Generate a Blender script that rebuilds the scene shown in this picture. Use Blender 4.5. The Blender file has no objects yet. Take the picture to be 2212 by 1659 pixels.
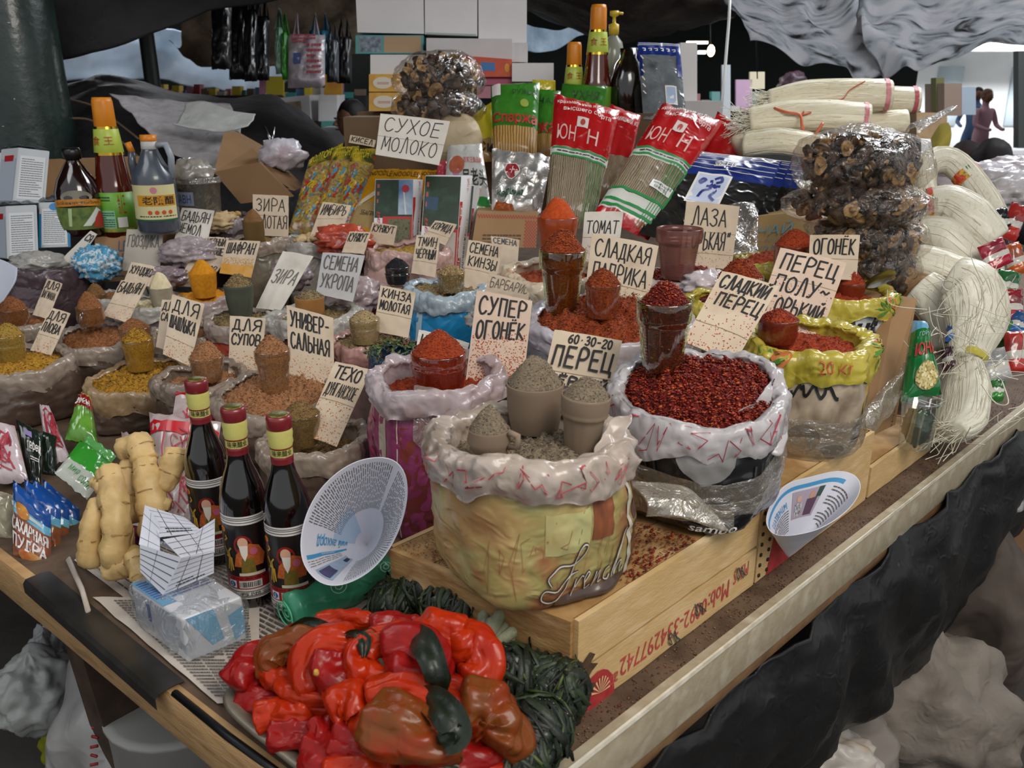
import bpy, math, random
from mathutils import Vector, noise, Matrix
random.seed(7)
sc = bpy.context.scene
PI = math.pi
# ---------------------------------------------------------------- camera
F = 1850.0; CX, CY = 1106.0, 829.5; PIT = math.radians(18.5); CZ = 1.47
FW = Vector((0, math.cos(PIT), -math.sin(PIT))); UP = Vector((0, math.sin(PIT), math.cos(PIT))); RT = Vector((1, 0, 0))
CAM = Vector((0, 0, CZ))
cd = bpy.data.cameras.new('camera'); cam = bpy.data.objects.new('camera', cd); sc.collection.objects.link(cam)
cam.location = CAM; cam.rotation_euler = (PI/2 - PIT, 0, 0)
cd.sensor_width = 17.3; cd.lens = 17.3 * F / 2212; cd.clip_start = .05; cd.clip_end = 200
cd.dof.use_dof = True; cd.dof.focus_distance = 1.45; cd.dof.aperture_fstop = 4.5
sc.camera = cam
sc.view_settings.view_transform = 'Standard'; sc.view_settings.look = 'None'
sc.cycles.transparent_max_bounces = 32; sc.cycles.max_bounces = 8
sc.view_settings.exposure = 0.0; sc.view_settings.gamma = 1; sc.view_settings.use_curve_mapping = False
# ---------------------------------------------------------------- sky over the open front of the stall, plus added fill lamps
w = bpy.data.worlds.new('sky'); sc.world = w; w.use_nodes = True
bg = w.node_tree.nodes['Background']; bg.inputs[0].default_value = (.94, .97, 1, 1); bg.inputs[1].default_value = .62
def area(name, loc, target, size, sy, energy, col):
 l = bpy.data.lights.new(name, 'AREA'); l.shape = 'RECTANGLE'; l.size = size; l.size_y = sy; l.energy = energy; l.color = col
 o = bpy.data.objects.new(name, l); sc.collection.objects.link(o); o.location = loc
 o.rotation_euler = (Vector(target) - Vector(loc)).to_track_quat('-Z', 'Y').to_euler(); return o
area('top_fill', (1.0, -.2, 2.9), (.1, 1.6, .9), 1.3, 1.0, 40, (1, .94, .85))  # unseen lamp added to fill the goods from above
area('top_fill', (-1.4, 1.4, 2.9), (-.2, 1.9, .9), .7, 1.6, 14, (.95, .97, 1))  # second added fill from above, weaker, over the left side
area('facade_fill', (13, 19, 7), (15.5, 26, 2), 8, 5, 8000, (1, 1, 1))  # unseen lamp added to brighten the shopfront outside
area('tarp_fill', (3.2, 4.6, 4.6), (2.2, 5, 1.6), 3, 2, 260, (.93, .96, 1))  # lamp added above the right tarpaulins to brighten them
area('tarp_fill', (-3.4, 10.6, 3.6), (-3, 8.4, 1.6), 4, 1.5, 420, (.93, .96, 1))  # lamp added behind the far left sheet to light it through
def k(v): return math.sin(PIT) + (v - CY) / F * math.cos(PIT)
def at(u, v, d): return CAM + d * (FW + RT * ((u - CX) / F) - UP * ((v - CY) / F))
def onz(u, v, z): return at(u, v, (CZ - z) / k(v))
def vz(v, d): return CZ - d * k(v)
# ---------------------------------------------------------------- materials
def lin(c):
 if isinstance(c, str):
  c = [int(c[i:i+2], 16) / 255 for i in (0, 2, 4)]
  c = [x / 12.92 if x <= .04045 else ((x + .055) / 1.055) ** 2.4 for x in c]
 return (*c[:3], 1)
MATS = {}
def M(c, r=.6, m=0, c2=None, ns=30, bump=0, bs=60, dist=0, coat=0, tr=0, emit=0, isl=None, det=4, lo=.28, hi=.75, stretch=None, crease=0, wave=None, sheen=0):
 """one procedural principled material; c2 = second colour mixed by noise; isl = list of colours given out per loose piece"""
 key = str((c, r, m, c2, ns, bump, bs, dist, coat, tr, emit, isl, det, lo, hi, stretch, crease, wave))
 if key in MATS: return MATS[key]
 mt = bpy.data.materials.new('surface'); mt.use_nodes = True; nt = mt.node_tree; N = nt.nodes; L = nt.links
 P = N['Principled BSDF']; P.inputs['Roughness'].default_value = r; P.inputs['Metallic'].default_value = m
 P.inputs['Base Color'].default_value = lin(c)
 if coat: P.inputs['Coat Weight'].default_value = coat; P.inputs['Coat Roughness'].default_value = .12
 if emit: P.inputs['Emission Color'].default_value = lin(c); P.inputs['Emission Strength'].default_value = emit
 tc = N.new('ShaderNodeTexCoord'); vec = tc.outputs['Object']
 if stretch:
  mp = N.new('ShaderNodeMapping'); mp.inputs['Scale'].default_value = stretch
  L.new(tc.outputs['UV'] if len(stretch) == 4 else vec, mp.inputs[0]) if False else L.new(vec, mp.inputs[0]); vec = mp.outputs[0]
 base = None
 if isl:
  g = N.new('ShaderNodeNewGeometry'); cr = N.new('ShaderNodeValToRGB'); cr.color_ramp.interpolation = 'CONSTANT'
  e = cr.color_ramp.elements
  while len(e) < len(isl): e.new(.5)
  for i, cc in enumerate(isl): e[i].position = i / len(isl); e[i].color = lin(cc)
  L.new(g.outputs['Random Per Island'], cr.inputs[0]); base = cr.outputs[0]
 if c2:
  nz = N.new('ShaderNodeTexNoise'); nz.inputs['Scale'].default_value = ns; nz.inputs['Detail'].default_value = det; nz.inputs['Distortion'].default_value = dist
  L.new(vec, nz.inputs['Vector'])
  cr = N.new('ShaderNodeValToRGB'); cr.color_ramp.elements[0].position = lo; cr.color_ramp.elements[1].position = hi
  cols = c2 if isinstance(c2, (list, tuple)) and isinstance(c2[0], str) else [c2]
  cr.color_ramp.elements[0].color = lin(c); cr.color_ramp.elements[1].color = lin(cols[-1])
  for i, cc in enumerate(cols[:-1]):
   x = cr.color_ramp.elements.new(lo + (hi - lo) * (i + 1) / len(cols)); x.color = lin(cc)
  L.new(nz.outputs['Fac'], cr.inputs[0]); base = cr.outputs[0]
 if wave:   # (scale, colour, axis) printed or natural stripes
  wv = N.new('ShaderNodeTexWave'); wv.bands_direction = wave[2]; wv.inputs['Scale'].default_value = wave[0]; wv.inputs['Distortion'].default_value = wave[3] if len(wave) > 3 else 2; wv.inputs['Detail'].default_value = 3
  L.new(tc.outputs['UV'], wv.inputs['Vector'])
  mx = N.new('ShaderNodeMix'); mx.data_type = 'RGBA'; L.new(wv.outputs['Fac'], mx.inputs[0])
  if base: L.new(base, mx.inputs[6])
  else: mx.inputs[6].default_value = lin(c)
  mx.inputs[7].default_value = lin(wave[1]); base = mx.outputs[2]
 if base: L.new(base, P.inputs['Base Color'])
 if bump or crease:
  h = None
  if bump:
   b = N.new('ShaderNodeTexNoise'); b.inputs['Scale'].default_value = bs; b.inputs['Detail'].default_value = 4; L.new(vec, b.inputs['Vector'])
   bn = N.new('ShaderNodeBump'); bn.inputs['Strength'].default_value = min(1, bump); bn.inputs['Distance'].default_value = .25 / bs
   L.new(b.outputs['Fac'], bn.inputs['Height']); h = bn.outputs[0]
  if crease:
   b = N.new('ShaderNodeTexNoise'); b.noise_type = 'RIDGED_MULTIFRACTAL'; b.inputs['Scale'].default_value = crease * 3.2; b.inputs['Detail'].default_value = 2.5; b.inputs['Distortion'].default_value = 1.2
   L.new(vec, b.inputs['Vector'])
   b2 = N.new('ShaderNodeBump'); b2.inputs['Strength'].default_value = .85; b2.inputs['Distance'].default_value = .03 / crease
   L.new(b.outputs['Fac'], b2.inputs['Height'])
   if h: L.new(h, b2.inputs['Normal'])
   h = b2.outputs[0]
  L.new(h, P.inputs['Normal']); L.new(h, P.inputs['Coat Normal'])
 if tr:   # thin sheet that lets light through
  out = N['Material Output']; t = N.new('ShaderNodeBsdfTranslucent')
  if base: L.new(base, t.inputs[0])
  else: t.inputs[0].default_value = lin(c)
  ms = N.new('ShaderNodeMixShader'); ms.inputs[0].default_value = tr
  L.new(P.outputs[0], ms.inputs[1]); L.new(t.outputs[0], ms.inputs[2]); L.new(ms.outputs[0], out.inputs[0])
 MATS[key] = mt; return mt
def CLEAR(tint='ffffff', base=.06, edge=.6, rough=.08, crease=14, milky=0, mc='ffffff'):
 """thin clear plastic or glass: see-through film with a mirror-like sheen"""
 key = 'clear' + str((tint, base, edge, rough, crease, milky, mc))
 if key in MATS: return MATS[key]
 mt = bpy.data.materials.new('clear_film'); mt.use_nodes = True; nt = mt.node_tree; N = nt.nodes; L = nt.links
 N.remove(N['Principled BSDF']); out = N['Material Output']
 t = N.new('ShaderNodeBsdfTransparent'); t.inputs[0].default_value = lin(tint)
 g = N.new('ShaderNodeBsdfGlossy'); g.inputs['Roughness'].default_value = rough; g.inputs[0].default_value = (1, 1, 1, 1)
 lw = N.new('ShaderNodeLayerWeight'); lw.inputs[0].default_value = .35
 mr = N.new('ShaderNodeMapRange'); mr.inputs['To Min'].default_value = base; mr.inputs['To Max'].default_value = edge
 L.new(lw.outputs['Facing'], mr.inputs['Value'])
 if crease:
  tc = N.new('ShaderNodeTexCoord'); b = N.new('ShaderNodeTexNoise'); b.inputs['Scale'].default_value = crease; b.inputs['Detail'].default_value = 4; b.inputs['Distortion'].default_value = 2
  L.new(tc.outputs['Object'], b.inputs['Vector']); bn = N.new('ShaderNodeBump'); bn.inputs['Strength'].default_value = .9; bn.inputs['Distance'].default_value = .35 / crease
  L.new(b.outputs['Fac'], bn.inputs['Height']); L.new(bn.outputs[0], g.inputs['Normal']); L.new(bn.outputs[0], lw.inputs['Normal'])
 ms = N.new('ShaderNodeMixShader'); L.new(mr.outputs[0], ms.inputs[0]); L.new(t.outputs[0], ms.inputs[1]); L.new(g.outputs[0], ms.inputs[2])
 last = ms.outputs[0]
 if milky:
  d = N.new('ShaderNodeBsdfDiffuse'); d.inputs[0].default_value = lin(mc); m2 = N.new('ShaderNodeMixShader'); m2.inputs[0].default_value = milky
  L.new(last, m2.inputs[1]); L.new(d.outputs[0], m2.inputs[2]); last = m2.outputs[0]
 L.new(last, out.inputs[0]); MATS[key] = mt; return mt
# ---------------------------------------------------------------- objects
def mk(name, vs, fs, mats, parent=None, loc=None, smooth=True, uv=None, mi=None, kind=None, label=None, cat=None, group=None):
 """vs are world points; the object's origin is loc (or its parent's)"""
 o0 = Vector(loc) if loc is not None else Vector(parent['org'] if parent else (0, 0, 0))
 me = bpy.data.meshes.new(name); me.from_pydata([tuple(Vector(v) - o0) for v in vs], [], fs)
 if not isinstance(mats, (list, tuple)): mats = [mats]
 for m in mats: me.materials.append(m)
 if mi: me.polygons.foreach_set('material_index', mi)
 if smooth: me.polygons.foreach_set('use_smooth', [True] * len(fs))
 if uv:
  ul = me.uv_layers.new(name='UVMap')
  ul.data.foreach_set('uv', [c for l in me.loops for c in uv[l.vertex_index]])
 me.update()
 o = bpy.data.objects.new(name, me); sc.collection.objects.link(o)
 if parent: o.parent = parent; o['org'] = parent['org']
 else: o.location = o0; o['org'] = tuple(o0)
 if kind: o['kind'] = kind
 if label: o['label'] = label
 if cat: o['category'] = cat
 if group: o['group'] = group
 return o
def thing(name, label, cat, loc, group=None, kind=None):
 o = bpy.data.objects.new(name, None); sc.collection.objects.link(o); o.empty_display_size = .05
 o.location = loc; o['org'] = tuple(loc)
 if label: o['label'] = label
 if cat: o['category'] = cat
 if group: o['group'] = group
 if kind: o['kind'] = kind
 return o
class B:
 """collects shapes into one mesh"""
 def __init__(s): s.v = []; s.f = []; s.mi = []; s.uv = []
 def add(s, vs, fs, mi=0, uv=None):
  n = len(s.v); s.v += [Vector(p) for p in vs]; s.f += [tuple(i + n for i in f) for f in fs]; s.mi += [mi] * len(fs) if isinstance(mi, int) else mi
  s.uv += uv if uv else [(0, 0)] * len(vs); return s
 def box(s, c, hx, hy, hz, rz=0, mi=0, ax=None):
  c = Vector(c); X, Y, Z = ax if ax else (Vector((math.cos(rz), math.sin(rz), 0)), Vector((-math.sin(rz), math.cos(rz), 0)), Vector((0, 0, 1)))
  vs = [c + X * hx * a + Y * hy * b + Z * hz * e for a in (-1, 1) for b in (-1, 1) for e in (-1, 1)]
  return s.add(vs, [(0, 1, 3, 2), (4, 6, 7, 5), (0, 4, 5, 1), (2, 3, 7, 6), (0, 2, 6, 4), (1, 5, 7, 3)], mi, [(a, e) for a in (0, 1) for b in (0, 1) for e in (0, 1)])
 def hexa(s, p, mi=0):   # 8 corners: bottom ring 0-3, top ring 4-7
  return s.add(p, [(3, 2, 1, 0), (4, 5, 6, 7), (0, 1, 5, 4), (1, 2, 6, 5), (2, 3, 7, 6), (3, 0, 4, 7)], mi, [(0, 0), (1, 0), (1, 0), (0, 0), (0, 1), (1, 1), (1, 1), (0, 1)])
 def grid(s, fn, nu, nv, mi=0, closeu=False, us=None, vs_=None):
  us = us or [i / nu for i in range(nu + (0 if closeu else 1))]; vs_ = vs_ or [j / nv for j in range(nv + 1)]
  n = len(us); P = [fn(a, b) for b in vs_ for a in us]; uv = [(a, b) for b in vs_ for a in us]; fs = []; ml = []
  for j in range(len(vs_) - 1):
   for i in range(n if closeu else n - 1):
    i2 = (i + 1) % n; fs.append((j*n + i, j*n + i2, (j+1)*n + i2, (j+1)*n + i)); ml.append(mi(us[i], vs_[j]) if callable(mi) else mi)
  return s.add(P, fs, ml, uv)
 def tube(s, pts, rad, n=8, mi=0, cap=True, wob=0, sq=1):
  pts = [Vector(p) for p in pts]; rs = rad if isinstance(rad, (list, tuple)) else [rad] * len(pts); rings = []; ref = None; uv = []
  for i, p in enumerate(pts):
   t = (pts[min(i+1, len(pts)-1)] - pts[max(i-1, 0)]).normalized()
   if ref is None: ref = t.orthogonal().normalized()
   ref = (ref - t * ref.dot(t)).normalized(); q = t.cross(ref)
   for a in range(n):
    an = 2*PI*a/n; rr = rs[i]
    if wob: rr *= 1 + wob * noise.noise(p * 37 + Vector((a * .9, i * .31, 3)))
    rings.append(p + ref * math.cos(an) * rr + q * math.sin(an) * rr * sq); uv.append((a / n, i / max(1, len(pts) - 1)))
  fs = [(i*n + a, i*n + (a+1) % n, (i+1)*n + (a+1) % n, (i+1)*n + a) for i in range(len(pts)-1) for a in range(n)]
  if cap: fs += [tuple(reversed(range(n))), tuple(range((len(pts)-1)*n, len(pts)*n))]
  return s.add(rings, fs, mi, uv)
 def lathe(s, prof, c, n=32, mi=0, fn=None, ax=None, cap=True):
  """prof (r,z) pairs from the bottom up; fn(angle, i) scales the radius; mi may be a list per band"""
  c = Vector(c); X, Y, Z = ax if ax else (Vector((1, 0, 0)), Vector((0, 1, 0)), Vector((0, 0, 1))); vs = []; uv = []
  for i, (r, z) in enumerate(prof):
   for a in range(n):
    an = 2*PI*a/n; q = r * (fn(an, i) if fn else 1); vs.append(c + X*math.cos(an)*q + Y*math.sin(an)*q + Z*z); uv.append((a/n, i/(len(prof)-1)))
  fs = []; ml = []
  for i in range(len(prof)-1):
   for a in range(n): fs.append((i*n + a, i*n + (a+1) % n, (i+1)*n + (a+1) % n, (i+1)*n + a)); ml.append(mi[i] if isinstance(mi, list) else mi)
  if cap:
   fs += [tuple(reversed(range(n))), tuple(range((len(prof)-1)*n, len(prof)*n))]; ml += [mi[0] if isinstance(mi, list) else mi, mi[-1] if isinstance(mi, list) else mi]
  return s.add(vs, fs, ml, uv)
 def done(s, name, mats, parent=None, loc=None, smooth=True, **kw):
  o = mk(name, s.v, s.f, mats, parent, loc, smooth, s.uv, s.mi, **kw); return o
def V(*a): return Vector(a)
def sm(o, ang=35):
 """flat where edges are sharp"""
 me = o.data
 try: me.set_sharp_from_angle(angle=math.radians(ang))
 except Exception: pass
 return o
def nz3(p, s, seed=0): return noise.noise(Vector(p) * s + Vector((seed * 7.1, seed * 3.3, seed)))
def lerp(a, b, t): return a + (b - a) * t
def quad(TL, TR, BR, BL, dT, dB, dTR=None, dBR=None, bulge=0, bow=0, wr=0, seed=0):
 a, b = at(*TL, dT), at(*TR, dTR or dT); c, d = at(*BR, dBR or dB), at(*BL, dB)
 n = (b - a).cross(d - a).normalized() * 1.0
 if n.dot(CAM - a) < 0: n = -n
 def P(s, t, h=0):
  p = lerp(lerp(d, c, s), lerp(a, b, s), t)
  x = bulge * (max(0, 1 - (2*s-1)**2)) ** .5 * (max(0, 1 - (2*t-1)**4)) ** .5 if bulge else 0
  x += bow * (1 - (2*s-1)**2)
  if wr: x += wr * noise.noise(Vector((s * 5 + seed, t * 6, seed * 1.7))) * (1 if not bulge else min(1, 6 * min(s, 1-s) + .3)) + wr * .5 * noise.noise(Vector((s * 13 + seed, t * 11, seed)))
  return p + n * (x + h)
 P.n = n; P.w = (b - a).length; P.hh = (a - d).length; P.base = (c + d) / 2
 return P
def plate(P, name, mat, th=.003, nu=6, nv=8, parent=None, mats=None, rows=None, mi=0, warp=None, **kw):
 """solid sheet following patch P"""
 b = B(); b.grid(lambda s, t: P(s, t, 0), nu, nv, mi, vs_=rows)
 n = nu + 1; m = len(rows) if rows else nv + 1
 b.add([P(i / nu, (rows[j] if rows else j / nv), 0) - P.n * th for j in range(m) for i in range(n)],
  [tuple(reversed((j*n+i, j*n+i+1, (j+1)*n+i+1, (j+1)*n+i))) for j in range(m-1) for i in range(nu)], 0)
 N = n * m; ring = [i for i in range(n)] + [j*n + n-1 for j in range(1, m)] + [(m-1)*n + i for i in range(n-2, -1, -1)] + [j*n for j in range(m-2, 0, -1)]
 for q in range(len(ring)):
  r, r2 = ring[q], ring[(q+1) % len(ring)]; b.f.append((r2, r, r + N, r2 + N)); b.mi.append(0)
 o = b.done(name, mats or mat, parent, **kw); sm(o); return o
def pillow(P, th=.03, nu=14, rows=None, mi=0, wr=.0015, seed=0, pinch=.25):
 """soft pack: front and back skins meeting at the edges (P itself should be flat)"""
 b = B(); rows = rows or [j / 16 for j in range(17)]
 def f(sg):
  def g(s, t):
   e = (max(0, 1 - abs(2*s-1)**2.6)) ** .5 * (max(0, 1 - abs(2*t-1)**8)) ** .5
   return P(s, t, sg * th * .5 * e + (wr * noise.noise(Vector((s*7+seed, t*9, seed))) * 2 if 0 < s < 1 else 0))
  return g
 b.grid(f(1), nu, 0, mi, vs_=rows); b.grid(f(-1), nu, 0, mi, vs_=rows); return b
def pz(th, wr=0, seed=0):
 """height function matching pillow's front"""
 return lambda s, t: th * .5 * (max(0, 1 - abs(2*s-1)**2.6)) ** .5 * (max(0, 1 - abs(2*t-1)**8)) ** .5 + (wr * noise.noise(Vector((s*7+seed, t*9, seed))) * 2)
def onp(P, hf, h=.0012):
 Q = lambda s, t, e=0: P(s, t, hf(min(1, max(0, s)), min(1, max(0, t))) + h + e)
 Q.n = P.n; return Q
# ---- marker handwriting: strokes on a 4 x 6 grid
SF = {'А':'0,0 2,6 4,0;.8,2.2 3.2,2.2','Б':'3.6,6 .4,6 .4,0 2.6,0 3.7,.9 3.6,2.4 2.6,3.3 .4,3.3','В':'.4,0 .4,6 2.6,6 3.4,5.2 3.2,3.8 2.3,3.2 .4,3.2 2.6,3.2 3.8,2.4 3.7,.8 2.6,0 .4,0','Г':'.4,0 .4,6 3.6,6','Д':'.9,.4 1.5,5.8 2.9,5.8 3.2,.4;0,-1 .2,.4 3.8,.4 4,-1',
'Е':'3.6,6 .4,6 .4,0 3.7,0;.4,3.1 2.9,3.1','Ж':'2,0 2,6;0,6 .7,4 1.9,3.2 .7,2.4 -.1,0;4,6 3.2,4 2.1,3.2 3.3,2.4 4.2,0','З':'.3,5.2 1.6,6 3.2,5.5 3.3,4.1 1.6,3.3 3.5,2.5 3.5,.8 1.9,0 .2,.8','И':'.4,6 .4,0 3.6,6 3.6,0','К':'.4,0 .4,6;3.7,6 .5,2.9 3.8,0','Л':'0,0 .9,.4 1.7,6 2.6,6 3.8,0','М':'.1,0 .5,6 2,1.6 3.5,6 4,0',
'Н':'.4,0 .4,6;3.6,0 3.6,6;.4,3.1 3.6,3.1','О':'2,6 .6,5 .2,3 .7,.9 2,0 3.4,.9 3.8,3 3.3,5.1 2,6','П':'.4,0 .5,6 3.5,6 3.6,0','Р':'.5,0 .5,6 2.7,6 3.7,5.2 3.6,3.7 2.5,2.9 .5,2.8','С':'3.6,5 2.5,6 1.1,5.6 .2,3.9 .3,1.7 1.4,.1 2.8,.2 3.7,1.1','Т':'0,6 4,6;2,6 2,0','У':'.2,6 2,2.6;3.8,6 2,1.8 1.2,.3 .1,.1','Ф':'2,-.4 2,6.4;2,5 .7,4.8 .1,3.4 .6,1.8 2,1.4 3.4,1.8 3.9,3.3 3.4,4.8 2,5',
'Х':'.1,6 3.9,0;3.8,6 .1,0','Ц':'.3,6 .3,.2 3.3,.2 3.3,6;3.3,.2 4.1,.2 4,-1.2','Ч':'.4,6 .5,3.6 1.4,2.9 3.5,3.4;3.5,6 3.5,0','Ш':'.2,6 .2,0 3.9,0 3.9,6;2,0 2,6','Ы':'.2,6 .2,0 1.8,0 2.5,.9 2.4,2.6 1.6,3.2 .2,3.2;3.8,6 3.8,0','Ь':'.5,6 .5,0 2.6,0 3.6,.9 3.5,2.5 2.5,3.3 .5,3.3','Я':'3.6,0 3.6,6 1.4,6 .5,5.2 .6,3.7 1.6,3 3.6,3;2,3 .2,0',
'0':'2,6 .7,5 .4,3 .8,.9 2,0 3.2,.9 3.6,3 3.2,5.1 2,6','2':'.5,4.9 1.5,6 3,5.7 3.3,4.2 .4,0 3.7,.1','3':'.5,5.4 1.8,6 3.1,5.3 2.9,3.9 1.6,3.2 3.4,2.6 3.4,.8 1.9,0 .4,.7','6':'3.2,5.8 1.5,4.6 .5,2.2 1,.5 2.3,0 3.5,1 3.3,2.6 2,3.1 .8,2.2','-':'.8,3 3.2,3.2','~':'.3,2.6 1.2,3.4 2.4,2.6 3.6,3.5','"':'1.2,6.4 1,5;2.6,6.4 2.4,5','.':'1.6,2.8 2,2.8'}
SF['Ё'] = SF['Е'] + ';1,7.2 1.3,7.2;2.6,7.2 2.9,7.2'; SF['Й'] = SF['И'] + ';1.2,7.4 2,7 2.9,7.5'
def smooth_line(p, n=3):
 if len(p) < 3: return p
 o = []
 for i in range(len(p)-1):
  p0, p1, p2, p3 = p[max(0, i-1)], p[i], p[i+1], p[min(len(p)-1, i+2)]
  for j in range(n):
   t = j / n; o.append(tuple(.5*((2*b) + (c-a)*t + (2*a-5*b+4*c-d)*t*t + (3*b-a-3*c+d)*t**3) for a, b, c, d in zip(p0, p1, p2, p3)))
 o.append(p[-1]); return o
def ribbon(b, P, line, wd, asp, h=.0012, mi=0):
 """line in patch coords (s,t); wd in metres; asp=(w,h) metres of the patch"""
 W, H = asp
 if len(line) < 4: line = [tuple(lerp(p, q, j/3) for p, q in zip(line[i], line[i+1])) for i in range(len(line)-1) for j in range(3)] + [line[-1]]
 for i in range(len(line)-1):
  x0, y0 = line[i][0]*W, line[i][1]*H; x1, y1 = line[i+1][0]*W, line[i+1][1]*H
  dx, dy = x1-x0, y1-y0; L = math.hypot(dx, dy) or 1; nx, ny = -dy/L*wd/2, dx/L*wd/2; ex, ey = dx/L*wd*.3, dy/L*wd*.3
  q = [(x0+nx-ex, y0+ny-ey), (x0-nx-ex, y0-ny-ey), (x1-nx+ex, y1-ny+ey), (x1+nx+ex, y1+ny+ey)]
  b.add([P(x/W, y/H, h) for x, y in q], [(0, 1, 2, 3)], mi)
INK = M('1c1a1c', .7)
def write(P, lines, parent, s0=.08, s1=.92, t0=.35, t1=.94, wd=.0022, slant=.5, mat=None, jit=.12, gap=.5, seed=1, sm_=2):
 rnd = random.Random(seed * 13 + len(lines[0])); b = B(); W, H = P.w, P.hh; n = len(lines); rowh = (t1 - t0) / n
 for r, ln in enumerate(lines):
  if isinstance(ln, tuple): ln, a0, a1 = ln
  else: a0, a1 = s0, s1
  cw = (a1 - a0) / max(1, len(ln)); wd_ = min(wd, cw * W * .3); base = t1 - (r + 1) * rowh + rowh * .16; hh = rowh * .72
  for i, ch in enumerate(ln):
   if ch not in SF: continue
   for st in SF[ch].split(';'):
    pts = [tuple(float(x) for x in q.split(',')) for q in st.split()]
    pts = [(x + rnd.uniform(-jit, jit), y + rnd.uniform(-jit, jit)) for x, y in pts]
    pts = smooth_line(pts, sm_ + 1) if ch in 'ОСЗРБВЯЬФУЧЫ0236~Л' else pts
    ribbon(b, P, [(a0 + (i + .1 + (x + slant * y / 6) / 5.0) * cw, base + y / 6 * hh) for x, y in pts], wd_, (W, H))
 return b.done('lettering', mat or INK, parent, smooth=0)
_tx = {}
def glyphs(txt, shear=0, bold=0):
 key = (txt, shear, bold)
 if key not in _tx:
  cu = bpy.data.curves.new('t', 'FONT'); cu.body = txt; cu.shear = shear; cu.resolution_u = 2; cu.offset = bold
  o = bpy.data.objects.new('t', cu); sc.collection.objects.link(o); dg = bpy.context.evaluated_depsgraph_get()
  me = bpy.data.meshes.new_from_object(o.evaluated_get(dg)); vs = [tuple(v.co) for v in me.vertices]; fs = [tuple(p.vertices) for p in me.polygons]
  bpy.data.objects.remove(o); bpy.data.meshes.remove(me); bpy.data.curves.remove(cu); _tx[key] = (vs, fs)
 return _tx[key]
def print_(P, txt, parent, box, mat, rot=0, h=.0009, shear=0, bold=0, name='lettering', arc=0, to=None):
 """printed lettering stretched into box (s0,t0,s1,t1) of patch P; rot in quarter turns"""
 vs, fs = glyphs(txt, shear, bold)
 if not vs: return
 x0, x1 = min(v[0] for v in vs), max(v[0] for v in vs); y0, y1 = min(v[1] for v in vs), max(v[1] for v in vs)
 out = []
 for x, y, _ in vs:
  a, c = (x - x0) / (x1 - x0 or 1), (y - y0) / (y1 - y0 or 1)
  if rot == 1: a, c = 1 - c, a
  if rot == 2: a, c = 1 - a, 1 - c
  if rot == 3: a, c = c, 1 - a
  c2 = box[1] + c * (box[3] - box[1]) + arc * (1 - (2*a-1)**2)
  out.append(P(box[0] + a * (box[2] - box[0]), c2, h))
 if to is not None: to.add(out, fs); return
 return mk(name, out, fs, mat, parent, smooth=0)
def shape(P, pts, mat, parent, name='print', h=.0006, n=1):
 """flat printed polygon on patch P"""
 cx, cy = sum(p[0] for p in pts)/len(pts), sum(p[1] for p in pts)/len(pts); ed = [(lerp(a[0], b_[0], j/4), lerp(a[1], b_[1], j/4)) for a, b_ in zip(pts, pts[1:] + pts[:1]) for j in range(4)]; m = len(ed)
 vs = [P(cx, cy, h)] + [P(lerp(cx, x, q), lerp(cy, y, q), h) for q in (.35, .7, 1) for x, y in ed]
 fs = [(0, 1 + i, 1 + (i+1) % m) for i in range(m)] + [(1 + r*m + i, 1 + (r+1)*m + i, 1 + (r+1)*m + (i+1) % m, 1 + r*m + (i+1) % m) for r in (0, 1) for i in range(m)]
 return mk(name, vs, fs, mat, parent, smooth=0)
def rect(P, s0, t0, s1, t1, mat, parent, name='print', h=.0006, nu=6, nv=2):
 b = B(); b.grid(lambda a, c: P(lerp(s0, s1, a), lerp(t0, t1, c), h), nu, nv); return b.done(name, mat, parent)
def disc(P, s, t, rs, rt, mat, parent, name='print', h=.0008, n=16):
 return mk(name, [P(s, t, h)] + [P(s + rs*math.cos(2*PI*i/n), t + rt*math.sin(2*PI*i/n), h) for i in range(n)], [(0, i+1, (i+1) % n + 1) for i in range(n)], mat, parent)
def textlines(P, s0, s1, t0, t1, n, mat, parent, h=.0006, name='small_print', fill=.5, seed=3, cols=1):
 """rows of print too small to read"""
 rnd = random.Random(seed); b = B()
 for c in range(cols):
  a0 = s0 + (s1 - s0) * c / cols; a1 = s0 + (s1 - s0) * (c + .93) / cols if cols > 1 else s1
  for i in range(n):
   t = t1 - (t1 - t0) * (i + .5) / n; x = a0
   e = a1 - (rnd.random() < .2) * rnd.random() * (a1 - a0) * .5
   while x < e - 1e-4:
    w_ = (a1 - a0) * rnd.uniform(.05, .16); x2 = min(e, x + w_); hh = (t1 - t0) / n * fill / 2
    b.add([P(x, t - hh, h), P(x2, t - hh, h), P(x2, t + hh, h), P(x, t + hh, h)], [(0, 1, 2, 3)]); x = x2 + (a1 - a0) * .018
 return b.done(name, mat, parent, smooth=0)
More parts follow.
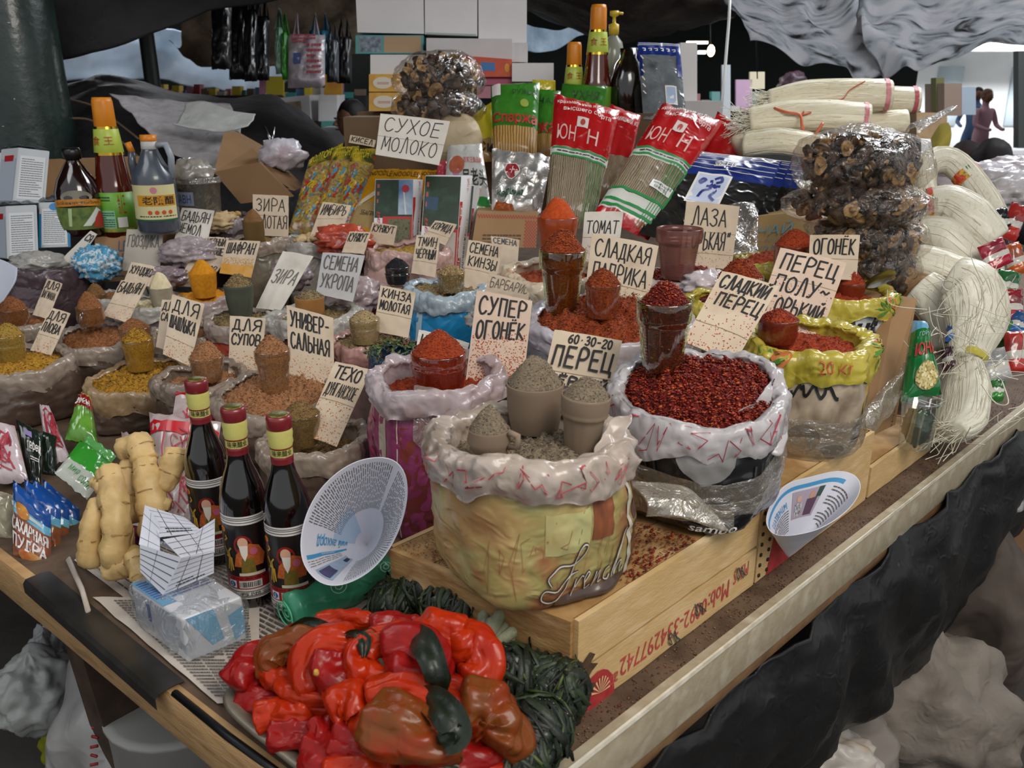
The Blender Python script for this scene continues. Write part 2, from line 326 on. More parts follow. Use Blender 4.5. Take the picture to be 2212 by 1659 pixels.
def sheet(ctrl, name, mat, nu=24, nv=24, wr=0, ws=6, th=.004, seed=0, parent=None, fold=None, **kw):
 """cloth or film through a net of points (rows of (u,v,d))"""
 R = [[at(*p) if len(p) == 3 and not isinstance(p, Vector) else Vector(p) for p in row] for row in ctrl]
 def cr(P, t):
  m = len(P) - 1; x = min(t * m, m - 1e-6); i = int(x); f = x - i
  p0, p1, p2, p3 = P[max(0, i-1)], P[i], P[min(m, i+1)], P[min(m, i+2)]
  return .5*((2*p1) + (p2-p0)*f + (2*p0-5*p1+4*p2-p3)*f*f + (3*p1-p0-3*p2+p3)*f**3)
 def fn(s, t):
  p = cr([cr(r, s) for r in R], t)
  if wr: p = p + Vector((nz3(p, ws, seed), nz3(p, ws, seed+5), nz3(p, ws, seed+9))) * wr + Vector((nz3(p, ws*3, seed), nz3(p, ws*3, seed+5), nz3(p, ws*3, seed+9))) * wr * .35
  if fold: p = p + Vector(fold[0]) * math.sin(s * fold[1] + 3 * noise.noise(Vector((s*4, t*2, seed)))) * fold[2]
  return p
 b = B(); b.grid(fn, nu, nv)
 n = (R[0][-1] - R[0][0]).cross(R[-1][0] - R[0][0]).normalized() * th
 N = len(b.v); m = nu + 1
 b.add([p + n for p in list(b.v)], [tuple(reversed(f)) for f in b.f], 0, list(b.uv))
 ring = list(range(m)) + [j*m + nu for j in range(1, nv+1)] + [nv*m + i for i in range(nu-1, -1, -1)] + [j*m for j in range(nv-1, 0, -1)]
 for q in range(len(ring)): r, r2 = ring[q], ring[(q+1) % len(ring)]; b.f.append((r2, r, r+N, r2+N)); b.mi.append(0)
 o = b.done(name, mat, parent, loc=None if parent else tuple(R[-1][0]), **kw); return o, fn
def blob(c, rx, ry, rz, seed, amp=.12, sc_=6, n=28, m=18, flat=0, rot=0, fn=None, mi=0, b=None):
 c = Vector(c); b = b or B(); cr_, sr = math.cos(rot), math.sin(rot)
 def g(a, t):
  th = 2*PI*a; ph = PI*(t - .5); d = Vector((math.cos(ph)*math.cos(th), math.cos(ph)*math.sin(th), math.sin(ph)))
  q = 1 + min(amp, .3) * noise.noise(d * sc_ * .35 + Vector((seed, 0, 0))) + (amp * .4 if amp > .35 else amp*.5) * (noise.noise(d * sc_ * .5 + Vector((seed, 3, 0))) if amp <= .35 else (.35 - abs(noise.noise(d * sc_ * .38 + Vector((seed, 3, 0))))) + .5*(.3 - abs(noise.noise(d * sc_ * .9 + Vector((seed, 9, 0))))))
  if fn: q *= fn(d)
  x, y, z = d.x*rx*q, d.y*ry*q, d.z*rz*q
  if flat and z < -rz*flat: z = -rz*flat + (z + rz*flat) * .1
  return c + Vector((x*cr_ - y*sr, x*sr + y*cr_, z))
 b.grid(g, n, m, mi, closeu=True); return b
# ================================================================ SETTING
TZ = .80
WOOD = M('b98f5e', .6, c2=('c9a272', '8a6238'), ns=9, stretch=(1, 1, 6), bump=.3, bs=60)
b = B(); b.box((0, 8, -.02), 16, 16, .02); fl = b.done('floor', M('4c4641', .9, c2='2c2926', ns=3, bump=.4, bs=14), None, kind='structure')
DKG = M('16241d', .7, c2='0d1512', ns=2)
wy = 13.0
xo0, xo1 = at(1965, 200, 12.4).x, at(2300, 200, 12.4).x
b = B(); b.box(((xo0 - 15) / 2, wy, 1.8), (xo0 + 15) / 2, .08, 1.8); b.done('wall_back', DKG, None, kind='structure')
b = B(); b.box(((xo1 + 16) / 2 , wy, 1.8), (16 - xo1) / 2, .08, 1.8); b.done('wall_back', DKG, None, kind='structure')
b = B(); b.box((-9, 6, 1.8), .08, 7, 1.8); b.done('wall_left', DKG, None, kind='structure')
t = thing('shopfront', 'sunlit pale shopfront with white awning across the bright street', 'building', (12, 24, 0))
b = B(); b.box((16, 26, 2.6), 5, .2, 2.6); b.done('facade', M('f2f4f4', .8, c2='dfe4e6', ns=1), t)
for i in range(4):
 b = B(); b.box((12.4 + i * 2.1, 25.75, 1.5), .35, .04, .8); b.done('window', M('b4c2ca', .3), t)
b = B(); b.hexa([V(10, 23.8, 2.6), V(19, 23.8, 2.6), V(19, 25.7, 3.1), V(10, 25.7, 3.1), V(10, 23.8, 2.7), V(19, 23.8, 2.7), V(19, 25.7, 3.2), V(10, 25.7, 3.2)]); b.done('awning', M('fafafa', .8), t)
# ---- tarpaulins that roof the hall
BLK = M('0d0c0f', .75, c2='1c1a1d', ns=3, bump=.5, bs=8)
BROWN = M('3a322b', .6, c2=('7a6a58', '1c1917'), ns=2.2, bump=.5, bs=7, tr=.3)
BLUE = M('a9bccb', .5, c2=('8ba0b0', '5c6468'), ns=1.6, dist=.6, bump=.5, bs=9, tr=.45, lo=.4, hi=.72)
BLUE2 = M('d8d8da', .5, c2=('c2c6ca', '5a5856'), ns=3.2, dist=1.4, bump=.2, bs=12, tr=.45, lo=.42, hi=.7, stretch=(1.6, 1.6, .5))
b = B()
for x0, x1, y0, y1 in ((-10, .7, .9, 9.2), (.7, 11, 7.4, 13.3), (-10, .7, 11.6, 13.3), (.7, 11, .9, 3.0)):  # unseen roof; its cover and gaps are laid out to shape the sky light
 for z in (3.05, 3.1): b.grid(lambda s, t: V(lerp(x0, x1, s), lerp(y0, y1, t), z + .1*math.sin(9*s) + .08*math.sin(7*t+s*5)), 20, 12)
b.done('ceiling', M('171418', .8, c2='2d2722', ns=1.4, bump=.4, bs=6), None, kind='structure')
def tarp(ctrl, label, mat, **kw):
 o, fn = sheet(ctrl, 'tarpaulin', mat, label=label, cat='tarpaulin', **kw); return o
tarp([[(60, -260, 3.2), (380, -260, 3.4), (800, -260, 3.8)], [(100, -40, 3.3), (300, -60, 3.8), (800, -80, 4.2)], [(90, 150, 3.6), (250, 110, 3.8), (480, 18, 4.1), (800, -18, 4.3)]],
 'black tarpaulin sagging low over the upper left beside the green column', BLK, wr=.05, ws=2)
tarp([[(380, -60, 6.2), (600, -60, 6.4), (760, -60, 6.4)], [(400, 70, 6.4), (480, 60, 6.4), (770, 20, 6.6)], [(350, 95, 6.6), (470, 148, 6.6), (780, 110, 6.8)]],
 'brown translucent tarpaulin sagging behind the hanging black bags', M('8a7a69', .6, c2=('6f6152', '3c332b'), ns=2.2, dist=1.5, bump=.8, bs=5, tr=.4), wr=.12, ws=2)
tarp([[(60, 60, 9), (320, 60, 9), (620, 130, 9)], [(60, 110, 9), (320, 120, 9), (620, 170, 9)], [(60, 175, 9), (320, 178, 9), (560, 205, 9)]],
 'pale blue-grey translucent sheet lit from behind, far left background', M('a9b4be', .6, c2=('c6ced6', '98a4b0'), ns=1.2, bump=.3, bs=5, tr=.6), wr=.06, ws=2)
tarp([[(1120, -160, 4.6), (1350, -160, 4.6), (1640, -160, 4.6)], [(1110, -20, 5), (1340, 30, 5), (1600, 20, 4.9)], [(1120, 10, 5.6), (1330, 100, 5.6), (1420, 82, 5.6), (1560, 30, 5.2)]],
 'dark grey-brown tarpaulin sagging above the tall orange-capped bottle', M('1d1a1b', .4, c2=('3a3432', '6b625a'), ns=2.6, dist=1, bump=.7, bs=6, tr=.12), wr=.09, ws=2.5)
tarp([[(1110, 52, 6.4), (1200, 62, 6.4), (1275, 56, 6.4)], [(1110, 92, 6.4), (1200, 92, 6.4), (1272, 64, 6.4)], [(1110, 118, 6.4), (1190, 100, 6.4), (1270, 66, 6.4)]],
 'white scrap of sheeting hanging right of the stacked white cartons', BLUE, wr=.05, ws=3)
tarp([[(1480, -240, 3.6), (1760, -260, 3.6), (1960, -240, 3.8)], [(1530, -60, 4.2), (1730, -30, 4.0), (1880, -30, 4.2)], [(1590, 40, 5), (1740, 60, 4.6), (1870, 90, 4.6)], [(1620, 92, 5.4), (1750, 135, 5.2), (1830, 155, 5), (1905, 170, 5)]],
 'white dirt-streaked tarpaulin swooping down above the noodle bundles', BLUE2, wr=.04, ws=1.6, fold=((0, -.6, 1), 15, .025), nu=70, nv=50)
tarp([[(1880, -240, 3.5), (2100, -240, 3.5), (2330, -240, 3.5)], [(1860, -20, 4), (2060, -10, 3.9), (2330, -60, 3.8)], [(1850, 70, 4.6), (2040, 70, 4.4), (2330, 20, 4.2)], [(1905, 172, 5), (1985, 138, 5), (2090, 108, 4.8), (2330, 84, 4.5)]],
 'white sagging tarpaulin at the top right corner over the bright doorway', BLUE2, wr=.04, ws=1.6, fold=((0, -.6, 1), 11, .03), seed=4, nu=70, nv=50)
# ---- posts
t = thing('column', 'thick dark green painted round steel column at the left edge', 'column', tuple(onz(50, 900, 0)))
cb = at(42, 170, 3.3); b = B(); b.lathe([(.185, 0), (.178, .8), (.162, 1.6), (.15, 3.2)], (cb.x, cb.y, 0), 48); b.done('shaft', M('22352f', .32, c2=('1a2a26', '2c413a'), ns=5, bump=.25, bs=30, coat=.3), t)
b = B()
for i in range(7):
 a = -1.3 + random.uniform(-.8, .8); z = random.uniform(1.3, 1.75); rr = .166
 p = V(cb.x + rr*math.cos(a), cb.y + rr*math.sin(a), z); b.box(p, random.uniform(.002, .006), .001, random.uniform(.001, .003), rz=a + PI/2)
b.done('paint_chip', M('c8cdc6', .5), t, kind='stuff')
p = at(322, 120, 6.2); b = B(); b.lathe([(.055, 0), (.055, 3)], (p.x, p.y, 0), 20); b.done('post', M('1b1f1f', .5), None, loc=(p.x, p.y, 0), label='thin dark post in front of the pale blue sheet, far left', cat='post')
b = B(); b.tube([at(1578, -40, 3.4), at(1575, 40, 3.4), at(1566, 150, 3.4), at(1556, 260, 3.4)], .006, 8); b.done('cable', M('d8dad8', .4), None, loc=at(1556, 260, 3.4), label='white electric cable hanging down behind the red noodle packets', cat='cable')
b = B(); b.tube([at(1640, -40, 5), at(1632, 60, 5.4), at(1636, 170, 5.6)], .004, 6); b.done('cord', M('1a1a1c', .6), None, loc=at(1636, 170, 5.6), label='thin black cord hanging before the dark green wall', cat='cord')
t = thing('bulb_lamp', 'glowing warm light bulb hanging far behind the blue packets', 'lamp', tuple(at(1535, 113, 8)))
b = B(); b.lathe([(.012, 0), (.03, .02), (.036, .05), (.028, .08), (.012, .1)], at(1535, 122, 8), 14); b.done('bulb', M('ffd9a0', .3, emit=14), t)
b = B(); b.tube([at(1535, 101, 8), at(1535, 40, 8)], .004, 6); b.done('wire', M('111111'), t)
b = B(); b.box(at(1506, 92, 9), .11, .015, .012); b.done('tube_light', M('fff6e0', .3, emit=10), None, loc=at(1508, 93, 9), label='bright white strip light far behind the blue packets', cat='lamp')
b = B(); b.box(at(1516, 113, 9.3), .04, .02, .016); b.done('strip_light', M('e8f6ff', .3, emit=6), None, loc=at(1512, 112, 9.3), label='small cold white lamp just left of the warm bulb', cat='lamp')
# ================================================================ TABLE
A_, B_ = onz(0, 1183, TZ), onz(600, 1645, TZ); C_, D_ = onz(1280, 1598, TZ), onz(2047, 1000, TZ)
def isect(p, q, r, s):
 d1, d2 = q - p, s - r; tt = ((r.x - p.x) * d2.y - (r.y - p.y) * d2.x) / (d1.x * d2.y - d1.y * d2.x); return p + d1 * tt
K0 = isect(A_, B_, C_, D_); LD = (A_ - B_).normalized(); RD = (D_ - C_).normalized()   # corner, left direction, right direction
LN = V(LD.y, -LD.x, 0); LN = LN if LN.dot(CAM - A_) > 0 else -LN
RN = V(RD.y, -RD.x, 0); RN = RN if RN.dot(V(1, 0, 0)) > 0 else -RN
LL, RL = 2.9, 4.2
tb = thing('market_table', 'long wooden market table with cream painted edge carrying all the spices', 'table', (K0.x, K0.y, 0))
b = B(); p0, p1, p3 = K0 - V(0, 0, .03), K0 + RD*RL - V(0, 0, .03), K0 + LD*LL - V(0, 0, .03); p2 = p3 + RD*RL*.9
dz = V(0, 0, .03); b.hexa([p0, p1, p2, p3, p0+dz, p1+dz, p2+dz, p3+dz]); b.done('tabletop', M('523f30', .75, c2=('65503e', '3c2c20'), ns=14, bump=.5, bs=120), tb, smooth=0)
def beam(p, q, n, w_, z0, z1, name, mat, off=0, nseg=14):
 bb = B(); d = (q - p)
 def g(s, t):
  a = [(0, z1), (w_*.85, z1), (w_, z1 - .006), (w_, z0 + .004), (w_*.9, z0), (0, z0)]; i = min(5, int(round(t*5))); o_, z = a[i]
  pp = p + d * s + n * (off + o_ + .0015 * noise.noise(V(s*20, i, 1))); return V(pp.x, pp.y, z + .0012*noise.noise(V(s*14, i*.3, 4)))
 bb.grid(g, nseg, 5); bb.add([g(0, i/5) for i in range(6)], [tuple(range(6))]); bb.add([g(1, i/5) for i in range(6)], [tuple(range(6))]); o = bb.done(name, mat, tb); sm(o, 30); return o
beam(K0 - LD*.0, K0 + LD*LL, LN, .018, TZ - .062, TZ + .001, 'front_beam', M('a67f54', .55, c2=('c39c6c', '6f4a2a'), ns=7, stretch=(1.2, 1.2, 9), bump=.35, bs=70))
CREAM = M('b3a78f', .6, c2=('a1947b', 'c5bba6'), ns=22, bump=.3, bs=90, det=8)
beam(K0 - RD*.02, K0 + RD*RL, RN, .014, TZ - .066, TZ + .004, 'side_board', CREAM)
beam(K0 + RD*.0, K0 + RD*RL, RN, .003, TZ + .002, TZ + .0065, 'trim_strip', M('efe9da', .5, c2='c9bfa8', ns=50), off=.0135)
beam(K0 + RD*.0, K0 + RD*RL, RN, .012, TZ - .085, TZ - .066, 'lower_rail', M('8a6a48', .6, c2='5f442b', ns=20))
q0, q1 = onz(1985, 985, TZ), onz(2260, 770, TZ)
b = B(); n_ = RN * .012
pts = [onz(1978, 960, TZ), onz(2300, 705, TZ)]
e = RN * .03; b.hexa([pts[0]-e, pts[1]-e, pts[1]+e*.2, pts[0]+e*.2, pts[0]-e+V(0,0,.022), pts[1]-e+V(0,0,.022), pts[1]+e*.2+V(0,0,.022), pts[0]+e*.2+V(0,0,.022)]); b.done('batten', M('7a5d41', .6, c2='4f3a28', ns=20), tb, smooth=0)
pa, pb = onz(84, 1246, TZ), onz(374, 1490, TZ)
b = B()
def g(s, t):
 prof = [(-.016, .0025), (-.002, .005), (.018, .0045), (.0225, -.001), (.0225, -.016)]; o_, z = prof[int(round(t*4))]; pp = pa + (pb-pa)*s + LN*o_; return V(pp.x, pp.y, TZ + z)
b.grid(g, 10, 4); sm(b.done('metal_edge', M('5c5855', .3, m=.7, c2='3a3836', ns=12), tb), 30)
pa2, pb2 = onz(384, 1494, TZ), onz(640, 1690, TZ)
b = B(); b.tube([pa2 + LN*.004, (pa2+pb2)/2 + LN*.006, pb2 + LN*.004], .005, 8); b.done('metal_edge', M('2b2b2e', .4, m=.8), tb)
def leg(top, bot, w_):
 b = B(); ax = LN * w_; ay = LD * w_; tp, bt = V(*top), V(*bot)
 b.hexa([bt-ax-ay, bt+ax-ay, bt+ax+ay, bt-ax+ay, tp-ax-ay, tp+ax-ay, tp+ax+ay, tp-ax+ay]); b.done('leg', M('54402f', .7, c2='2f241b', ns=25), tb, smooth=0)
lt = onz(135, 1330, TZ - .07) - LN * .03; leg(lt, (lt.x + .10, lt.y - .04, 0), .03)
l2 = K0 + RD*.35 + LD*.3; leg((l2.x, l2.y, TZ-.06), (l2.x, l2.y, 0), .035)
l3 = K0 + RD*2.4 + LD*.15; leg((l3.x, l3.y, TZ-.06), (l3.x, l3.y, 0), .035)
b = B(); q = K0 + LD*.5 + RD*.15; q2 = K0 + LD*2.6 + RD*.15; b.tube([V(q.x, q.y, .62), V(q2.x, q2.y, .62)], .02, 6); b.done('cross_rail', M('3b2c20', .8), tb)
# ---------------------------------------------------------------- wooden fruit crates under the right-hand sacks
PINE = M('dabb8c', .65, c2=('cba871', 'e2c79c'), ns=10, stretch=(1, 1, 5), bump=.25, bs=90)
PINE2 = M('c9a26b', .7, c2=('9c7443', 'd8b585'), ns=12, stretch=(1, 1, 4), bump=.3, bs=90)
RED = M('a5262b', .6, c2='b8423f', ns=60)
def crate(name, c0, rd, ld, rl, ll, z0, z1, label, planks_r=((0, .46), (.5, 1)), planks_l=((0, .46), (.5, 1)), ntop=4, mr=PINE, ml=PINE2):
 t = thing(name, label, 'crate', (c0.x, c0.y, z0)); H = z1 - z0; th = .007
 rn = V(rd.y, -rd.x, 0); rn = rn if rn.dot(ld) < 0 else -rn; ln = V(ld.y, -ld.x, 0); ln = ln if ln.dot(rd) < 0 else -ln
 c = V(c0.x, c0.y, 0)
 def pl(p, d, n, L, a, e, nm, m):
  b = B(); za, ze = z0 + H*a, z0 + H*e
  def g(s, tt):
   prof = [(0, za), (th, za), (th, ze), (0, ze)]; o_, z = prof[int(round(tt*3))]
   pp = p + d*L*s + n*(o_ + (.001*noise.noise(V(s*9, a*3, e)) if o_ else 0)); return V(pp.x, pp.y, z + .0015*noise.noise(V(s*17, a*5, z*40)))
  b.grid(g, 12, 3); b.add([g(0, i/3) for i in range(4)], [(0, 1, 2, 3)]); b.add([g(1, i/3) for i in range(4)], [(3, 2, 1, 0)]); sm(b.done(nm, m, t), 30)
 for a, e in planks_r: pl(c, rd, rn, rl, a, e, 'plank', mr)
 for a, e in planks_l: pl(c, ld, ln, ll, a, e, 'plank', ml)
 for a, e in planks_l: pl(c + rd*rl - ln*0, ld, -ln, ll, a, e, 'plank', ml)
 for a, e in planks_r: pl(c + ld*ll, rd, -rn, rl, a, e, 'plank', mr)
 for i in range(ntop):
  b = B(); a = i / ntop; p = c + ld*ll*(a + .01); q = ld*ll*(.97/ntop); z = z1 - .004
  b.hexa([V(*(p + o_)[:2], z + zz) for zz in (-.004, .003) for o_ in (V(0,0,0), rd*rl, rd*rl + q, q)]); b.done('slat', PINE2, t, smooth=0)
 for p in (c + rd*.012 + ld*.012, c + rd*(rl-.012) + ld*.012, c + rd*.012 + ld*(ll-.012)):
  b = B(); b.box((p.x, p.y, (z0+z1)/2 - .005), .009, .009, H/2 - .008, rz=math.atan2(rd.y, rd.x)); b.done('corner_post', PINE2, t, smooth=0)
 t['q'] = 0
 return t, (lambda L: (lambda s, tt, h=0: V(*(c + rd*rl*s + rn*(th + h))[:2], z0 + H*tt)))(0), (lambda s, tt, h=0: V(*(c + ld*ll*(1-s) + ln*(th + h))[:2], z0 + H*tt))
CT = .93
c0 = onz(1240, 1337, CT); rend = onz(1634, 1087, CT); lend = onz(850, 1182, CT)
rd = V(*(rend - c0)[:2], 0); rl = rd.length; rd.normalize(); ld = V(*(lend - c0)[:2], 0); ll = ld.length; ld.normalize()
cr1, PR, PL_ = crate('wooden_crate', c0, rd, ld, rl, ll, TZ + .002, CT, 'pale plywood fruit crate with red print under the pepper sack, nearest the camera')
def wrap(P, w_, h_): P2 = lambda s, t, h=0: P(s, t, h); P2.w, P2.hh = w_, h_; P2.n = V(0, 0, 1); return P2
PR = wrap(PR, rl, .13)
REDP = M('b0393a', .7, c2='c9564f', ns=90)
print_(PR, '0092-334297742', cr1, (.2, .10, .68, .30), REDP, rot=2, name='stencil')
print_(PR, 'Mob:', cr1, (.69, .10, .82, .32), REDP, rot=2, name='stencil')
print_(PR, 'M.K.S', cr1, (.85, .2, .95, .38), REDP, rot=2, name='stencil')
disc(PR, .09, .02, .085, .33, RED, cr1, 'stencil', n=20)
b = B()
for i in range(9):
 a = PI * i / 9; b.add([PR(.105 + .045*math.cos(a+e), .10 + .17*math.sin(a+e), .0016) for e in (-.07, .07)] + [PR(.105, .10, .0016)], [(0, 1, 2)])
b.done('stencil', M('e0c090', .7), cr1)
print_(PR, 'ab', cr1, (.15, .03, .19, .2), REDP, rot=2, name='stencil')
b = B(); rnd = random.Random(5)
for q in ((.86, .3), (.6, .22), (.45, .1)):
 ln_ = [(q[0] + .02*math.sin(i*1.9)+.009*i, q[1] + .1*math.cos(i*2.3)) for i in range(8)]; ribbon(b, PR, smooth_line(ln_, 3), .0014, (rl, .09), h=.0014)
b.done('scribble', M('3c4a44', .8), cr1, kind='stuff')
BRK = M('3a2a1c', .9, c2='6b4c30', ns=60)
shape(PR, [(0.005, .6), (.02, .56), (.05, .62), (.075, .56), (.055, .5), (.09, .44), (.06, .4), (.03, .3), (.04, .42), (.01, .46)], BRK, cr1, 'broken_patch', h=.0012)
shape(PR, [(0.0, .2), (.04, .14), (.09, .24), (.06, .28), (.02, .27)], BRK, cr1, 'broken_patch', h=.0012)
c1 = c0 + rd*(rl + .006); c1.z = 0
cr2, PR2, _ = crate('wooden_crate', c1, rd, ld, .38, .34, TZ + .002, CT, 'pale plywood fruit crate behind the newspaper cone with torn top edge', planks_r=((0, 1),))
PR2 = wrap(PR2, .36, .13)
shape(PR2, [(.08, 0), (.12, .5), (.2, .75), (.3, .8), (.32, .3), (.27, 0)], RED, cr2, 'stencil')
b = B()
for i in range(14): b.box(PR2(.02 + .06*(i % 2), .08 + .13*(i//2), .001), .0022, .0012, .0022, rz=math.atan2(rd.y, rd.x))
b.done('nail', M('3c332b', .6, m=.5), cr2, kind='stuff')
c2 = c1 + rd*.39; cr3, PR3, _ = crate('wooden_crate', c2, rd, ld, .3, .3, TZ + .002, CT - .07, 'low pine crate beneath the leaning cardboard box with maroon print', planks_r=((0, 1),))
for (u0, v0, d0, u1, v1, d1, wd, lab) in ((1100, 640, 2.0, 1900, 700, 1.95, .9, 'pine platform board beneath the red pepper sacks at the back'), (560, 640, 2.55, 1100, 640, 2.6, .5, 'pine platform board beneath the boxes of black fungus')):
 p, q = at(u0, v0, d0), at(u1, v1, d1); b = B(); z = .88
 b.hexa([V(p.x, p.y + .02, TZ+.002), V(q.x, p.y + .02, TZ+.002), V(q.x, p.y + wd, TZ+.002), V(p.x, p.y + wd, TZ+.002), V(p.x, p.y + .02, z), V(q.x, p.y + .02, z), V(q.x, p.y + wd, z), V(p.x, p.y + wd, z)])
 b.done('platform', PINE2, None, loc=(p.x, p.y, TZ), smooth=0, label=lab, cat='platform')
# ================================================================ SACKS OF SPICE
def PL(c, c2=None, **kw):   # crinkled plastic film colours
 kw.setdefault('r', .32); return M(c, c2=c2 or c, ns=kw.pop('ns', 14), crease=kw.pop('crease', 9), coat=.35, **kw)
GREYB = PL('85766a', ('9a8b7d', '5f5148'), ns=9, lo=.3, hi=.75); BROWNB = PL('4a3a32', ('5f4d42', '2e221d'), ns=8)
PINKW = PL('b09c9c', ('c4b6ba', '94706a'), ns=10, tr=.15); WHITEW = PL('b4adae', ('c8c4c6', '8a7e78'), ns=9, tr=.15)
DUST = PL('9c8c7c', ('b8aaa0', '7c6b5a'), ns=8, lo=.3, hi=.7); YEL = PL('a89830', ('bdae42', '7c6c20'), ns=8, crease=12)
PINKB = PL('b98f88', ('cba9a0', '8c5f58'), ns=10); LBLUE = PL('93a6b4', ('b0c0ca', '6c7f8c'), ns=10, tr=.1); GREYC = PL('a09c94', ('bdbab2', '7c756b'), ns=10, tr=.12)
BLUEB = PL('1573a8', ('2289bd', '0c527f'), ns=7); NAVY = PL('1b3450', ('28486a', '101d30'), ns=7); REDB = PL('a8402f', ('bb4c36', '7e2c20'), ns=7)
DKBR = PL('43343a', ('54444a', '2b2025'), ns=6); PURP = PL('7d2e56', ('8f3c66', '8a3f28'), ns=6)
PEPBODY = M('a98558', .35, c2=('bd9f68', 'a9a065', '9c6a44', '6f4632'), ns=6.5, dist=.5, crease=9, coat=.25, lo=.34, hi=.68, stretch=(1, 1, 1.6))
BWBODY = M('1b1b1d', .25, c2=('2a2a2c', 'cfd0d2'), ns=4.2, dist=1.2, crease=6, coat=.6, lo=.52, hi=.66, stretch=(1, 1, .5))
KITBODY = M('8d7d6c', .35, c2=('b5a48d', '5c4a3b'), ns=11, dist=1, crease=7, coat=.4)
GREYPRINT = M('9da0a3', .3, c2=('c6c8ca', '2c2e36'), ns=9, dist=1, crease=7, coat=.4, lo=.4, hi=.6)
SACKS = {}
def flakes(b, n, fn, size, rnd, lift=0, mi=0, thin=.35, up=.5):
 """n little chips lying on surface fn(rnd)->point"""
 for _ in range(n):
  p = fn(rnd); a = rnd.uniform(0, 2*PI); s = size * rnd.uniform(.5, 1.5)
  x = V(math.cos(a), math.sin(a), rnd.uniform(-up, up)).normalized() * s; y = V(-math.sin(a), math.cos(a), rnd.uniform(-up, up)).normalized() * s * rnd.uniform(.35, .9)
  z = x.cross(y).normalized() * s * thin
  if z.z < 0: z = -z
  p = p + V(0, 0, lift + s * .3)
  b.add([p - x, p - y, p + x, p + y, p + z + x*.1], [(0, 1, 4), (1, 2, 4), (2, 3, 4), (3, 0, 4), (3, 2, 1, 0)], mi)
def sack(name, u, v, hw, d, zb, label, body, rim, rimw=.026, roll=.011, drop=.03, heap=None, wob=.06, seed=1, tilt=0, flare=1.015, ry=1, low=.9, group=None, cinch=0, square=.1, vn=30, rimdrop=.03, kind='sack', bunch=.5):
 """open-topped bag: body, rolled-down collar. returns dict with surface functions"""
 c = at(u, v, d); r = hw * d / F * .95; z1 = c.z; t = thing(name, label, 'sack' if kind == 'sack' else 'bag', (c.x, c.y, zb), group)
 ph0 = math.atan2(-c.y, -c.x); rot = random.Random(seed).uniform(0, 6)
 def rr(a, tt):
  d_ = V(math.cos(a), math.sin(a), 0)
  q = 1 + wob * noise.noise(d_ * 1.3 + V(seed, 0, tt * 1.2)) * 1.5 + wob * .5 * noise.noise(d_ * 4 + V(seed, 2, tt * 3)) + wob * .22 * noise.noise(d_ * 11 + V(seed, 2, tt * 9))
  q *= 1 + square * math.cos(4 * a + rot) * (1 - tt) ** 2
  if tt < .999: q *= 1 + .022*(.3 - abs(noise.noise(V(math.cos(a)*2.5 + tt*1.5, math.sin(a)*2.5, seed + tt*4.5)))) * 2 + .012*(.3 - abs(noise.noise(V(math.cos(a)*6, math.sin(a)*6 + tt*3, seed + tt*9))))*2
  return q
 def tz(a): return tilt * math.cos(a - ph0) + .012 * noise.noise(V(math.cos(a)*1.7, math.sin(a)*1.7, seed + 9)) + .004*noise.noise(V(math.cos(a)*6, math.sin(a)*6, seed))
 H = z1 - zb
 rimw *= .55; roll *= .72
 def prof(tt):   # body radius
  tt = max(0, tt)
  if tt < .12: return low + (1.0 - low) * (tt / .12) ** .5
  return 1.0 + .05 * math.sin(PI * (tt - .12) / .88) - (.07 + cinch) * max(0, (tt - .6) / .4) ** 1.5
 def body_p(s, tt, h=0):   # s -1..1 across the side that faces the camera
  a = ph0 + s * PI/2; q = r * prof(tt) * rr(a, tt) + h; return V(c.x + math.cos(a)*q, c.y + math.sin(a)*q*ry, zb + (H + tz(a)) * tt)
 b = B(); b.grid(lambda s, tt: body_p(s*4, tt * .97), 110, vn, closeu=True); b.add([body_p(i/110*4, 0) for i in range(110)], [tuple(reversed(range(110)))])
 bo = b.done('body', body, t)
 rk = flare * prof(1)
 def col(s, tt):
  a = 2*PI*s + ph0; f1 = noise.noise(V(math.cos(a)*2.1, math.sin(a)*2.1, seed+3)); f2 = noise.noise(V(math.cos(a)*15, math.sin(a)*15, seed + tt*1.5)); f3 = noise.noise(V(math.cos(a)*5.5, math.sin(a)*5.5, seed + tt*3.1))
  base = r * rk * rr(a, 1)
  if tt < .4:   # inside wall
   x = tt/.4; o_ = -rimw * (1.1 - .5*x); z = -drop - .03 + (drop + .03) * x
  else:
   x = (tt-.4)/.6; an = PI * (1 - x * 1.25)
   o_ = -rimw*.1 + roll * 1.6 * math.cos(an) + .1 * rimw; z = roll * math.sin(an) * 1.2 if x < .6 else 0
   if x >= .6: y = (x-.6)/.4; o_ = roll*1.5 + roll*.35*math.sin(y*PI) ; z = .7*roll - (rimdrop + roll * .8) * y * (1 + .45*f1)
  f4 = noise.noise(V(math.cos(a)*3.5 + tt*4, math.sin(a)*3.5, seed + tt*13)); f5 = noise.noise(V(math.cos(a)*13 - tt*12, math.sin(a)*13, seed + tt*22))
  g_ = min(1, tt*2); q = base + o_ + roll * g_ * (.6*f3 + bunch*.45*f2 + .6*f4 + .55*f5)
  return V(c.x + math.cos(a)*q, c.y + math.sin(a)*q*ry, z1 + tz(a) + z + roll * g_ * (.35*f3 + .5*f4 + .3*f5))
 b = B(); b.grid(col, 170, 26, closeu=True); b.done('rolled_rim', rim, t)
 S = dict(t=t, bo=bo, c=c, r=r, z1=z1, body=body_p, col=col, ph0=ph0, rr=rr, rk=rk, tz=tz, ry=ry, rim=rimw, drop=drop)
 SACKS[name + str(seed)] = S; return S
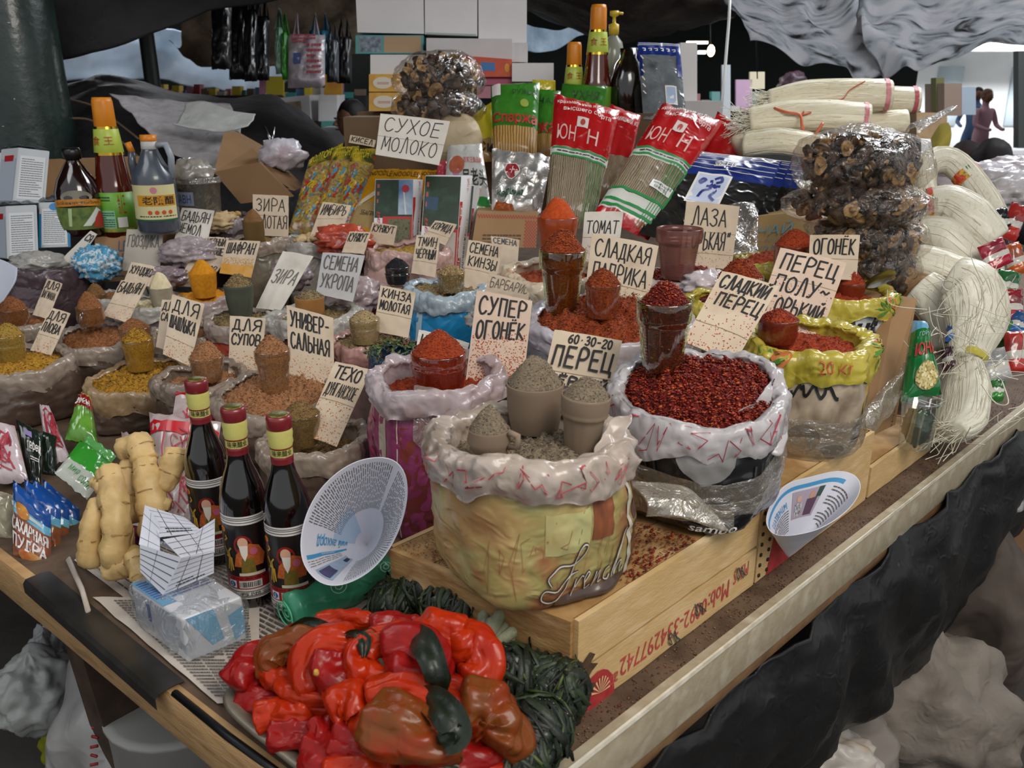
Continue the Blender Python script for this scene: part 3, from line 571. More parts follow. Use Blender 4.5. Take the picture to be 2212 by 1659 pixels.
def fill(S, label, mat, dome=.02, rough=.004, rs=22, seed=1, grains=None, cat='spice', name='ground_spice', off=(0, 0), level=0, dents=()):
 """heap of spice lying in the sack"""
 c, r = S['c'], S['r']; R = r * S['rk'] - S['rim'] * .72; z0 = S['z1'] - S['drop'] + level
 def p(x, y):
  q = math.hypot(x, y); a = math.atan2(y, x); k_ = S['rr'](a, 1); X = x * R * k_; Y = y * R * k_ * S['ry']
  z = z0 + dome * (1 - min(1, q)**2) + rough * noise.noise(V(x*r*rs*4, y*r*rs*4, seed)) * 2 + rough * .5 * noise.noise(V(x*r*rs*14, y*r*rs*14, seed))
  z += S['tz'](a) * q
  for dx, dy, dr, dd in dents: z += dd * math.exp(-((x-dx)**2 + (y-dy)**2) / dr**2)
  return V(c.x + X, c.y + Y, z)
 b = B(); b.grid(lambda s, t: p(t*math.cos(2*PI*s)*1.06, t*math.sin(2*PI*s)*1.06), 90, 34, closeu=True)
 mats = [mat]
 if grains:
  n, size, gm = grains; mats.append(gm); rnd = random.Random(seed)
  def f(rn): a = rn.uniform(0, 2*PI); q = rn.random() ** .5; return p(q*math.cos(a), q*math.sin(a))
  flakes(b, n, f, size, rnd, 0, 1)
 S['surf'] = p; S['R'] = R
 return b.done(name, mats, None, loc=(c.x, c.y, z0), label=label, cat=cat, kind='stuff')
def POW(c, c2, ns=260, bump=.7, bs=420, **kw): return M(c, .95, c2=c2, ns=ns, bump=bump, bs=bs, det=2, lo=.35, hi=.65, **kw)
CHILI = M('8f1408', .45, isl=('74160a', '92220c', 'aa3a18', '540e08', '80180a', 'b85426', '66140c', '982a10'))
PAPR = M('b8400c', .6, isl=('84300e', 'a04c14', '6e240c', 'bc6c26', '8e3a10', '581a08'))
HOT = M('c03008', .6, isl=('9a3410', 'b24a16', '84280c', 'c25c20', 'a03a10'))
PEPG = M('7a6a58', .9, isl=('6f6252', '8d7d69', '4a3f35', 'a89a85', '5c5044', '7e6e5c'))
TANG = M('a86a38', .8, isl=('94623c', 'a97950', '784a2a', 'c09a70', '885636'))
YELG = M('c08a1c', .8, isl=('a07218', 'b88a28', '6a4e18', 'ae7e24', '8a5c14', '4c4028'))
CUMG = M('8a7350', .8, isl=('8f7a55', '6b5638', 'a8936b', '77623f'))
TECH = M('7d6038', .9, isl=('80633a', '6a4f2c', '97794a', '5b4526'))
P_CHILI = POW('4a0a06', '6e1408'); P_PAPR = POW('74280c', '964010'); P_PEP = POW('6e6151', '85765f'); P_TAN = POW('8c5c38', 'a3744e'); P_YEL = POW('9c6c14', 'b08424')
P_HOT = POW('84280c', '9e3c10'); P_CUM = POW('77623f', '8f7a55'); P_ORA = POW('a83c0c', 'bd4c10', ns=160); P_TUR = POW('c07a06', 'd08c10', ns=120, bump=.5); P_BRO = POW('7c4a26', '905c34'); P_TEC = POW('6e5430', '86693c')
P_GAR = POW('cfc09a', 'ddd0ac', ns=90); P_GRN = POW('4d4f44', '6a6654'); P_DKB = POW('6b4a28', '7e5a34'); P_MUS = POW('94742c', 'a8883c')
S1 = sack('woven_sack', 1150, 945, 220, 1.0, CT + .004, 'big sack of ground pepper printed with warm landscape and the word French, white collar', PEPBODY, DUST, rimw=.03, roll=.013, drop=.022, seed=1, wob=.035, rimdrop=.032, low=.92, square=.07, tilt=.004)
fill(S1, 'coarse grey ground pepper filling the big sack nearest the camera', P_PEP, dome=.012, rough=.006, seed=1, grains=(9000, .0011, PEPG), dents=((-.3, .3, .3, -.012), (.3, -.4, .3, .008)))
S2 = sack('woven_sack', 1508, 838, 188, 1.16, CT + .004, 'black and white printed sack with white plastic collar heaped with chili flakes', BWBODY, WHITEW, rimw=.02, roll=.009, drop=.01, seed=2, wob=.05, tilt=-.022, flare=1.03, rimdrop=.04, low=.9)
fill(S2, 'glossy dark red chili flakes heaped in the black and white sack', P_CHILI, dome=.03, rough=.007, seed=2, grains=(9500, .0030, CHILI))
S3 = sack('woven_sack', 940, 812, 150, 1.38, TZ + .003, 'magenta and purple striped sack with translucent pinkish white collar left of the pepper sack', PURP, PINKW, rimw=.022, roll=.011, drop=.03, seed=3, wob=.06, rimdrop=.03, tilt=-.004)
fill(S3, 'bright red-orange hot pepper inside the magenta striped sack', P_HOT, dome=.01, seed=3, grains=(2500, .0014, HOT))
S4 = sack('woven_sack', 1318, 690, 192, 1.66, .882, 'wide sack of orange paprika flakes with lilac plastic collar holding two glasses', M('8c8a90', .5, c2='66656c', ns=8, crease=8), PL('b0aab2', ('c3bdc6', '8e7f80'), ns=10), rimw=.018, roll=.01, drop=.006, seed=4, wob=.05, tilt=-.012)
fill(S4, 'orange-red sweet paprika flakes covering the wide sack in the middle', P_PAPR, dome=.035, rough=.009, rs=14, seed=4, grains=(9500, .0019, PAPR))
S5 = sack('woven_sack', 1195, 592, 112, 2.0, .882, 'sack with stained cream plastic collar holding orange powder behind tall paprika glass', GREYB, PL('c3b095', ('d4c5ae', 'b5763a'), ns=8), rimw=.02, roll=.013, drop=.02, seed=5, tilt=-.01)
fill(S5, 'fine orange-red powder in the cream-collared sack behind the tall glass', P_PAPR, dome=.02, seed=5)
S6 = sack('woven_sack', 1745, 738, 138, 1.38, CT + .004, 'sack printed with a grey kitten and wrapped with a yellow leaf-print collar', KITBODY, YEL, rimw=.02, roll=.012, drop=.02, seed=6, rimdrop=.04, tilt=-.006, bunch=.8, wob=.07)
fill(S6, 'red semi-hot pepper powder in the yellow-collared kitten sack', P_HOT, dome=.02, seed=6, grains=(1500, .0016, CHILI))
S7 = sack('woven_sack', 1800, 632, 128, 1.85, .882, 'grey printed sack with yellow palm-print collar behind the kitten sack', GREYPRINT, YEL, rimw=.02, roll=.012, drop=.02, seed=7, rimdrop=.03, bunch=.8)
fill(S7, 'red hot pepper powder in the rear palm-print yellow sack', P_HOT, dome=.02, seed=7, grains=(1200, .0018, CHILI))
S8 = sack('woven_sack', 1582, 655, 110, 1.77, .882, 'small yellow plastic collared sack behind the card reading СЛАДКИЙ ПЕРЕЦ', M('6f6a60', .5), YEL, rimw=.02, roll=.01, drop=.01, seed=8)
fill(S8, 'dark red flakes in the yellow sack behind the chili glass', P_CHILI, dome=.02, seed=8, grains=(1500, .0022, CHILI))
S9 = sack('woven_sack', 1488, 602, 104, 2.0, .882, 'sack with clear pinkish plastic collar behind the tall chili flakes glass', GREYB, PL('b3a09e', ('cdbfbe', '8b6b66'), ns=9), rimw=.02, roll=.01, drop=0, seed=9)
fill(S9, 'dark red bitter chili flakes below the empty dusty glass', P_CHILI, dome=.025, seed=9, grains=(2200, .0026, CHILI))
S10 = sack('woven_sack', 1690, 565, 100, 2.15, .882, 'yellow plastic bag around chili, hidden behind the card ПЕРЕЦ ПОЛУГОРЬКИЙ', M('8a8030', .5), YEL, rimw=.02, roll=.014, drop=.0, seed=10)
fill(S10, 'red chili powder in the rearmost yellow bag', P_HOT, dome=.02, seed=10)
S11 = sack('plastic_sack', 600, 850, 138, 1.62, TZ + .003, 'brown-grey bag of reddish tan mixed spice right behind the vinegar bottles', BROWNB, GREYB, rimw=.014, roll=.009, drop=.008, seed=11, tilt=-.008, rimdrop=.03)
fill(S11, 'reddish tan universal spice mix with pale flecks behind the bottles', P_TAN, dome=.03, rough=.006, seed=11, grains=(6000, .0014, TANG))
S12 = sack('plastic_sack', 678, 950, 122, 1.47, TZ + .003, 'brown bag with grey-brown collar holding the card ТЕХО ДУНГАНСКОЕ', BROWNB, GREYB, rimw=.014, roll=.009, drop=.03, seed=12, rimdrop=.032, bunch=.8)
fill(S12, 'dark tan Dungan spice mix in the bag behind the paper cone', P_TEC, dome=.01, seed=12, grains=(2500, .0013, TECH))
S13 = sack('plastic_sack', 300, 818, 112, 1.85, TZ + .003, 'brown bag with rolled tan collar full of yellow kebab spice', BROWNB, PL('8d7456', ('a58a68', '6b543e'), ns=9), rimw=.012, roll=.008, drop=.006, seed=13, tilt=-.006, rimdrop=.04)
fill(S13, 'golden yellow kebab spice with dark seeds in the tan-collared bag', P_YEL, dome=.02, rough=.006, seed=13, grains=(4500, .0017, YELG))
S14 = sack('plastic_sack', 432, 815, 98, 1.70, TZ + .003, 'small grey-brown bag between the yellow spice and the reddish tan spice', BROWNB, PL('75655a', ('8f7e70', '54473e'), ns=9), rimw=.012, roll=.009, drop=.018, seed=14)
fill(S14, 'reddish brown soup spice in the small grey-brown bag', P_TAN, dome=.01, seed=14, grains=(1200, .0013, TANG))
S15 = sack('plastic_sack', 40, 782, 115, 1.87, TZ + .003, 'brown bag at the left frame edge with pilaf spice and grey collar', BROWNB, GREYB, rimw=.012, roll=.009, drop=.012, seed=15, rimdrop=.032)
fill(S15, 'yellow pilaf spice in the bag at the left frame edge', P_YEL, dome=.02, seed=15, grains=(2500, .0016, YELG))
S16 = sack('plastic_sack', 207, 730, 86, 2.05, TZ + .003, 'shiny grey-brown bag of rust brown powder with a mug standing in it', BROWNB, GREYB, rimw=.012, roll=.009, drop=.012, seed=16, rimdrop=.032, tilt=-.01)
fill(S16, 'rust brown lagman spice in the bag holding the clear mug', P_BRO, dome=.02, rough=.006, seed=16, grains=(2000, .0014, TANG))
S17 = sack('plastic_sack', 45, 695, 75, 2.2, TZ + .003, 'grey bag under the leftmost rust-coloured glass', BROWNB, GREYB, rimw=.012, roll=.009, drop=.012, seed=17)
fill(S17, 'rust red spice in the grey bag at far left', P_BRO, dome=.015, seed=17)
S18 = sack('plastic_bag', 108, 575, 100, 2.4, .83, 'large dark plum-brown plastic bag with crumpled clear film inside', DKBR, DKBR, rimw=.03, roll=.01, drop=.02, seed=18, rimdrop=.04, kind='bag')
S19 = sack('plastic_bag', 325, 655, 78, 2.2, TZ + .003, 'greyish bag of pale garlic powder behind the star anise card', DKBR, GREYC, rimw=.012, roll=.008, drop=.01, seed=19, kind='bag')
fill(S19, 'pale cream garlic powder beside the cloudy glass', P_GAR, dome=.012, seed=19)
S20 = sack('plastic_bag', 440, 642, 78, 2.3, TZ + .003, 'pinkish brown plastic bag of turmeric', PINKB, PL('8d7770', ('b0a09c', '6a534b'), ns=9), rimw=.012, roll=.009, drop=.008, seed=20, kind='bag')
fill(S20, 'deep yellow turmeric powder around the turmeric-covered glass', P_TUR, dome=.02, seed=20)
S21 = sack('plastic_bag', 528, 688, 88, 2.0, TZ + .003, 'orange-red plastic bag with grey collar holding cumin seed', M('b5432a', .4, c2='8a2f1c', ns=9, crease=9), PL('8f8078', ('a89a92', '6a5a52'), ns=9), rimw=.012, roll=.008, drop=.008, seed=21, kind='bag')
fill(S21, 'brownish cumin seeds around the grey-green glass', P_CUM, dome=.012, seed=21, grains=(2500, .0022, CUMG), cat='seeds', name='cumin_seed')
S22 = sack('plastic_bag', 680, 682, 96, 2.0, TZ + .003, 'grey translucent plastic bag around the dill seed cup', M('8c5048', .5, c2='6e6a64', ns=5), GREYC, rimw=.016, roll=.013, drop=.01, seed=22, bunch=.9, kind='bag', wob=.1)
fill(S22, 'dill seeds in the grey translucent bag', P_CUM, dome=.01, seed=22, grains=(1500, .0018, CUMG), cat='seeds', name='dill_seed')
S23 = sack('plastic_bag', 795, 738, 86, 1.82, TZ + .003, 'dusty pink plastic bag with ground coriander in a glass', PINKB, PL('a5736c', ('bd918a', '8b6a5a'), ns=9), rimw=.012, roll=.008, drop=.008, seed=23, kind='bag')
fill(S23, 'ground coriander in the dusty pink bag', P_CUM, dome=.012, seed=23, grains=(1500, .0014, CUMG))
S24 = sack('plastic_bag', 858, 762, 58, 1.64, TZ + .003, 'dark blue bag of dried green herbs behind the magenta sack', NAVY, NAVY, rimw=.008, roll=.006, drop=0, seed=24, kind='bag')
S25 = sack('plastic_bag', 965, 628, 90, 2.02, .84, 'blue bag with pale blue-grey collar around coriander seeds', BLUEB, LBLUE, rimw=.014, roll=.012, drop=.004, seed=25, bunch=.9, rimdrop=.032, kind='bag')
fill(S25, 'coriander seeds lying in the blue bag', P_CUM, dome=.01, seed=25, grains=(800, .002, CUMG), cat='seeds', name='coriander_seed')
S26 = sack('plastic_bag', 858, 632, 62, 2.18, .84, 'red plastic bag with pinkish collar under the black cumin glass', M('a02a2c', .35, c2='7a1c20', ns=8, crease=9), PINKB, rimw=.012, roll=.009, drop=.01, seed=26, kind='bag')
fill(S26, 'black cumin seed in the small red bag', POW('16151a', '25242a'), dome=.01, seed=26)
S27 = sack('plastic_bag', 882, 540, 96, 2.4, .884, 'pink translucent bag with pleated collar before the boxes of black fungus', PINKB, PL('c09890', ('d5b2aa', '9b6e66'), ns=9, tr=.1), rimw=.014, roll=.012, drop=.01, seed=27, bunch=1.0, rimdrop=.0325, kind='bag')
fill(S27, 'ochre cinnamon powder in the pink pleated bag', P_MUS, dome=.01, seed=27)
S28 = sack('plastic_bag', 682, 520, 78, 2.5, .884, 'smoky grey translucent bag holding dried ginger chunks', PL('6c675f', ('8a857c', '4a463f'), ns=8), GREYC, rimw=.02, roll=.009, drop=.012, seed=28, rimdrop=.032, kind='bag')
S29 = sack('plastic_bag', 560, 520, 66, 2.45, .884, 'olive-grey bag holding ground cumin behind the card ШАФРАН', PL('5f5848', ('7a7260', '3f3a2f'), ns=8), GREYB, rimw=.012, roll=.009, drop=.01, seed=29, kind='bag')
fill(S29, 'olive brown ground cumin around the opaque brown glass', P_TEC, dome=.012, seed=29)
S30 = sack('plastic_bag', 500, 470, 46, 2.6, .884, 'small dark bag of dried slices left of the card ЗИРА МОЛОТАЯ', DKBR, PL('6d6268', ('8d8288', '4a4046'), ns=8), rimw=.01, roll=.007, drop=0, seed=30, kind='bag')
S31 = sack('plastic_bag', 1105, 640, 62, 1.95, .84, 'navy bag with clear film collar behind the card БАРБАРИС', NAVY, LBLUE, rimw=.012, roll=.008, drop=0, seed=31, kind='bag')
fill(S31, 'dark barberries in the navy bag', POW('3a1416', '5a2022'), dome=.01, seed=31)
S32 = sack('plastic_bag', 395, 720, 70, 2.0, TZ + .003, 'dark bag of salad spice behind the card ДЛЯ ШАШЛЫКА', BROWNB, GREYB, rimw=.012, roll=.008, drop=.01, seed=32, kind='bag')
fill(S32, 'orange-tan salad spice behind the kebab card', P_TAN, dome=.015, seed=32)
S33 = sack('plastic_bag', 255, 640, 62, 2.3, TZ + .003, 'dark grey bag below the blue striped cloth with brown powder', PL('4b463f', ('6a645b', '2e2a26'), ns=8), GREYC, rimw=.01, roll=.007, drop=.01, seed=33, kind='bag')
fill(S33, 'brown spice powder behind the clear mug', P_DKB, dome=.02, seed=33)
# ---- print on the sacks
def zig(b, P, s0, s1, t0, t1, n, wd, W, H, rnd, h=.0012):
 for i in range(n):
  x = lerp(s0, s1, (i + .5) / n); ln = [(x + rnd.uniform(-.05, .05) * (s1 - s0), rnd.uniform(t0, t1)) for _ in range(4)]; ln.append(ln[0]) if rnd.random() < .5 else None; ribbon(b, P, ln, wd, (W, H), h)
def colpatch(S, lo=.72, hi=1.0):
 return lambda s, t, h=0: (lambda p: p + (p - V(S['c'].x, S['c'].y, p.z)).normalized() * (h + .0008))(S['col'](s * .25, lo + (hi - lo) * (1 - t)))
rnd = random.Random(3)
b = B(); zig(b, colpatch(S1), -.8, .7, .2, .95, 14, .0016, .34, .06, rnd); b.done('printed_zigzag', M('b8404a', .7), S1['bo'])
b = B(); zig(b, colpatch(S2, .7), -.85, .9, .1, .9, 15, .0015, .34, .07, rnd); b.done('printed_zigzag', M('a8263a', .7), S2['bo'])
P = S1['body']; W, H = .35, .15
b = B(); b.grid(lambda s, t: P(.70 + .045*s + .05*(1-t), .02 + .86*t, .0012 + .0008*math.sin(t*40)), 3, 24); b.done('white_band', M('cfc9bd', .5, c2='b5ab98', ns=40, crease=14), S1['bo'])
b = B(); b.grid(lambda s, t: P(.40 + .17*s, .46 + .40*t, .0008), 8, 10); b.done('printed_scene', M('6a3f30', .35, c2=('9a5c3c', '3f2a2a'), ns=22, stretch=(3, 3, .5), crease=8, coat=.3), S1['bo'])
b = B(); b.grid(lambda s, t: P(.82 + .3*s, .05 + .7*t, .0006), 8, 10); b.done('printed_scene', M('8f5a3f', .35, c2=('5e4038', '7a3d2c'), ns=9, crease=8, coat=.3), S1['bo'])
b = B(); b.grid(lambda s, t: P(.08 + .30*s, .42 + .30*t, .0006), 8, 8); b.done('printed_scene', M('b3b377', .35, c2=('c3c086', 'b08a52'), ns=9, crease=8, coat=.3), S1['bo'])
b = B(); zig(b, P, -.3, .65, .05, .62, 12, .0007, W*.8, H, rnd, .0014); b.done('printed_cracks', M('a06a48', .6), S1['bo'])
for (wd, mt_, hh) in ((.0042, M('4a3a34', .5), .0020), (.0016, M('d8d2c4', .4), .0027)):
 b = B(); S_ = [[(.12, .2), (.10, .27), (.17, .33), (.26, .33), (.33, .38), (.36, .44), (.33, .46), (.29, .40), (.24, .22), (.20, .12), (.12, .06), (.06, .1), (.08, .17), (.16, .15), (.24, .24), (.30, .26)],
  [(.27, .06), (.30, .2), (.29, .13), (.34, .2), (.36, .19)], [(.37, .14), (.41, .19), (.40, .21), (.37, .17), (.38, .08), (.42, .1)], [(.44, .08), (.46, .2), (.45, .12), (.49, .2), (.49, .1), (.51, .11)], [(.57, .2), (.54, .18), (.53, .12), (.56, .1), (.58, .13)], [(.60, .1), (.65, .36), (.69, .46), (.65, .34), (.62, .12), (.65, .2), (.67, .2), (.67, .11), (.70, .14)]]
 for l in S_: ribbon(b, P, smooth_line(l, 5), wd, (.27, .15), hh)
 b.done('script_lettering', mt_, S1['bo'])
def tuft(c, dirv, L, w_, mat, par, nm='corner', seed=1):
 b = B(); d = Vector(dirv).normalized(); sd = d.cross(V(0, 0, 1)).normalized()
 b.grid(lambda s, t: Vector(c) + d*L*t + sd*w_*(s-.5)*(1 - .55*t) + V(0, 0, .02*(1-t)*(1-(2*s-1)**2) + .004*noise.noise(V(s*5, t*5, seed))), 8, 8); o = b.done(nm, mat, par); md = o.modifiers.new('s', 'SOLIDIFY'); md.thickness = .003; return o
b = B(); b.grid(lambda s, t: S1['body'](.15 + .65*s, .075 - .075*t, .001 + .012*t*math.sin(s*PI)), 24, 4); b.done('seam', M('4b3a33', .35, crease=10, coat=.3), S1['t'])
P = S2['body']
rect(P, -.78, .12, -.42, .85, M('c9cacc', .3, c2=('9fa0a2', 'e2e2e2'), ns=9, crease=7, coat=.5), S2['bo'], 'printed_portrait', nu=10, nv=10)
rect(P, -.40, .0, .55, .16, M('0a0a0b', .25, coat=.6), S2['bo'], 'black_hem', nu=14, nv=3)
b = B(); b.grid(lambda s, t: P(.08 + .22*(2*s-1), .86 - .32*t*math.sqrt(max(0, 1 - (2*s-1)**2)), .003), 16, 6); b.done('printed_chin', M('8c8b8a', .3, c2='747270', ns=9, coat=.4), S2['bo'])
b = B()
for i in range(3): b.add([p for j in range(13) for p in (P(.08 + (.36+.07*i)*math.cos(PI+PI*j/12), .66 + (.36+.09*i)*math.sin(PI+PI*j/12), .0016), P(.08 + (.375+.07*i)*math.cos(PI+PI*j/12), .66 + (.39+.09*i)*math.sin(PI+PI*j/12), .0016))], [(2*j, 2*j+1, 2*j+3, 2*j+2) for j in range(12)])
b.done('printed_folds', M('3a3a3d', .4), S2['bo'])
print_(P, 'sambo', S2['bo'], (.0, .04, .34, .13), M('e8e8e8', .5), h=.0022, shear=.2, bold=.01)
print_(P, 'M', S2['bo'], (-.72, .82, -.5, .95), M('141414', .5), h=.0022)
def strap(S, s0, s1, t0, t1, mat, par, nm='cling_film', w_=.18, h=.003):
 b = B(); b.grid(lambda s, t: S['body'](lerp(s0, s1, s), lerp(t0, t1, s) + w_*(t-.5)*(1+.3*math.sin(s*7)), h + .004*abs(noise.noise(V(s*9, t*5, 2)))), 30, 8); b.done(nm, mat, par)
FILM = CLEAR('f2efe8', .16, .7, .14, 22, .16, 'c9bfae')
strap(S2, -1.05, .95, .34, .5, FILM, S2['t'], w_=.30); strap(S2, -1.05, .3, .55, .2, FILM, S2['t'], w_=.2, h=.006); strap(S2, -.6, .8, .2, .34, FILM, S2['t'], w_=.2, h=.006)
P = S3['body']
for s0, s1, m_ in ((-.62, -.5, 'c9c2ae'), (.0, .02, 'c9c2ae'), (-.36, -.35, 'd8d0be')): rect(P, s0, .02, s1, .94, M(m_, .4, c2='a8987f', ns=20, crease=9), S3['bo'], 'printed_stripe', nu=2, nv=12)
rect(P, -.33, .02, .4, .8, M('8a3f2a', .35, c2=('6e2e3a', '9c5532'), ns=7, crease=8, coat=.4), S3['bo'], 'printed_panel', h=.0003, nu=10, nv=8)
print_(P, 'Т', S3['bo'], (-.86, .72, -.7, .82), M('c41e5a', .4), rot=1, h=.002, bold=.02); print_(P, 'Ш', S3['bo'], (-.88, .45, -.72, .62), M('c41e5a', .4), rot=1, h=.002, bold=.02)
strap(S3, -.2, .9, .9, .45, FILM, S3['t'], w_=.35)
P = S6['body']
b = B(); l = [(-.75 + i*.012, .68 + .05*math.sin(i*.55) + (.05 if i % 9 == 0 else 0)) for i in range(90)]; ribbon(b, P, smooth_line(l, 2), .006, (.25, .17), .0015); b.done('script_lettering', M('1a1a1a', .5), S6['bo'])
for s, t_, rs, rt in ((.05, .2, .17, .15), (.62, .24, .1, .1), (.35, .1, .12, .06)): disc(P, s, t_, rs, rt, M('3d322b', .6, c2='5e5044', ns=60), S6['bo'], 'printed_kitten', h=.0012)
rect(P, .75, .0, .92, .75, M('d8b02a', .4, c2='a98420', ns=12, crease=9), S6['bo'], 'printed_edge', nu=4, nv=8)
strap(S6, -.6, 1.1, .14, .4, FILM, S6['t'], w_=.3); strap(S6, -.5, 1.2, .02, .2, FILM, S6['t'], w_=.25, h=.008)
P = S7['body']
print_(P, 'Cut', S7['bo'], (-.02, .3, .62, .62), M('141416', .5), h=.0015, shear=.35, bold=.03)
print_(P, 'Out', S7['bo'], (.0, .62, .55, .9), M('141416', .5), h=.0015, shear=.35, bold=.03)
rect(P, .7, .1, .95, .9, M('38424f', .4, c2='20262e', ns=22, crease=8), S7['bo'], 'printed_edge', nu=5, nv=8)
rect(P, -.1, .0, .7, .26, M('cfcdd0', .4, crease=8), S7['bo'], 'printed_hem', nu=8, nv=3)
LEAF = M('4d8a2c', .5, c2='3a7024', ns=40); ORG = M('c8703a', .5, c2='b45a2c', ns=30)
def palm(Pc, s, t, rs, rt, par, n=7):
 b = B()
 for i in range(n):
  a = PI * (.05 + i / (n-1) * 1.3) - .5; w_ = .16
  b.add([Pc(s, t, .002), Pc(s + rs*.6*math.cos(a-w_), t + rt*.6*math.sin(a-w_), .0022), Pc(s + rs*math.cos(a), t + rt*math.sin(a), .0022), Pc(s + rs*.6*math.cos(a+w_), t + rt*.6*math.sin(a+w_), .0022)], [(0, 1, 2, 3)])
 b.done('printed_leaf', LEAF, par)
for S, spots in ((S6, ((-.35, .45), (.95, .5))), (S7, ((.62, .35), (1.05, .6)))):
 Pc = colpatch(S, .62)
 for s, t_ in spots: disc(Pc, s + .12, t_ + .25, .1, .3, ORG, S['bo'], 'printed_fruit', h=.0014); palm(Pc, s, t_, .2, .5, S['bo'])
print_(colpatch(S6, .66), '20 кг', S6['bo'], (.12, .3, .4, .62), M('c05a3a', .5), h=.002); print_(colpatch(S6, .66), '20', S6['bo'], (.98, .3, 1.12, .62), M('c05a3a', .5), h=.002)
P = S25['body']; rect(P, -.52, .0, -.42, .9, M('9fb5c0', .4), S25['bo'], 'printed_stripe', nu=2, nv=8)
o, _ = sheet([[(1590, 890, 1.10), (1640, 862, 1.12), (1682, 815, 1.16), (1694, 805, 1.18)], [(1585, 905, 1.105), (1640, 870, 1.12), (1695, 845, 1.15), (1706, 855, 1.17)], [(1595, 928, 1.1), (1640, 925, 1.11), (1690, 908, 1.13), (1700, 890, 1.15)], [(1600, 932, 1.1), (1640, 958, 1.105), (1674, 980, 1.115), (1688, 940, 1.14)]],
 'hanging_film', WHITEW, wr=.016, ws=14, parent=S2['t'], nu=26, nv=26, th=.002)
o, _ = sheet([[(1300, 940, .97), (1330, 915, .985), (1358, 890, 1.0)], [(1285, 985, .945), (1330, 962, .95), (1366, 925, .975)], [(1290, 1008, .94), (1330, 1000, .94), (1362, 960, .955)]], 'hanging_film', DUST, wr=.014, ws=18, parent=S1['t'], nu=20, nv=20, th=.002)
sheet([[(1345, 1040, 1.05), (1420, 1040, 1.06), (1490, 1080, 1.05)], [(1390, 1085, 1.02), (1450, 1100, 1.03), (1540, 1120, 1.03)], [(1400, 1130, 1.02), (1470, 1140, 1.02), (1560, 1140, 1.03)]], 'plastic_film', FILM, wr=.02, ws=9, label='crumpled clear film bunched between the pepper sack and the chili sack', cat='film')
sheet([[(1960, 770, 1.66), (1900, 840, 1.6), (1800, 940, 1.45)], [(1955, 800, 1.62), (1895, 870, 1.55), (1770, 985, 1.4)], [(1950, 850, 1.62), (1880, 930, 1.55), (1740, 1020, 1.38)]], 'plastic_film', FILM, wr=.02, ws=9, label='long twisted strip of clear film stretched across the cardboard box with maroon print', cat='film')
b = B(); rnd = random.Random(8)
def f(rn): s, t_ = rn.uniform(.25, .62), abs(rn.gauss(0, .06)); p = c0 + rd*(rl*s) + ld*t_; return V(p.x, p.y, CT + .001)
flakes(b, 700, f, .0022, rnd); b.done('spilled_flakes', CHILI, None, loc=(c0.x, c0.y, CT), kind='stuff', label='spilled red chili flakes on the nearest crate beside the pepper sack', cat='spice')
b = B()
def f(rn): s, t_ = rn.uniform(-.0, .4), rn.uniform(.6, .98); p = c0 + rd*(rl*s) + ld*(ll*t_); return V(p.x, p.y, CT + .001)
flakes(b, 1500, f, .0014, rnd); b.done('spilled_spice', M('7a5a42', .9, isl=('6e5a48', '8a7058', '9a4020', '5a4a3c')), None, loc=(lend.x, lend.y, CT), kind='stuff', label='spilled brown pepper dust on the left end of the nearest crate', cat='spice')
def f(rn): s = rn.uniform(.0, 2.2); p = K0 + RD*s - RN*abs(rn.gauss(0, .03)); return V(p.x, p.y, TZ + .001)
b = B(); flakes(b, 2500, f, .0014, rnd); b.done('spilled_spice', M('6a4a36', .9, isl=('5a4030', '7a5a42', '8a3a1c', '4a382c', '9a7a5a')), None, loc=(K0.x, K0.y, TZ), kind='stuff', label='brown spice dust spilled along the right table edge', cat='spice')
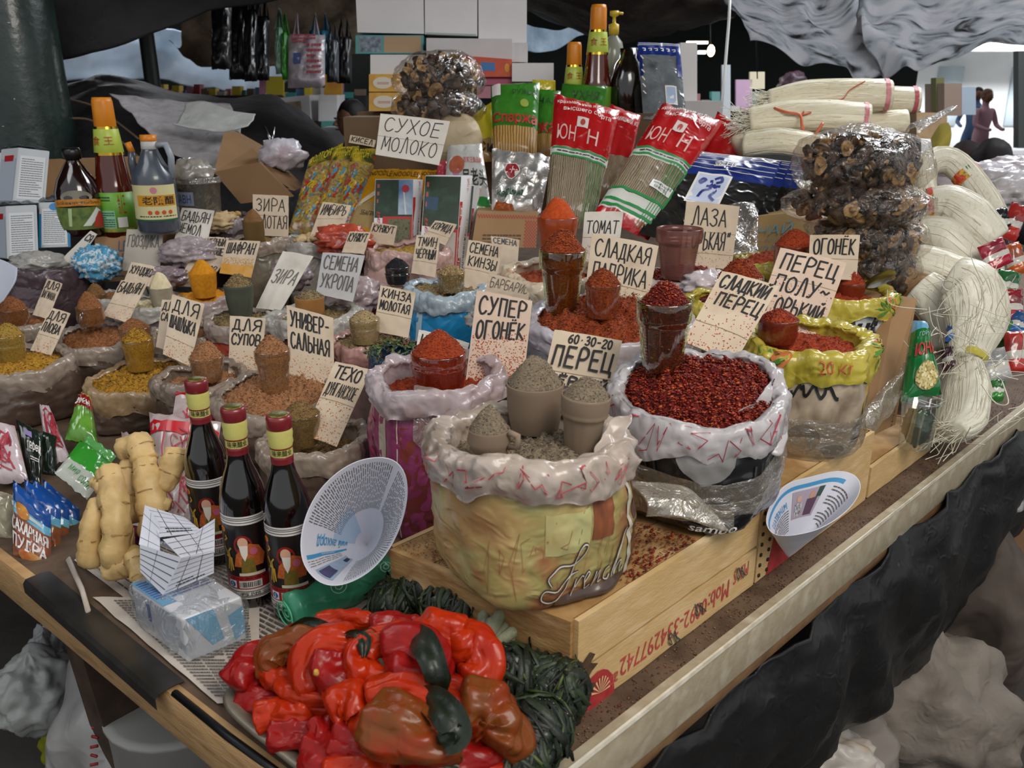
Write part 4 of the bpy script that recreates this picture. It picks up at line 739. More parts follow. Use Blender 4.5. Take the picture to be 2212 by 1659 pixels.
# ================================================================ GLASSES WITH SPICE
GL = CLEAR('f6f6f0', .04, .38, .05, 0); GLG = CLEAR('dfe9bf', .06, .6, .04, 0)
def dusty(c, a=.55): return CLEAR('f0ece4', .08, .4, .2, 0, a, c)
def tumbler(u, vt, vb, w_, d, label, glass=GL, mat=None, heap=0, gr=None, spice=None, style='facet', flutes=10, lean=0, hseed=1, low=.72, ub=None, heapo=(0, 0), cat='glass', lev=1.0, core=True):
 """u, rim row, foot row, rim width in px at depth d; heap = px the heap stands above the rim"""
 bp = at(ub or u, vb, d); bp.y += 0; r = w_ / 2 * d / F; h = (vb - vt) * d / F / math.cos(PIT - .02) * 1.02
 c = at(u, vt, d); base = V(bp.x, bp.y, bp.z + .0); top = V(c.x, bp.y, bp.z + h)
 ax = (top - base).normalized(); X = V(1, 0, 0); X = (X - ax*X.dot(ax)).normalized(); Y = ax.cross(X)
 A = (X, Y, ax)
 t = thing('drinking_glass', label, cat, tuple(base))
 def fl(a, i): return 1 + ((.035 * abs(math.cos(a*flutes/2)) - .02) if 1 <= i <= 5 else 0)
 if style == 'facet': prof = [(r*low*.96, 0), (r*low, .004), (r*(low+.06), h*.2), (r*(low+.13), h*.45), (r*(low+.19), h*.66), (r*(low+.21), h*.70), (r*.985, h*.73), (r, h*.78), (r*1.01, h*.98), (r*.995, h), (r*.955, h), (r*.95, h*.9)]
 elif style == 'plain': prof = [(r*low*.96, 0), (r*low, .004), (r*(low+.12), h*.45), (r*.97, h*.85), (r, h*.98), (r*.99, h), (r*.95, h), (r*.94, h*.9)]; fl = None
 elif style == 'band': prof = [(r*low*.96, 0), (r*low, .004), (r*(low+.06), h*.25), (r*(low+.14), h*.55), (r*(low+.18), h*.62), (r*.96, h*.66), (r*.93, h*.69), (r*.97, h*.74), (r, h*.96), (r*.99, h), (r*.95, h), (r*.94, h*.9)]
 else: prof = [(r*low*.96, 0), (r*low, .004), (r*(low+.1), h*.3), (r*(low+.17), h*.5), (r*(low+.22), h*.7), (r*.97, h*.86), (r*1.0, h*.9), (r*1.0, h*.98), (r*.99, h), (r*.95, h), (r*.94, h*.92)]
 b = B(); b.lathe(prof, base, 40, fn=fl, ax=A, cap=False); b.lathe([(r*low*.96, 0), (.0005, .0)], base, 40, ax=A, cap=False); b.lathe([(r*low*.9, .008), (.0005, .007)], base, 40, ax=A, cap=False)
 b.done('tumbler', glass, t)
 if style == 'facet' or style == 'cut':
  b = B()
  for kx in range(5):   # pressed ladder pattern
   a0 = -PI/2 + (kx - 2) * PI/3.1
   for j in range(9):
    q = r * (low + .1 + .012*j) * 1.0 + .0006; zz = h * (.2 + .045*j)
    pts = [base + A[0]*math.cos(a0 + e)*q + A[1]*math.sin(a0 + e)*q + ax*(zz + f_) for e, f_ in ((-.13, 0), (.13, 0), (.13, h*.012), (-.13, h*.012))]
    b.add(pts, [(0, 1, 2, 3)])
  b.done('pressed_pattern', glass, t)
 if mat:
  lh = h * lev * .985; hh = heap * d / F * 1.05
  def gp(s, tt):
   a = 2*PI*s
   if tt < .5:
    x = tt/.5; z = .006 + (lh - .010) * x; j = 1
    while j < len(prof) - 3 and prof[j+1][1] < z: j += 1
    (ra, za), (rb, zb_) = prof[j], prof[j+1]; q = lerp(ra, rb, min(1, max(0, (z - za)/max(1e-4, zb_ - za)))) * (.87 if glass is GLG else .945)
   else:
    x = min(1.0, (tt-.5)/.5); q = r * .95 * (1 - x); z = lh - .002 + hh * (1 - (1-x)**1.7) * (1 if x < .85 else 1 - (x-.85)*.3)
    z += .12*hh*noise.noise(V(math.cos(a)*(1-x)*2, math.sin(a)*(1-x)*2, hseed)) + .0014 * noise.noise(V(math.cos(a)*q*300, math.sin(a)*q*300, hseed))
    q2 = x
    return base + A[0]*(math.cos(a)*q + heapo[0]*x*r) + A[1]*(math.sin(a)*q + heapo[1]*x*r) + ax*z
   return base + A[0]*math.cos(a)*q + A[1]*math.sin(a)*q + ax*z
  b = B(); b.grid(gp, 40, 26, closeu=True); b.add([gp(i/40, 0) for i in range(40)], [tuple(reversed(range(40)))]); mats = [mat]
  if gr:
   n, size, gm = gr; mats.append(gm); rn = random.Random(hseed*3+1); flakes(b, n, lambda q: gp(q.random(), 1 - .5*q.random()**.5), size, rn, 0, 1)
   flakes(b, n//2, lambda q: gp(q.random(), .5*q.random()), size, rn, 0, 1, up=1)
  b.done('heaped_spice', mats, None, loc=tuple(base), kind='stuff', label=spice, cat='spice')
 return t, base, A, r, h
PD = dusty('8a7866', .93)
tumbler(1155, 828, 925, 124, 1.07, 'largest dust-coated glass of ground pepper with zigzag dust marks, back of the pepper sack', PD, P_PEP, 62, (900, .0010, PEPG), 'grey ground pepper heaped on the largest glass in the pepper sack', style='plain', low=.84, hseed=1)
tumbler(1263, 853, 972, 106, 1.0, 'fluted dust-coated glass of ground pepper on the right side of the pepper sack', PD, P_PEP, 42, (700, .0010, PEPG), 'grey ground pepper heaped on the fluted right-hand glass', style='band', flutes=12, low=.68, hseed=2, ub=1255)
t, base, A, r_, h_ = tumbler(1057, 925, 968, 90, .958, 'small dusty tea mug with handle standing on an upturned tumbler in pepper', PD, P_PEP, 52, (600, .0010, PEPG), 'grey ground pepper heaped on the small dusty mug', style='plain', low=.95, hseed=3)
b = B(); b.tube([base + A[0]*(r_*.95) + A[2]*h_*.25 - A[1]*.01, base + A[0]*(r_*1.35) + A[2]*h_*.3 - A[1]*.014, base + A[0]*(r_*1.35) + A[2]*h_*.85 - A[1]*.014, base + A[0]*(r_*.95) + A[2]*h_*.95 - A[1]*.01], .004, 8); b.done('handle', M('8a7866', .9), t)
u0 = base - V(0, 0, .0275); t = thing('drinking_glass', 'upturned dust-coated fluted tumbler carrying the small mug of pepper', 'glass', tuple(u0))
b = B(); b.lathe([(r_*1.05, 0), (r_*1.02, .006), (r_*.88, .022), (r_*.86, .027)], u0, 40, fn=lambda a, i: 1 + .03*abs(math.cos(a*6))); b.done('tumbler', M('8a7866', .9, c2='6e6050', ns=30), t)
tumbler(950, 762, 856, 118, 1.38, 'wide pressed-glass tumbler heaped with bright red-orange pepper in magenta sack', CLEAR('e8c8b8', .08, .5, .06, 0, .12, 'a03818'), P_HOT, 48, (1300, .0014, HOT), 'bright red-orange hot pepper heaped on the wide tumbler', low=.8, hseed=4)
tumbler(1427, 655, 806, 118, 1.19, 'tall greenish faceted glass of dark red chili flakes standing in the flakes', GLG, P_CHILI, 52, (900, .0026, CHILI), 'dark red chili flakes piled in the tall greenish glass', low=.7, hseed=5, ub=1430, lev=.93)
tumbler(1213, 548, 680, 100, 1.68, 'tall green-tinted patterned glass of paprika flakes in the wide orange sack', GLG, P_PAPR, 45, (1100, .0020, PAPR), 'orange-red paprika flakes heaped in the tall green-tinted glass', low=.66, hseed=6)
tumbler(1300, 616, 690, 80, 1.60, 'short plain glass of paprika flakes right of the tall patterned glass', GL, P_PAPR, 34, (800, .0018, PAPR), 'paprika flakes heaped in the short plain glass', style='plain', low=.78, hseed=7)
tumbler(1203, 475, 565, 86, 1.95, 'faceted glass of fine orange tomato powder behind the tall paprika glass', dusty('b04a1c', .45), P_ORA, 42, None, 'fine orange tomato powder domed over the rear glass', low=.75, hseed=8)
tumbler(1462, 500, 600, 98, 1.93, 'empty reddish dust-stained faceted glass before the card ЛАЗА', dusty('7a4a44', .62), None, 0, low=.66, hseed=9)
tumbler(1592, 600, 690, 98, 1.7, 'glass of red pepper flakes peeking out left of the card СЛАДКИЙ ПЕРЕЦ', GL, P_PAPR, 38, (900, .0020, CHILI), 'red pepper flakes heaped behind the СЛАДКИЙ ПЕРЕЦ card', low=.75, hseed=10)
tumbler(1677, 690, 745, 86, 1.38, 'short glass of red pepper before the lower half of the card ПЕРЕЦ ПОЛУГОРЬКИЙ', dusty('7a2010', .3), P_HOT, 22, (700, .0014, CHILI), 'red semi-hot pepper heaped in the short glass', style='plain', low=.85, hseed=11)
tumbler(1712, 532, 590, 90, 1.98, 'glass of bright red pepper left of the card ОГОНЁК', dusty('8a2a14', .25), P_HOT, 34, (700, .0018, HOT), 'bright red pepper heaped left of the ОГОНЁК card', style='plain', low=.85, hseed=12)
tumbler(1832, 612, 665, 62, 1.86, 'small glass of red pepper beside the spoon in the palm-print sack', dusty('8a2a14', .25), P_HOT, 26, (400, .0016, CHILI), 'red pepper in the small glass beside the spoon', style='plain', low=.85, hseed=13)
tumbler(790, 690, 745, 68, 1.8, 'glass of ground coriander left of the card КИНЗА МОЛОТАЯ', GL, POW('97815a', 'a8926c'), 20, (500, .0012, CUMG), 'ground coriander in the glass beside the КИНЗА МОЛОТАЯ card', style='band', low=.8, hseed=14)
tumbler(672, 643, 692, 64, 2.0, 'ochre cup of dill seeds before the grey card СЕМЕНА УКРОПА', M('a8763c', .6, c2='8a5c2c', ns=20), P_CUM, 16, (500, .0019, M('8c7f66', .8, isl=('8c7f66', '5c5240', 'a89c82', '463e30'))), 'dill seeds topping the ochre cup', style='plain', low=.84, hseed=15, cat='cup')
tumbler(860, 577, 617, 55, 2.15, 'glass filled with black cumin seed before the card ТМИН ЧЁРНЫЙ', GL, POW('121116', '1e1d22'), 18, (400, .0016, M('17161b', .5, isl=('121115', '232228', '0c0b0f'))), 'black cumin seed heaped in its glass', style='band', low=.85, hseed=16)
tumbler(975, 590, 634, 62, 1.98, 'glass of round coriander seeds before the card СЕМЕНА КИНЗЫ', GL, P_CUM, 17, None, 'round tan coriander seeds in the glass', style='plain', low=.82, hseed=17)
g0 = at(975, 634, 1.98); b = B(); rn = random.Random(4)
for i in range(420):
 a = rn.uniform(0, 2*PI)
 if rn.random() < .55: z = rn.uniform(.004, .047); q = .0262 + (.032-.0262)*z/.05 - .001
 else: q = .032 * rn.random()**.5; z = .048 + .018*(1-(q/.032)**1.6)
 b.lathe([(.0002, -.0019), (.0017, -.001), (.0017, .001), (.0002, .0019)], g0 + V(math.cos(a)*q, math.sin(a)*q, z), 6, cap=False)
b.done('coriander_seed', M('a08050', .5, isl=('a58856', '8c6c3c', 'b89c6a', '7a5c34')), None, loc=tuple(g0), kind='stuff', label='round coriander seeds pressed against the glass wall', cat='seeds')
tumbler(596, 757, 850, 76, 1.6, 'faceted glass of reddish tan spice standing in the bag behind the bottles', GL, P_TAN, 32, (1100, .0013, TANG), 'reddish tan spice rounded over its glass', low=.72, hseed=18)
tumbler(452, 770, 826, 74, 1.68, 'ribbed glass mug of reddish brown spice between the cards', GL, P_TAN, 34, (900, .0013, TANG), 'reddish brown spice piled to a point over the ribbed glass', style='cut', flutes=16, low=.72, hseed=19)
tumbler(306, 733, 803, 66, 1.85, 'faceted glass of yellow spice before the card ДЛЯ ШАШЛЫКА', GL, P_YEL, 24, (800, .0016, YELG), 'yellow kebab spice heaped over the faceted glass', low=.78, hseed=20)
tumbler(297, 708, 760, 64, 1.96, 'glass of orange-brown spice directly behind the yellow spice glass', GL, P_BRO, 20, (600, .0014, TANG), 'orange-brown spice visible behind the yellow glass', low=.78, hseed=21)
tumbler(443, 590, 640, 58, 2.26, 'glass completely coated with turmeric', P_TUR, P_TUR, 28, None, 'deep yellow turmeric rounded over the coated glass', style='plain', low=.8, hseed=22)
tumbler(522, 618, 682, 62, 2.0, 'dusty grey-green glass of cumin seeds', dusty('55584c', .92), P_CUM, 24, (500, .0022, CUMG), 'cumin seeds heaped on the grey-green glass', style='cut', flutes=14, low=.74, hseed=23)
tumbler(352, 622, 664, 50, 2.18, 'cloudy glass with a tall clump of pale garlic powder', dusty('b0aca0', .4), P_GAR, 34, None, 'tall clumped cream garlic powder in the cloudy glass', style='plain', low=.8, hseed=24)
tumbler(551, 480, 528, 46, 2.42, 'opaque brown dust-coated glass before the card ЗИРА МОЛОТАЯ', dusty('6a5434', .9), P_DKB, 26, None, 'brown ground cumin over the opaque glass', style='plain', low=.85, hseed=25)
t, base, A, r_, h_ = tumbler(200, 664, 706, 56, 2.05, 'clear handled mug with rust powder in the shiny grey-brown bag', GL, P_BRO, 34, (400, .0013, TANG), 'rust brown powder heaped in the clear mug', style='plain', low=.92, hseed=26, cat='mug')
b = B(); b.tube([base + A[2]*h_*q - A[1]*(r_*1.0 + o_) for q, o_ in ((.2, 0), (.1, .012), (.5, .02), (.85, .012), (.85, 0))], .005, 8); b.done('handle', GL, t)
tumbler(35, 668, 706, 60, 2.15, 'leftmost rear glass with rust-coloured heap', GL, P_BRO, 28, (500, .0016, M('a8542c', .8, isl=('a8542c', '8a3c1c', 'c87a4a'))), 'rust red spice on the leftmost rear glass', style='plain', low=.88, hseed=27)
tumbler(30, 725, 785, 62, 1.87, 'banded glass of ochre pilaf spice at the left frame edge', GL, P_MUS, 28, (500, .0014, YELG), 'ochre pilaf spice in the banded glass', style='band', low=.8, hseed=28)
tumbler(212, 636, 668, 44, 2.28, 'small glass of brown spice behind the clear mug', GL, P_DKB, 24, (300, .0013, TECH), 'brown spice heaped behind the clear mug', style='plain', low=.85, hseed=29)
tumbler(655, 892, 965, 84, 1.46, 'faceted glass of dark tan spice leaning by the card ТЕХО ДУНГАНСКОЕ', GL, P_TEC, 28, (900, .0012, TECH), 'dark tan Dungan spice heaped in its glass', low=.76, hseed=30)
t = thing('metal_spoon', 'metal spoon stuck in the rear yellow sack', 'spoon', tuple(at(1850, 645, 1.84)))
b = B(); p, q = at(1838, 628, 1.84), at(1935, 590, 1.80); dd = q - p
b.grid(lambda s, tt: p + dd*(.35*tt) + V(0, 0, 1)*.006*(s-.5)*2*(1-.3*tt) + V(0, .004*(1-(2*s-1)**2), 0), 4, 6); b.done('handle', M('8c8884', .25, m=1), t)
b = B(); b.grid(lambda s, tt: p + dd*(.33 + .67*tt) + V(-.2, -.3, 1).normalized()*(.017*(s-.5)*2*math.sin(PI*(.06+.9*tt))**.6) + V(0, .007*(1-(2*s-1)**2)*math.sin(PI*tt), 0), 10, 14); b.done('bowl', M('98948f', .22, m=1), t)
# ================================================================ PRICE CARDS
CARD = M('c4b09a', .85, c2=('cfbda6', 'b09a80'), ns=9, bump=.2, bs=120); CARDW = M('c9c2b8', .8, c2=('d4cec4', 'aaa196'), ns=7, bump=.2, bs=90)
CARDR = M('cbb3a0', .85, c2=('d6c0ac', 'b5602e'), ns=26, bump=.2, bs=120, lo=.5, hi=.85, det=8)
GREYINK = M('6a6662', .8); BLUEINK = M('3a4250', .7)
def card(label, TL, TR, BR, BL, dT, dB, lines, mat=CARD, wd=.0024, t0=.35, t1=.95, slant=.5, folds=(.5,), stain=None, s0=.06, s1=.92, bow=.002, ink=None, seed=1, jit=.12):
 P = quad(TL, TR, BR, BL, dT, dB, bow=bow, wr=.0018, seed=seed)
 r_ = thing('price_card', label, 'sign', tuple(P.base)); t = plate(P, 'cardboard', mat, th=.0022, nu=18, nv=22, parent=r_)
 if lines: write(P, lines, t, s0, s1, t0, t1, wd, slant, seed=seed, mat=ink, jit=jit)
 b = B()
 for f_ in folds: ribbon(b, P, [(0, f_), (.5, f_ - .004), (1, f_ - .01)], .0011, (P.w, P.hh), .0008)
 if folds: b.done('fold', M('9c866c', .9), t)
 if stain:   # spice dust on the lower part: real flecks
  b = B(); rn = random.Random(seed); n, m_, top = stain
  for _ in range(n):
   s, y = rn.uniform(.03, .97), top * rn.random() ** 1.7; q = .0009 * rn.uniform(.4, 1.6); b.add([P(s - q/P.w, y, .0005), P(s, y - q/P.hh, .0006), P(s + q/P.w, y, .0005), P(s, y + q/P.hh, .0006)], [(0, 1, 2, 3)])
  b.done('spice_dust', m_, t, kind='stuff')
 return P, t
RD_ = M('a8401c', .9); OD_ = M('b86a2a', .9); YD_ = M('c88a1c', .9)
card('large price card reading СУХОЕ МОЛОКО below the bags of mushrooms', (822, 245), (972, 262), (948, 357), (811, 334), 2.36, 2.33, ['СУХОЕ', 'МОЛОКО'], CARDW, .0026, .06, .97, .7, (.46,), seed=1)
card('price card reading ЗИРА МОЛОТАЯ beside dark hollow of the cardboard box', (546, 420), (623, 423), (623, 512), (546, 508), 2.5, 2.5, ['ЗИРА', (' ЛОТАЯ', .1, .97)], CARD, .0026, .12, .95, .5, (.5,), seed=2)
card('price card reading ИМБИРЬ before the dragon-print packets', (697, 436), (759, 444), (738, 502), (670, 510), 2.5, 2.47, ['ИМБИРЬ'], CARD, .0026, .55, .98, .8, (.5,), seed=3)
card('rear of the two cards reading КУНЖУТ, at the foot of the yellow noodles', (805, 480), (858, 488), (850, 530), (792, 524), 2.45, 2.45, ['КУНЖУТ'], CARD, .0026, .5, .97, .6, (), seed=4)
card('front of the two cards reading КУНЖУТ, left of the pink bag', (755, 500), (801, 502), (786, 549), (738, 546), 2.32, 2.3, ['КУНЖУТ'], CARD, .0026, .45, .97, .8, (), seed=5)
card('tilted price card reading КОРИЦА leaning on the second black fungus box', (940, 476), (987, 485), (962, 530), (914, 512), 2.42, 2.4, ['КОРИЦА'], CARD, .0024, .45, .95, .6, (.35,), seed=6)
card('price card reading ТМИН ЧЁРНЫЙ before the pink pleated bag', (900, 508), (951, 509), (940, 600), (888, 590), 2.24, 2.2, ['ТМИН', 'ЧЁРНЫЙ'], CARD, .0025, .36, .97, .5, (.33,), seed=7)
card('price card reading СЕМЕНА КИНЗЫ behind the coriander seeds', (1012, 518), (1086, 531), (1068, 637), (998, 620), 2.08, 2.04, ['СЕМЕНА', 'КИНЗЫ'], CARD, .0027, .42, .98, .6, (.4,), seed=8)
card('low price card with outlined letters reading БАРБАРИС', (1056, 590), (1156, 614), (1140, 650), (1048, 632), 1.9, 1.9, ['БАРБАРИС'], CARD, .0016, .25, .9, .4, (), seed=9, ink=M('5a5650', .8))
card('price card reading ТОМАТ right of the orange powder glass', (1263, 458), (1347, 457), (1333, 565), (1254, 565), 2.0, 1.97, ['ТОМАТ'], CARDW, .0026, .5, .85, .4, (.48,), stain=(150, RD_, .4), seed=10)
card('wide price card reading СЛАДКАЯ ПАПРИКА behind the short paprika glass', (1279, 503), (1423, 531), (1396, 675), (1262, 648), 1.78, 1.72, ['СЛАДКАЯ', 'ПАПРИКА'], CARD, .0032, .28, .96, .5, (.3,), stain=(160, RD_, .4), seed=11)
card('tall price card reading ЛАЗА ГОРЬКАЯ before the navy packets', (1483, 434), (1598, 446), (1580, 582), (1468, 575), 2.12, 2.08, [('ЛАЗА', .12, .8), 'ГОРЬКАЯ"'], CARD, .0034, .22, .95, .3, (.55, .22), stain=(120, RD_, .3), seed=12)
card('price card reading ОГОНЁК before the right mushroom bags', (1750, 508), (1858, 508), (1850, 605), (1745, 605), 1.88, 1.82, ['ОГОНЁК'], CARD, .0038, .48, .95, .6, (.45,), seed=13)
card('tall tilted price card reading ПЕРЕЦ ПОЛУГОРЬКИЙ in the kitten sack', (1686, 535), (1829, 568), (1768, 740), (1628, 704), 1.52, 1.45, ['ПЕРЕЦ', 'ПОЛУ~', 'ГОРЬКИЙ'], CARDR, .0036, .16, .97, .5, (.64,), stain=(260, RD_, .6), seed=14)
card('large blank-bottomed price card reading СЛАДКИЙ ПЕРЕЦ leaning behind the chili flakes', (1560, 586), (1683, 618), (1587, 785), (1476, 738), 1.36, 1.28, ['СЛАДКИЙ', (' ПЕРЕЦ', -.04, .95)], CARD, .0034, .52, .98, .35, (.3,), stain=(260, RD_, .8), seed=15)
card('tall red-dusted price card reading СУПЕР ОГОНЁК in the magenta sack', (1030, 627), (1150, 650), (1132, 815), (1005, 830), 1.47, 1.43, ['СУПЕР', 'ОГОНЁК'], CARDR, .0036, .44, .98, .45, (), stain=(900, RD_, .55), seed=16)
card('price card reading 60.30-20 ПЕРЕЦ behind the pepper glasses', (1198, 712), (1344, 736), (1318, 850), (1172, 826), 1.27, 1.245, [('60.30-20', .22, .88)], CARD, .0024, .76, .98, .4, (.24,), seed=17)
P = quad((1198, 712), (1344, 736), (1318, 850), (1172, 826), 1.268, 1.243, bow=.002, wr=.0018, seed=17); write(P, ['ПЕРЕЦ'], bpy.data.objects['price_card.016'], .04, .95, .27, .78, .0036, .3, seed=3); write(P, ['ЧЁРНЫЙ'], bpy.data.objects['price_card.016'], .04, .95, -.02, .2, .0032, .3, seed=4)
card('pale card reading БАДЬЯН НЕМОЛ in front of the plastic tub', (393, 449), (463, 455), (440, 555), (373, 535), 2.47, 2.42, ['БАДЬЯН', ('НЕМОЛ', 0, .75)], CARDW, .0026, .35, .95, .7, (), seed=18)
card('weathered grey card with faded ГВОЗДИКА before the cardboard box', (274, 495), (353, 497), (345, 588), (264, 585), 2.42, 2.4, ['ГВОЗДИКА'], M('aba397', .85, c2=('b8b0a4', '8f8476'), ns=6), .0028, .52, .9, .3, (), ink=GREYINK, seed=19)
card('tilted card reading ХУНДЖО above the card БАДЬЯН', (284, 566), (340, 577), (324, 620), (268, 606), 2.27, 2.24, ['ХУНДЖО'], CARD, .0026, .35, .9, .5, (), seed=20)
card('tilted card reading БАДЬЯН beside the clear mug', (262, 605), (320, 609), (275, 698), (222, 682), 2.14, 2.08, ['БАДЬЯН'], CARD, .0026, .62, .97, .7, (.35,), stain=(80, OD_, .5), seed=21)
card('card reading ЧЕРНЫЙ ГОРОШЕК half hidden behind the card ШАФРАН', (447, 512), (494, 514), (482, 572), (432, 562), 2.38, 2.36, ['ЧЕРНЫЙ', 'ГОРОШЕ'], CARD, .0022, .25, .97, .3, (), seed=22)
card('card reading ШАФРАН with turmeric-stained lower half', (490, 519), (562, 521), (542, 600), (474, 590), 2.27, 2.25, ['ШАФРАН'], CARD, .0030, .55, .97, .8, (), stain=(900, YD_, .5), seed=23)
P = quad((490, 519), (562, 521), (542, 600), (474, 590), 2.268, 2.248, bow=.002, wr=.0018, seed=23); rect(P, .0, .0, 1, .3, M('c88a1c', .9, c2='d8b070', ns=30), bpy.data.objects['price_card.022'], 'turmeric_stain', h=.0008)
card('large blurred card reading ЗИРА left of the grey card', (611, 542), (677, 554), (606, 672), (552, 666), 2.1, 2.03, ['ЗИРА'], CARDW, .0032, .4, .72, .6, (), ink=GREYINK, seed=24)
card('large plastic-wrapped grey card reading СЕМЕНА УКРОПА', (697, 545), (788, 552), (762, 652), (682, 636), 2.06, 2.0, ['СЕМЕНА', 'УКРОПА'], M('a9a7a6', .4, c2=('b8b6b6', '8e8a88'), ns=5, coat=.4), .0032, .12, .97, .5, (), ink=M('55504e', .7), seed=25)
card('small card reading ДЛЯ ЛАГМАНА far left before the plum bag', (102, 602), (135, 613), (103, 690), (70, 680), 2.28, 2.22, ['ДЛЯ', 'ЛАГМАНА'], CARD, .0024, .45, .98, .2, (), seed=26)
card('small folded card reading ДЛЯ ПЛОВА at the left edge bag', (109, 664), (152, 677), (110, 768), (65, 757), 1.98, 1.93, ['ДЛЯ', 'ПЛОВА'], CARD, .0024, .42, .97, .2, (.38,), stain=(60, OD_, .3), seed=27)
card('narrow card reading ДЛЯ САЛАТА mostly hidden behind the kebab card', (350, 647), (392, 652), (372, 762), (337, 750), 1.96, 1.9, ['ДЛЯ', 'САЛА'], CARD, .0024, .52, .97, .3, (), seed=28)
card('tall card reading ДЛЯ ШАШЛЫКА standing in the yellow spice', (372, 636), (442, 657), (410, 792), (352, 765), 1.87, 1.82, ['ДЛЯ', 'ШАШЛЫКА'], CARD, .0030, .42, .97, .3, (.3,), stain=(120, OD_, .35), seed=29)
card('card reading ДЛЯ СУПОВ behind the bag of reddish tan spice', (497, 682), (574, 688), (562, 812), (493, 808), 1.79, 1.76, ['ДЛЯ', 'СУПОВ'], CARD, .0032, .47, .97, .5, (), stain=(200, OD_, .4), seed=30)
card('large square card reading УНИВЕРСАЛЬНАЯ behind the glass of tan spice', (619, 659), (720, 687), (722, 835), (624, 812), 1.72, 1.68, ['УНИВЕР-', 'САЛЬНАЯ'], CARD, .0034, .36, .97, .3, (), stain=(200, OD_, .35), seed=31)
card('tall leaning card reading ТЕХО ДУНГАНСКОЕ', (724, 781), (801, 799), (727, 965), (655, 940), 1.52, 1.44, [('ТЕХО', .1, .85), 'ДУНГАНСКОЕ'], CARD, .0030, .52, .98, .7, (.5,), stain=(260, OD_, .5), seed=32)
card('card reading КИНЗА МОЛОТАЯ above the dried herbs', (822, 616), (898, 632), (882, 730), (806, 716), 1.84, 1.8, ['КИНЗА', 'МОЛОТАЯ'], CARD, .0026, .45, .97, .4, (.42,), seed=33)
card('blank curled card seen edge-on above the plum bag, far left', (196, 498), (210, 506), (152, 590), (120, 572), 2.4, 2.38, [('СЯ', .2, .9)], CARDW, .0022, .72, .95, .3, (), seed=34)
card('small card peeking over the dragon-print packets', (757, 291), (812, 303), (808, 318), (753, 308), 2.8, 2.8, ['КИСЕЛ'], CARD, .0026, .1, .95, .4, (), seed=35)
card('card half hidden behind the wide tumbler of hot pepper', (905, 712), (1014, 741), (1004, 775), (900, 745), 1.6, 1.58, [('И', .05, .2)], CARDW, .003, .1, .8, .3, (), seed=36)
card('narrow card with blue writing behind the card СЕМЕНА КИНЗЫ', (1060, 510), (1122, 518), (1116, 600), (1070, 590), 2.2, 2.16, ['СЕМЕНА'], CARD, .0022, .78, .98, .4, (), ink=BLUEINK, seed=37)
card('card leaning behind the turmeric glass, mostly hidden', (414, 556), (480, 572), (440, 622), (378, 618), 2.36, 2.32, [('И НОВ', .3, .95)], CARD, .0022, .55, .9, .3, (), seed=38)
# ================================================================ FRONT OF THE TABLE
def flat(z, TL, TR, BR, BL):
 a, b_, c, d = [onz(*p, z) for p in (TL, TR, BR, BL)]
 P = lambda s, t, h=0: lerp(lerp(d, c, s), lerp(a, b_, s), t) + V(0, 0, h); P.n = V(0, 0, 1); P.w = (b_ - a).length; P.hh = (a - d).length; P.base = d; return P
PRN = M('56504e', .8); NEWS = M('b4a698', .8, c2=('c6bbaf', '93826f'), ns=7)
for lab, q, z in (('yellowed newspaper sheet with small print under the vinegar bottles', ((330, 1075), (880, 1230), (560, 1510), (160, 1210)), TZ + .002), ('torn brown-stained newspaper sheet under the red pepper tray edge', ((200, 1290), (560, 1290), (560, 1520), (470, 1520)), TZ + .0045)):
 P = flat(z, *q); t = thing('newspaper', lab, 'newspaper', tuple(P.base)); plate(lambda s, tt, h=0, P=P: P(s, tt, h + .0015*noise.noise(V(s*8, tt*8, 1))), 'sheet', NEWS, th=.0008, nu=14, nv=14, parent=t) if False else None
 b = B(); b.grid(lambda s, tt: P(s + .012*noise.noise(V(tt*7, s*2, 4))*(s in (0, 1)), tt, .0018*abs(noise.noise(V(s*6, tt*6, z)))), 18, 18); b.done('sheet', NEWS, t)
 textlines(P, .1, .95, .04, .96, 34, PRN, t, h=.0024, cols=3, seed=int(z*1e4), fill=.42)
b = B(); e0, e1 = onz(150, 1222, TZ), onz(180, 1290, TZ); e2 = onz(192, 1330, TZ)
b.tube([e0 + V(0, 0, .012), e1 + V(0, 0, .012), e2 + V(0, 0, .005)], .004, 8, sq=.5, wob=.3); b.done('rolled_paper', NEWS, None, loc=tuple(e1), label='curled up edge of old newspaper by the metal strip', cat='newspaper')
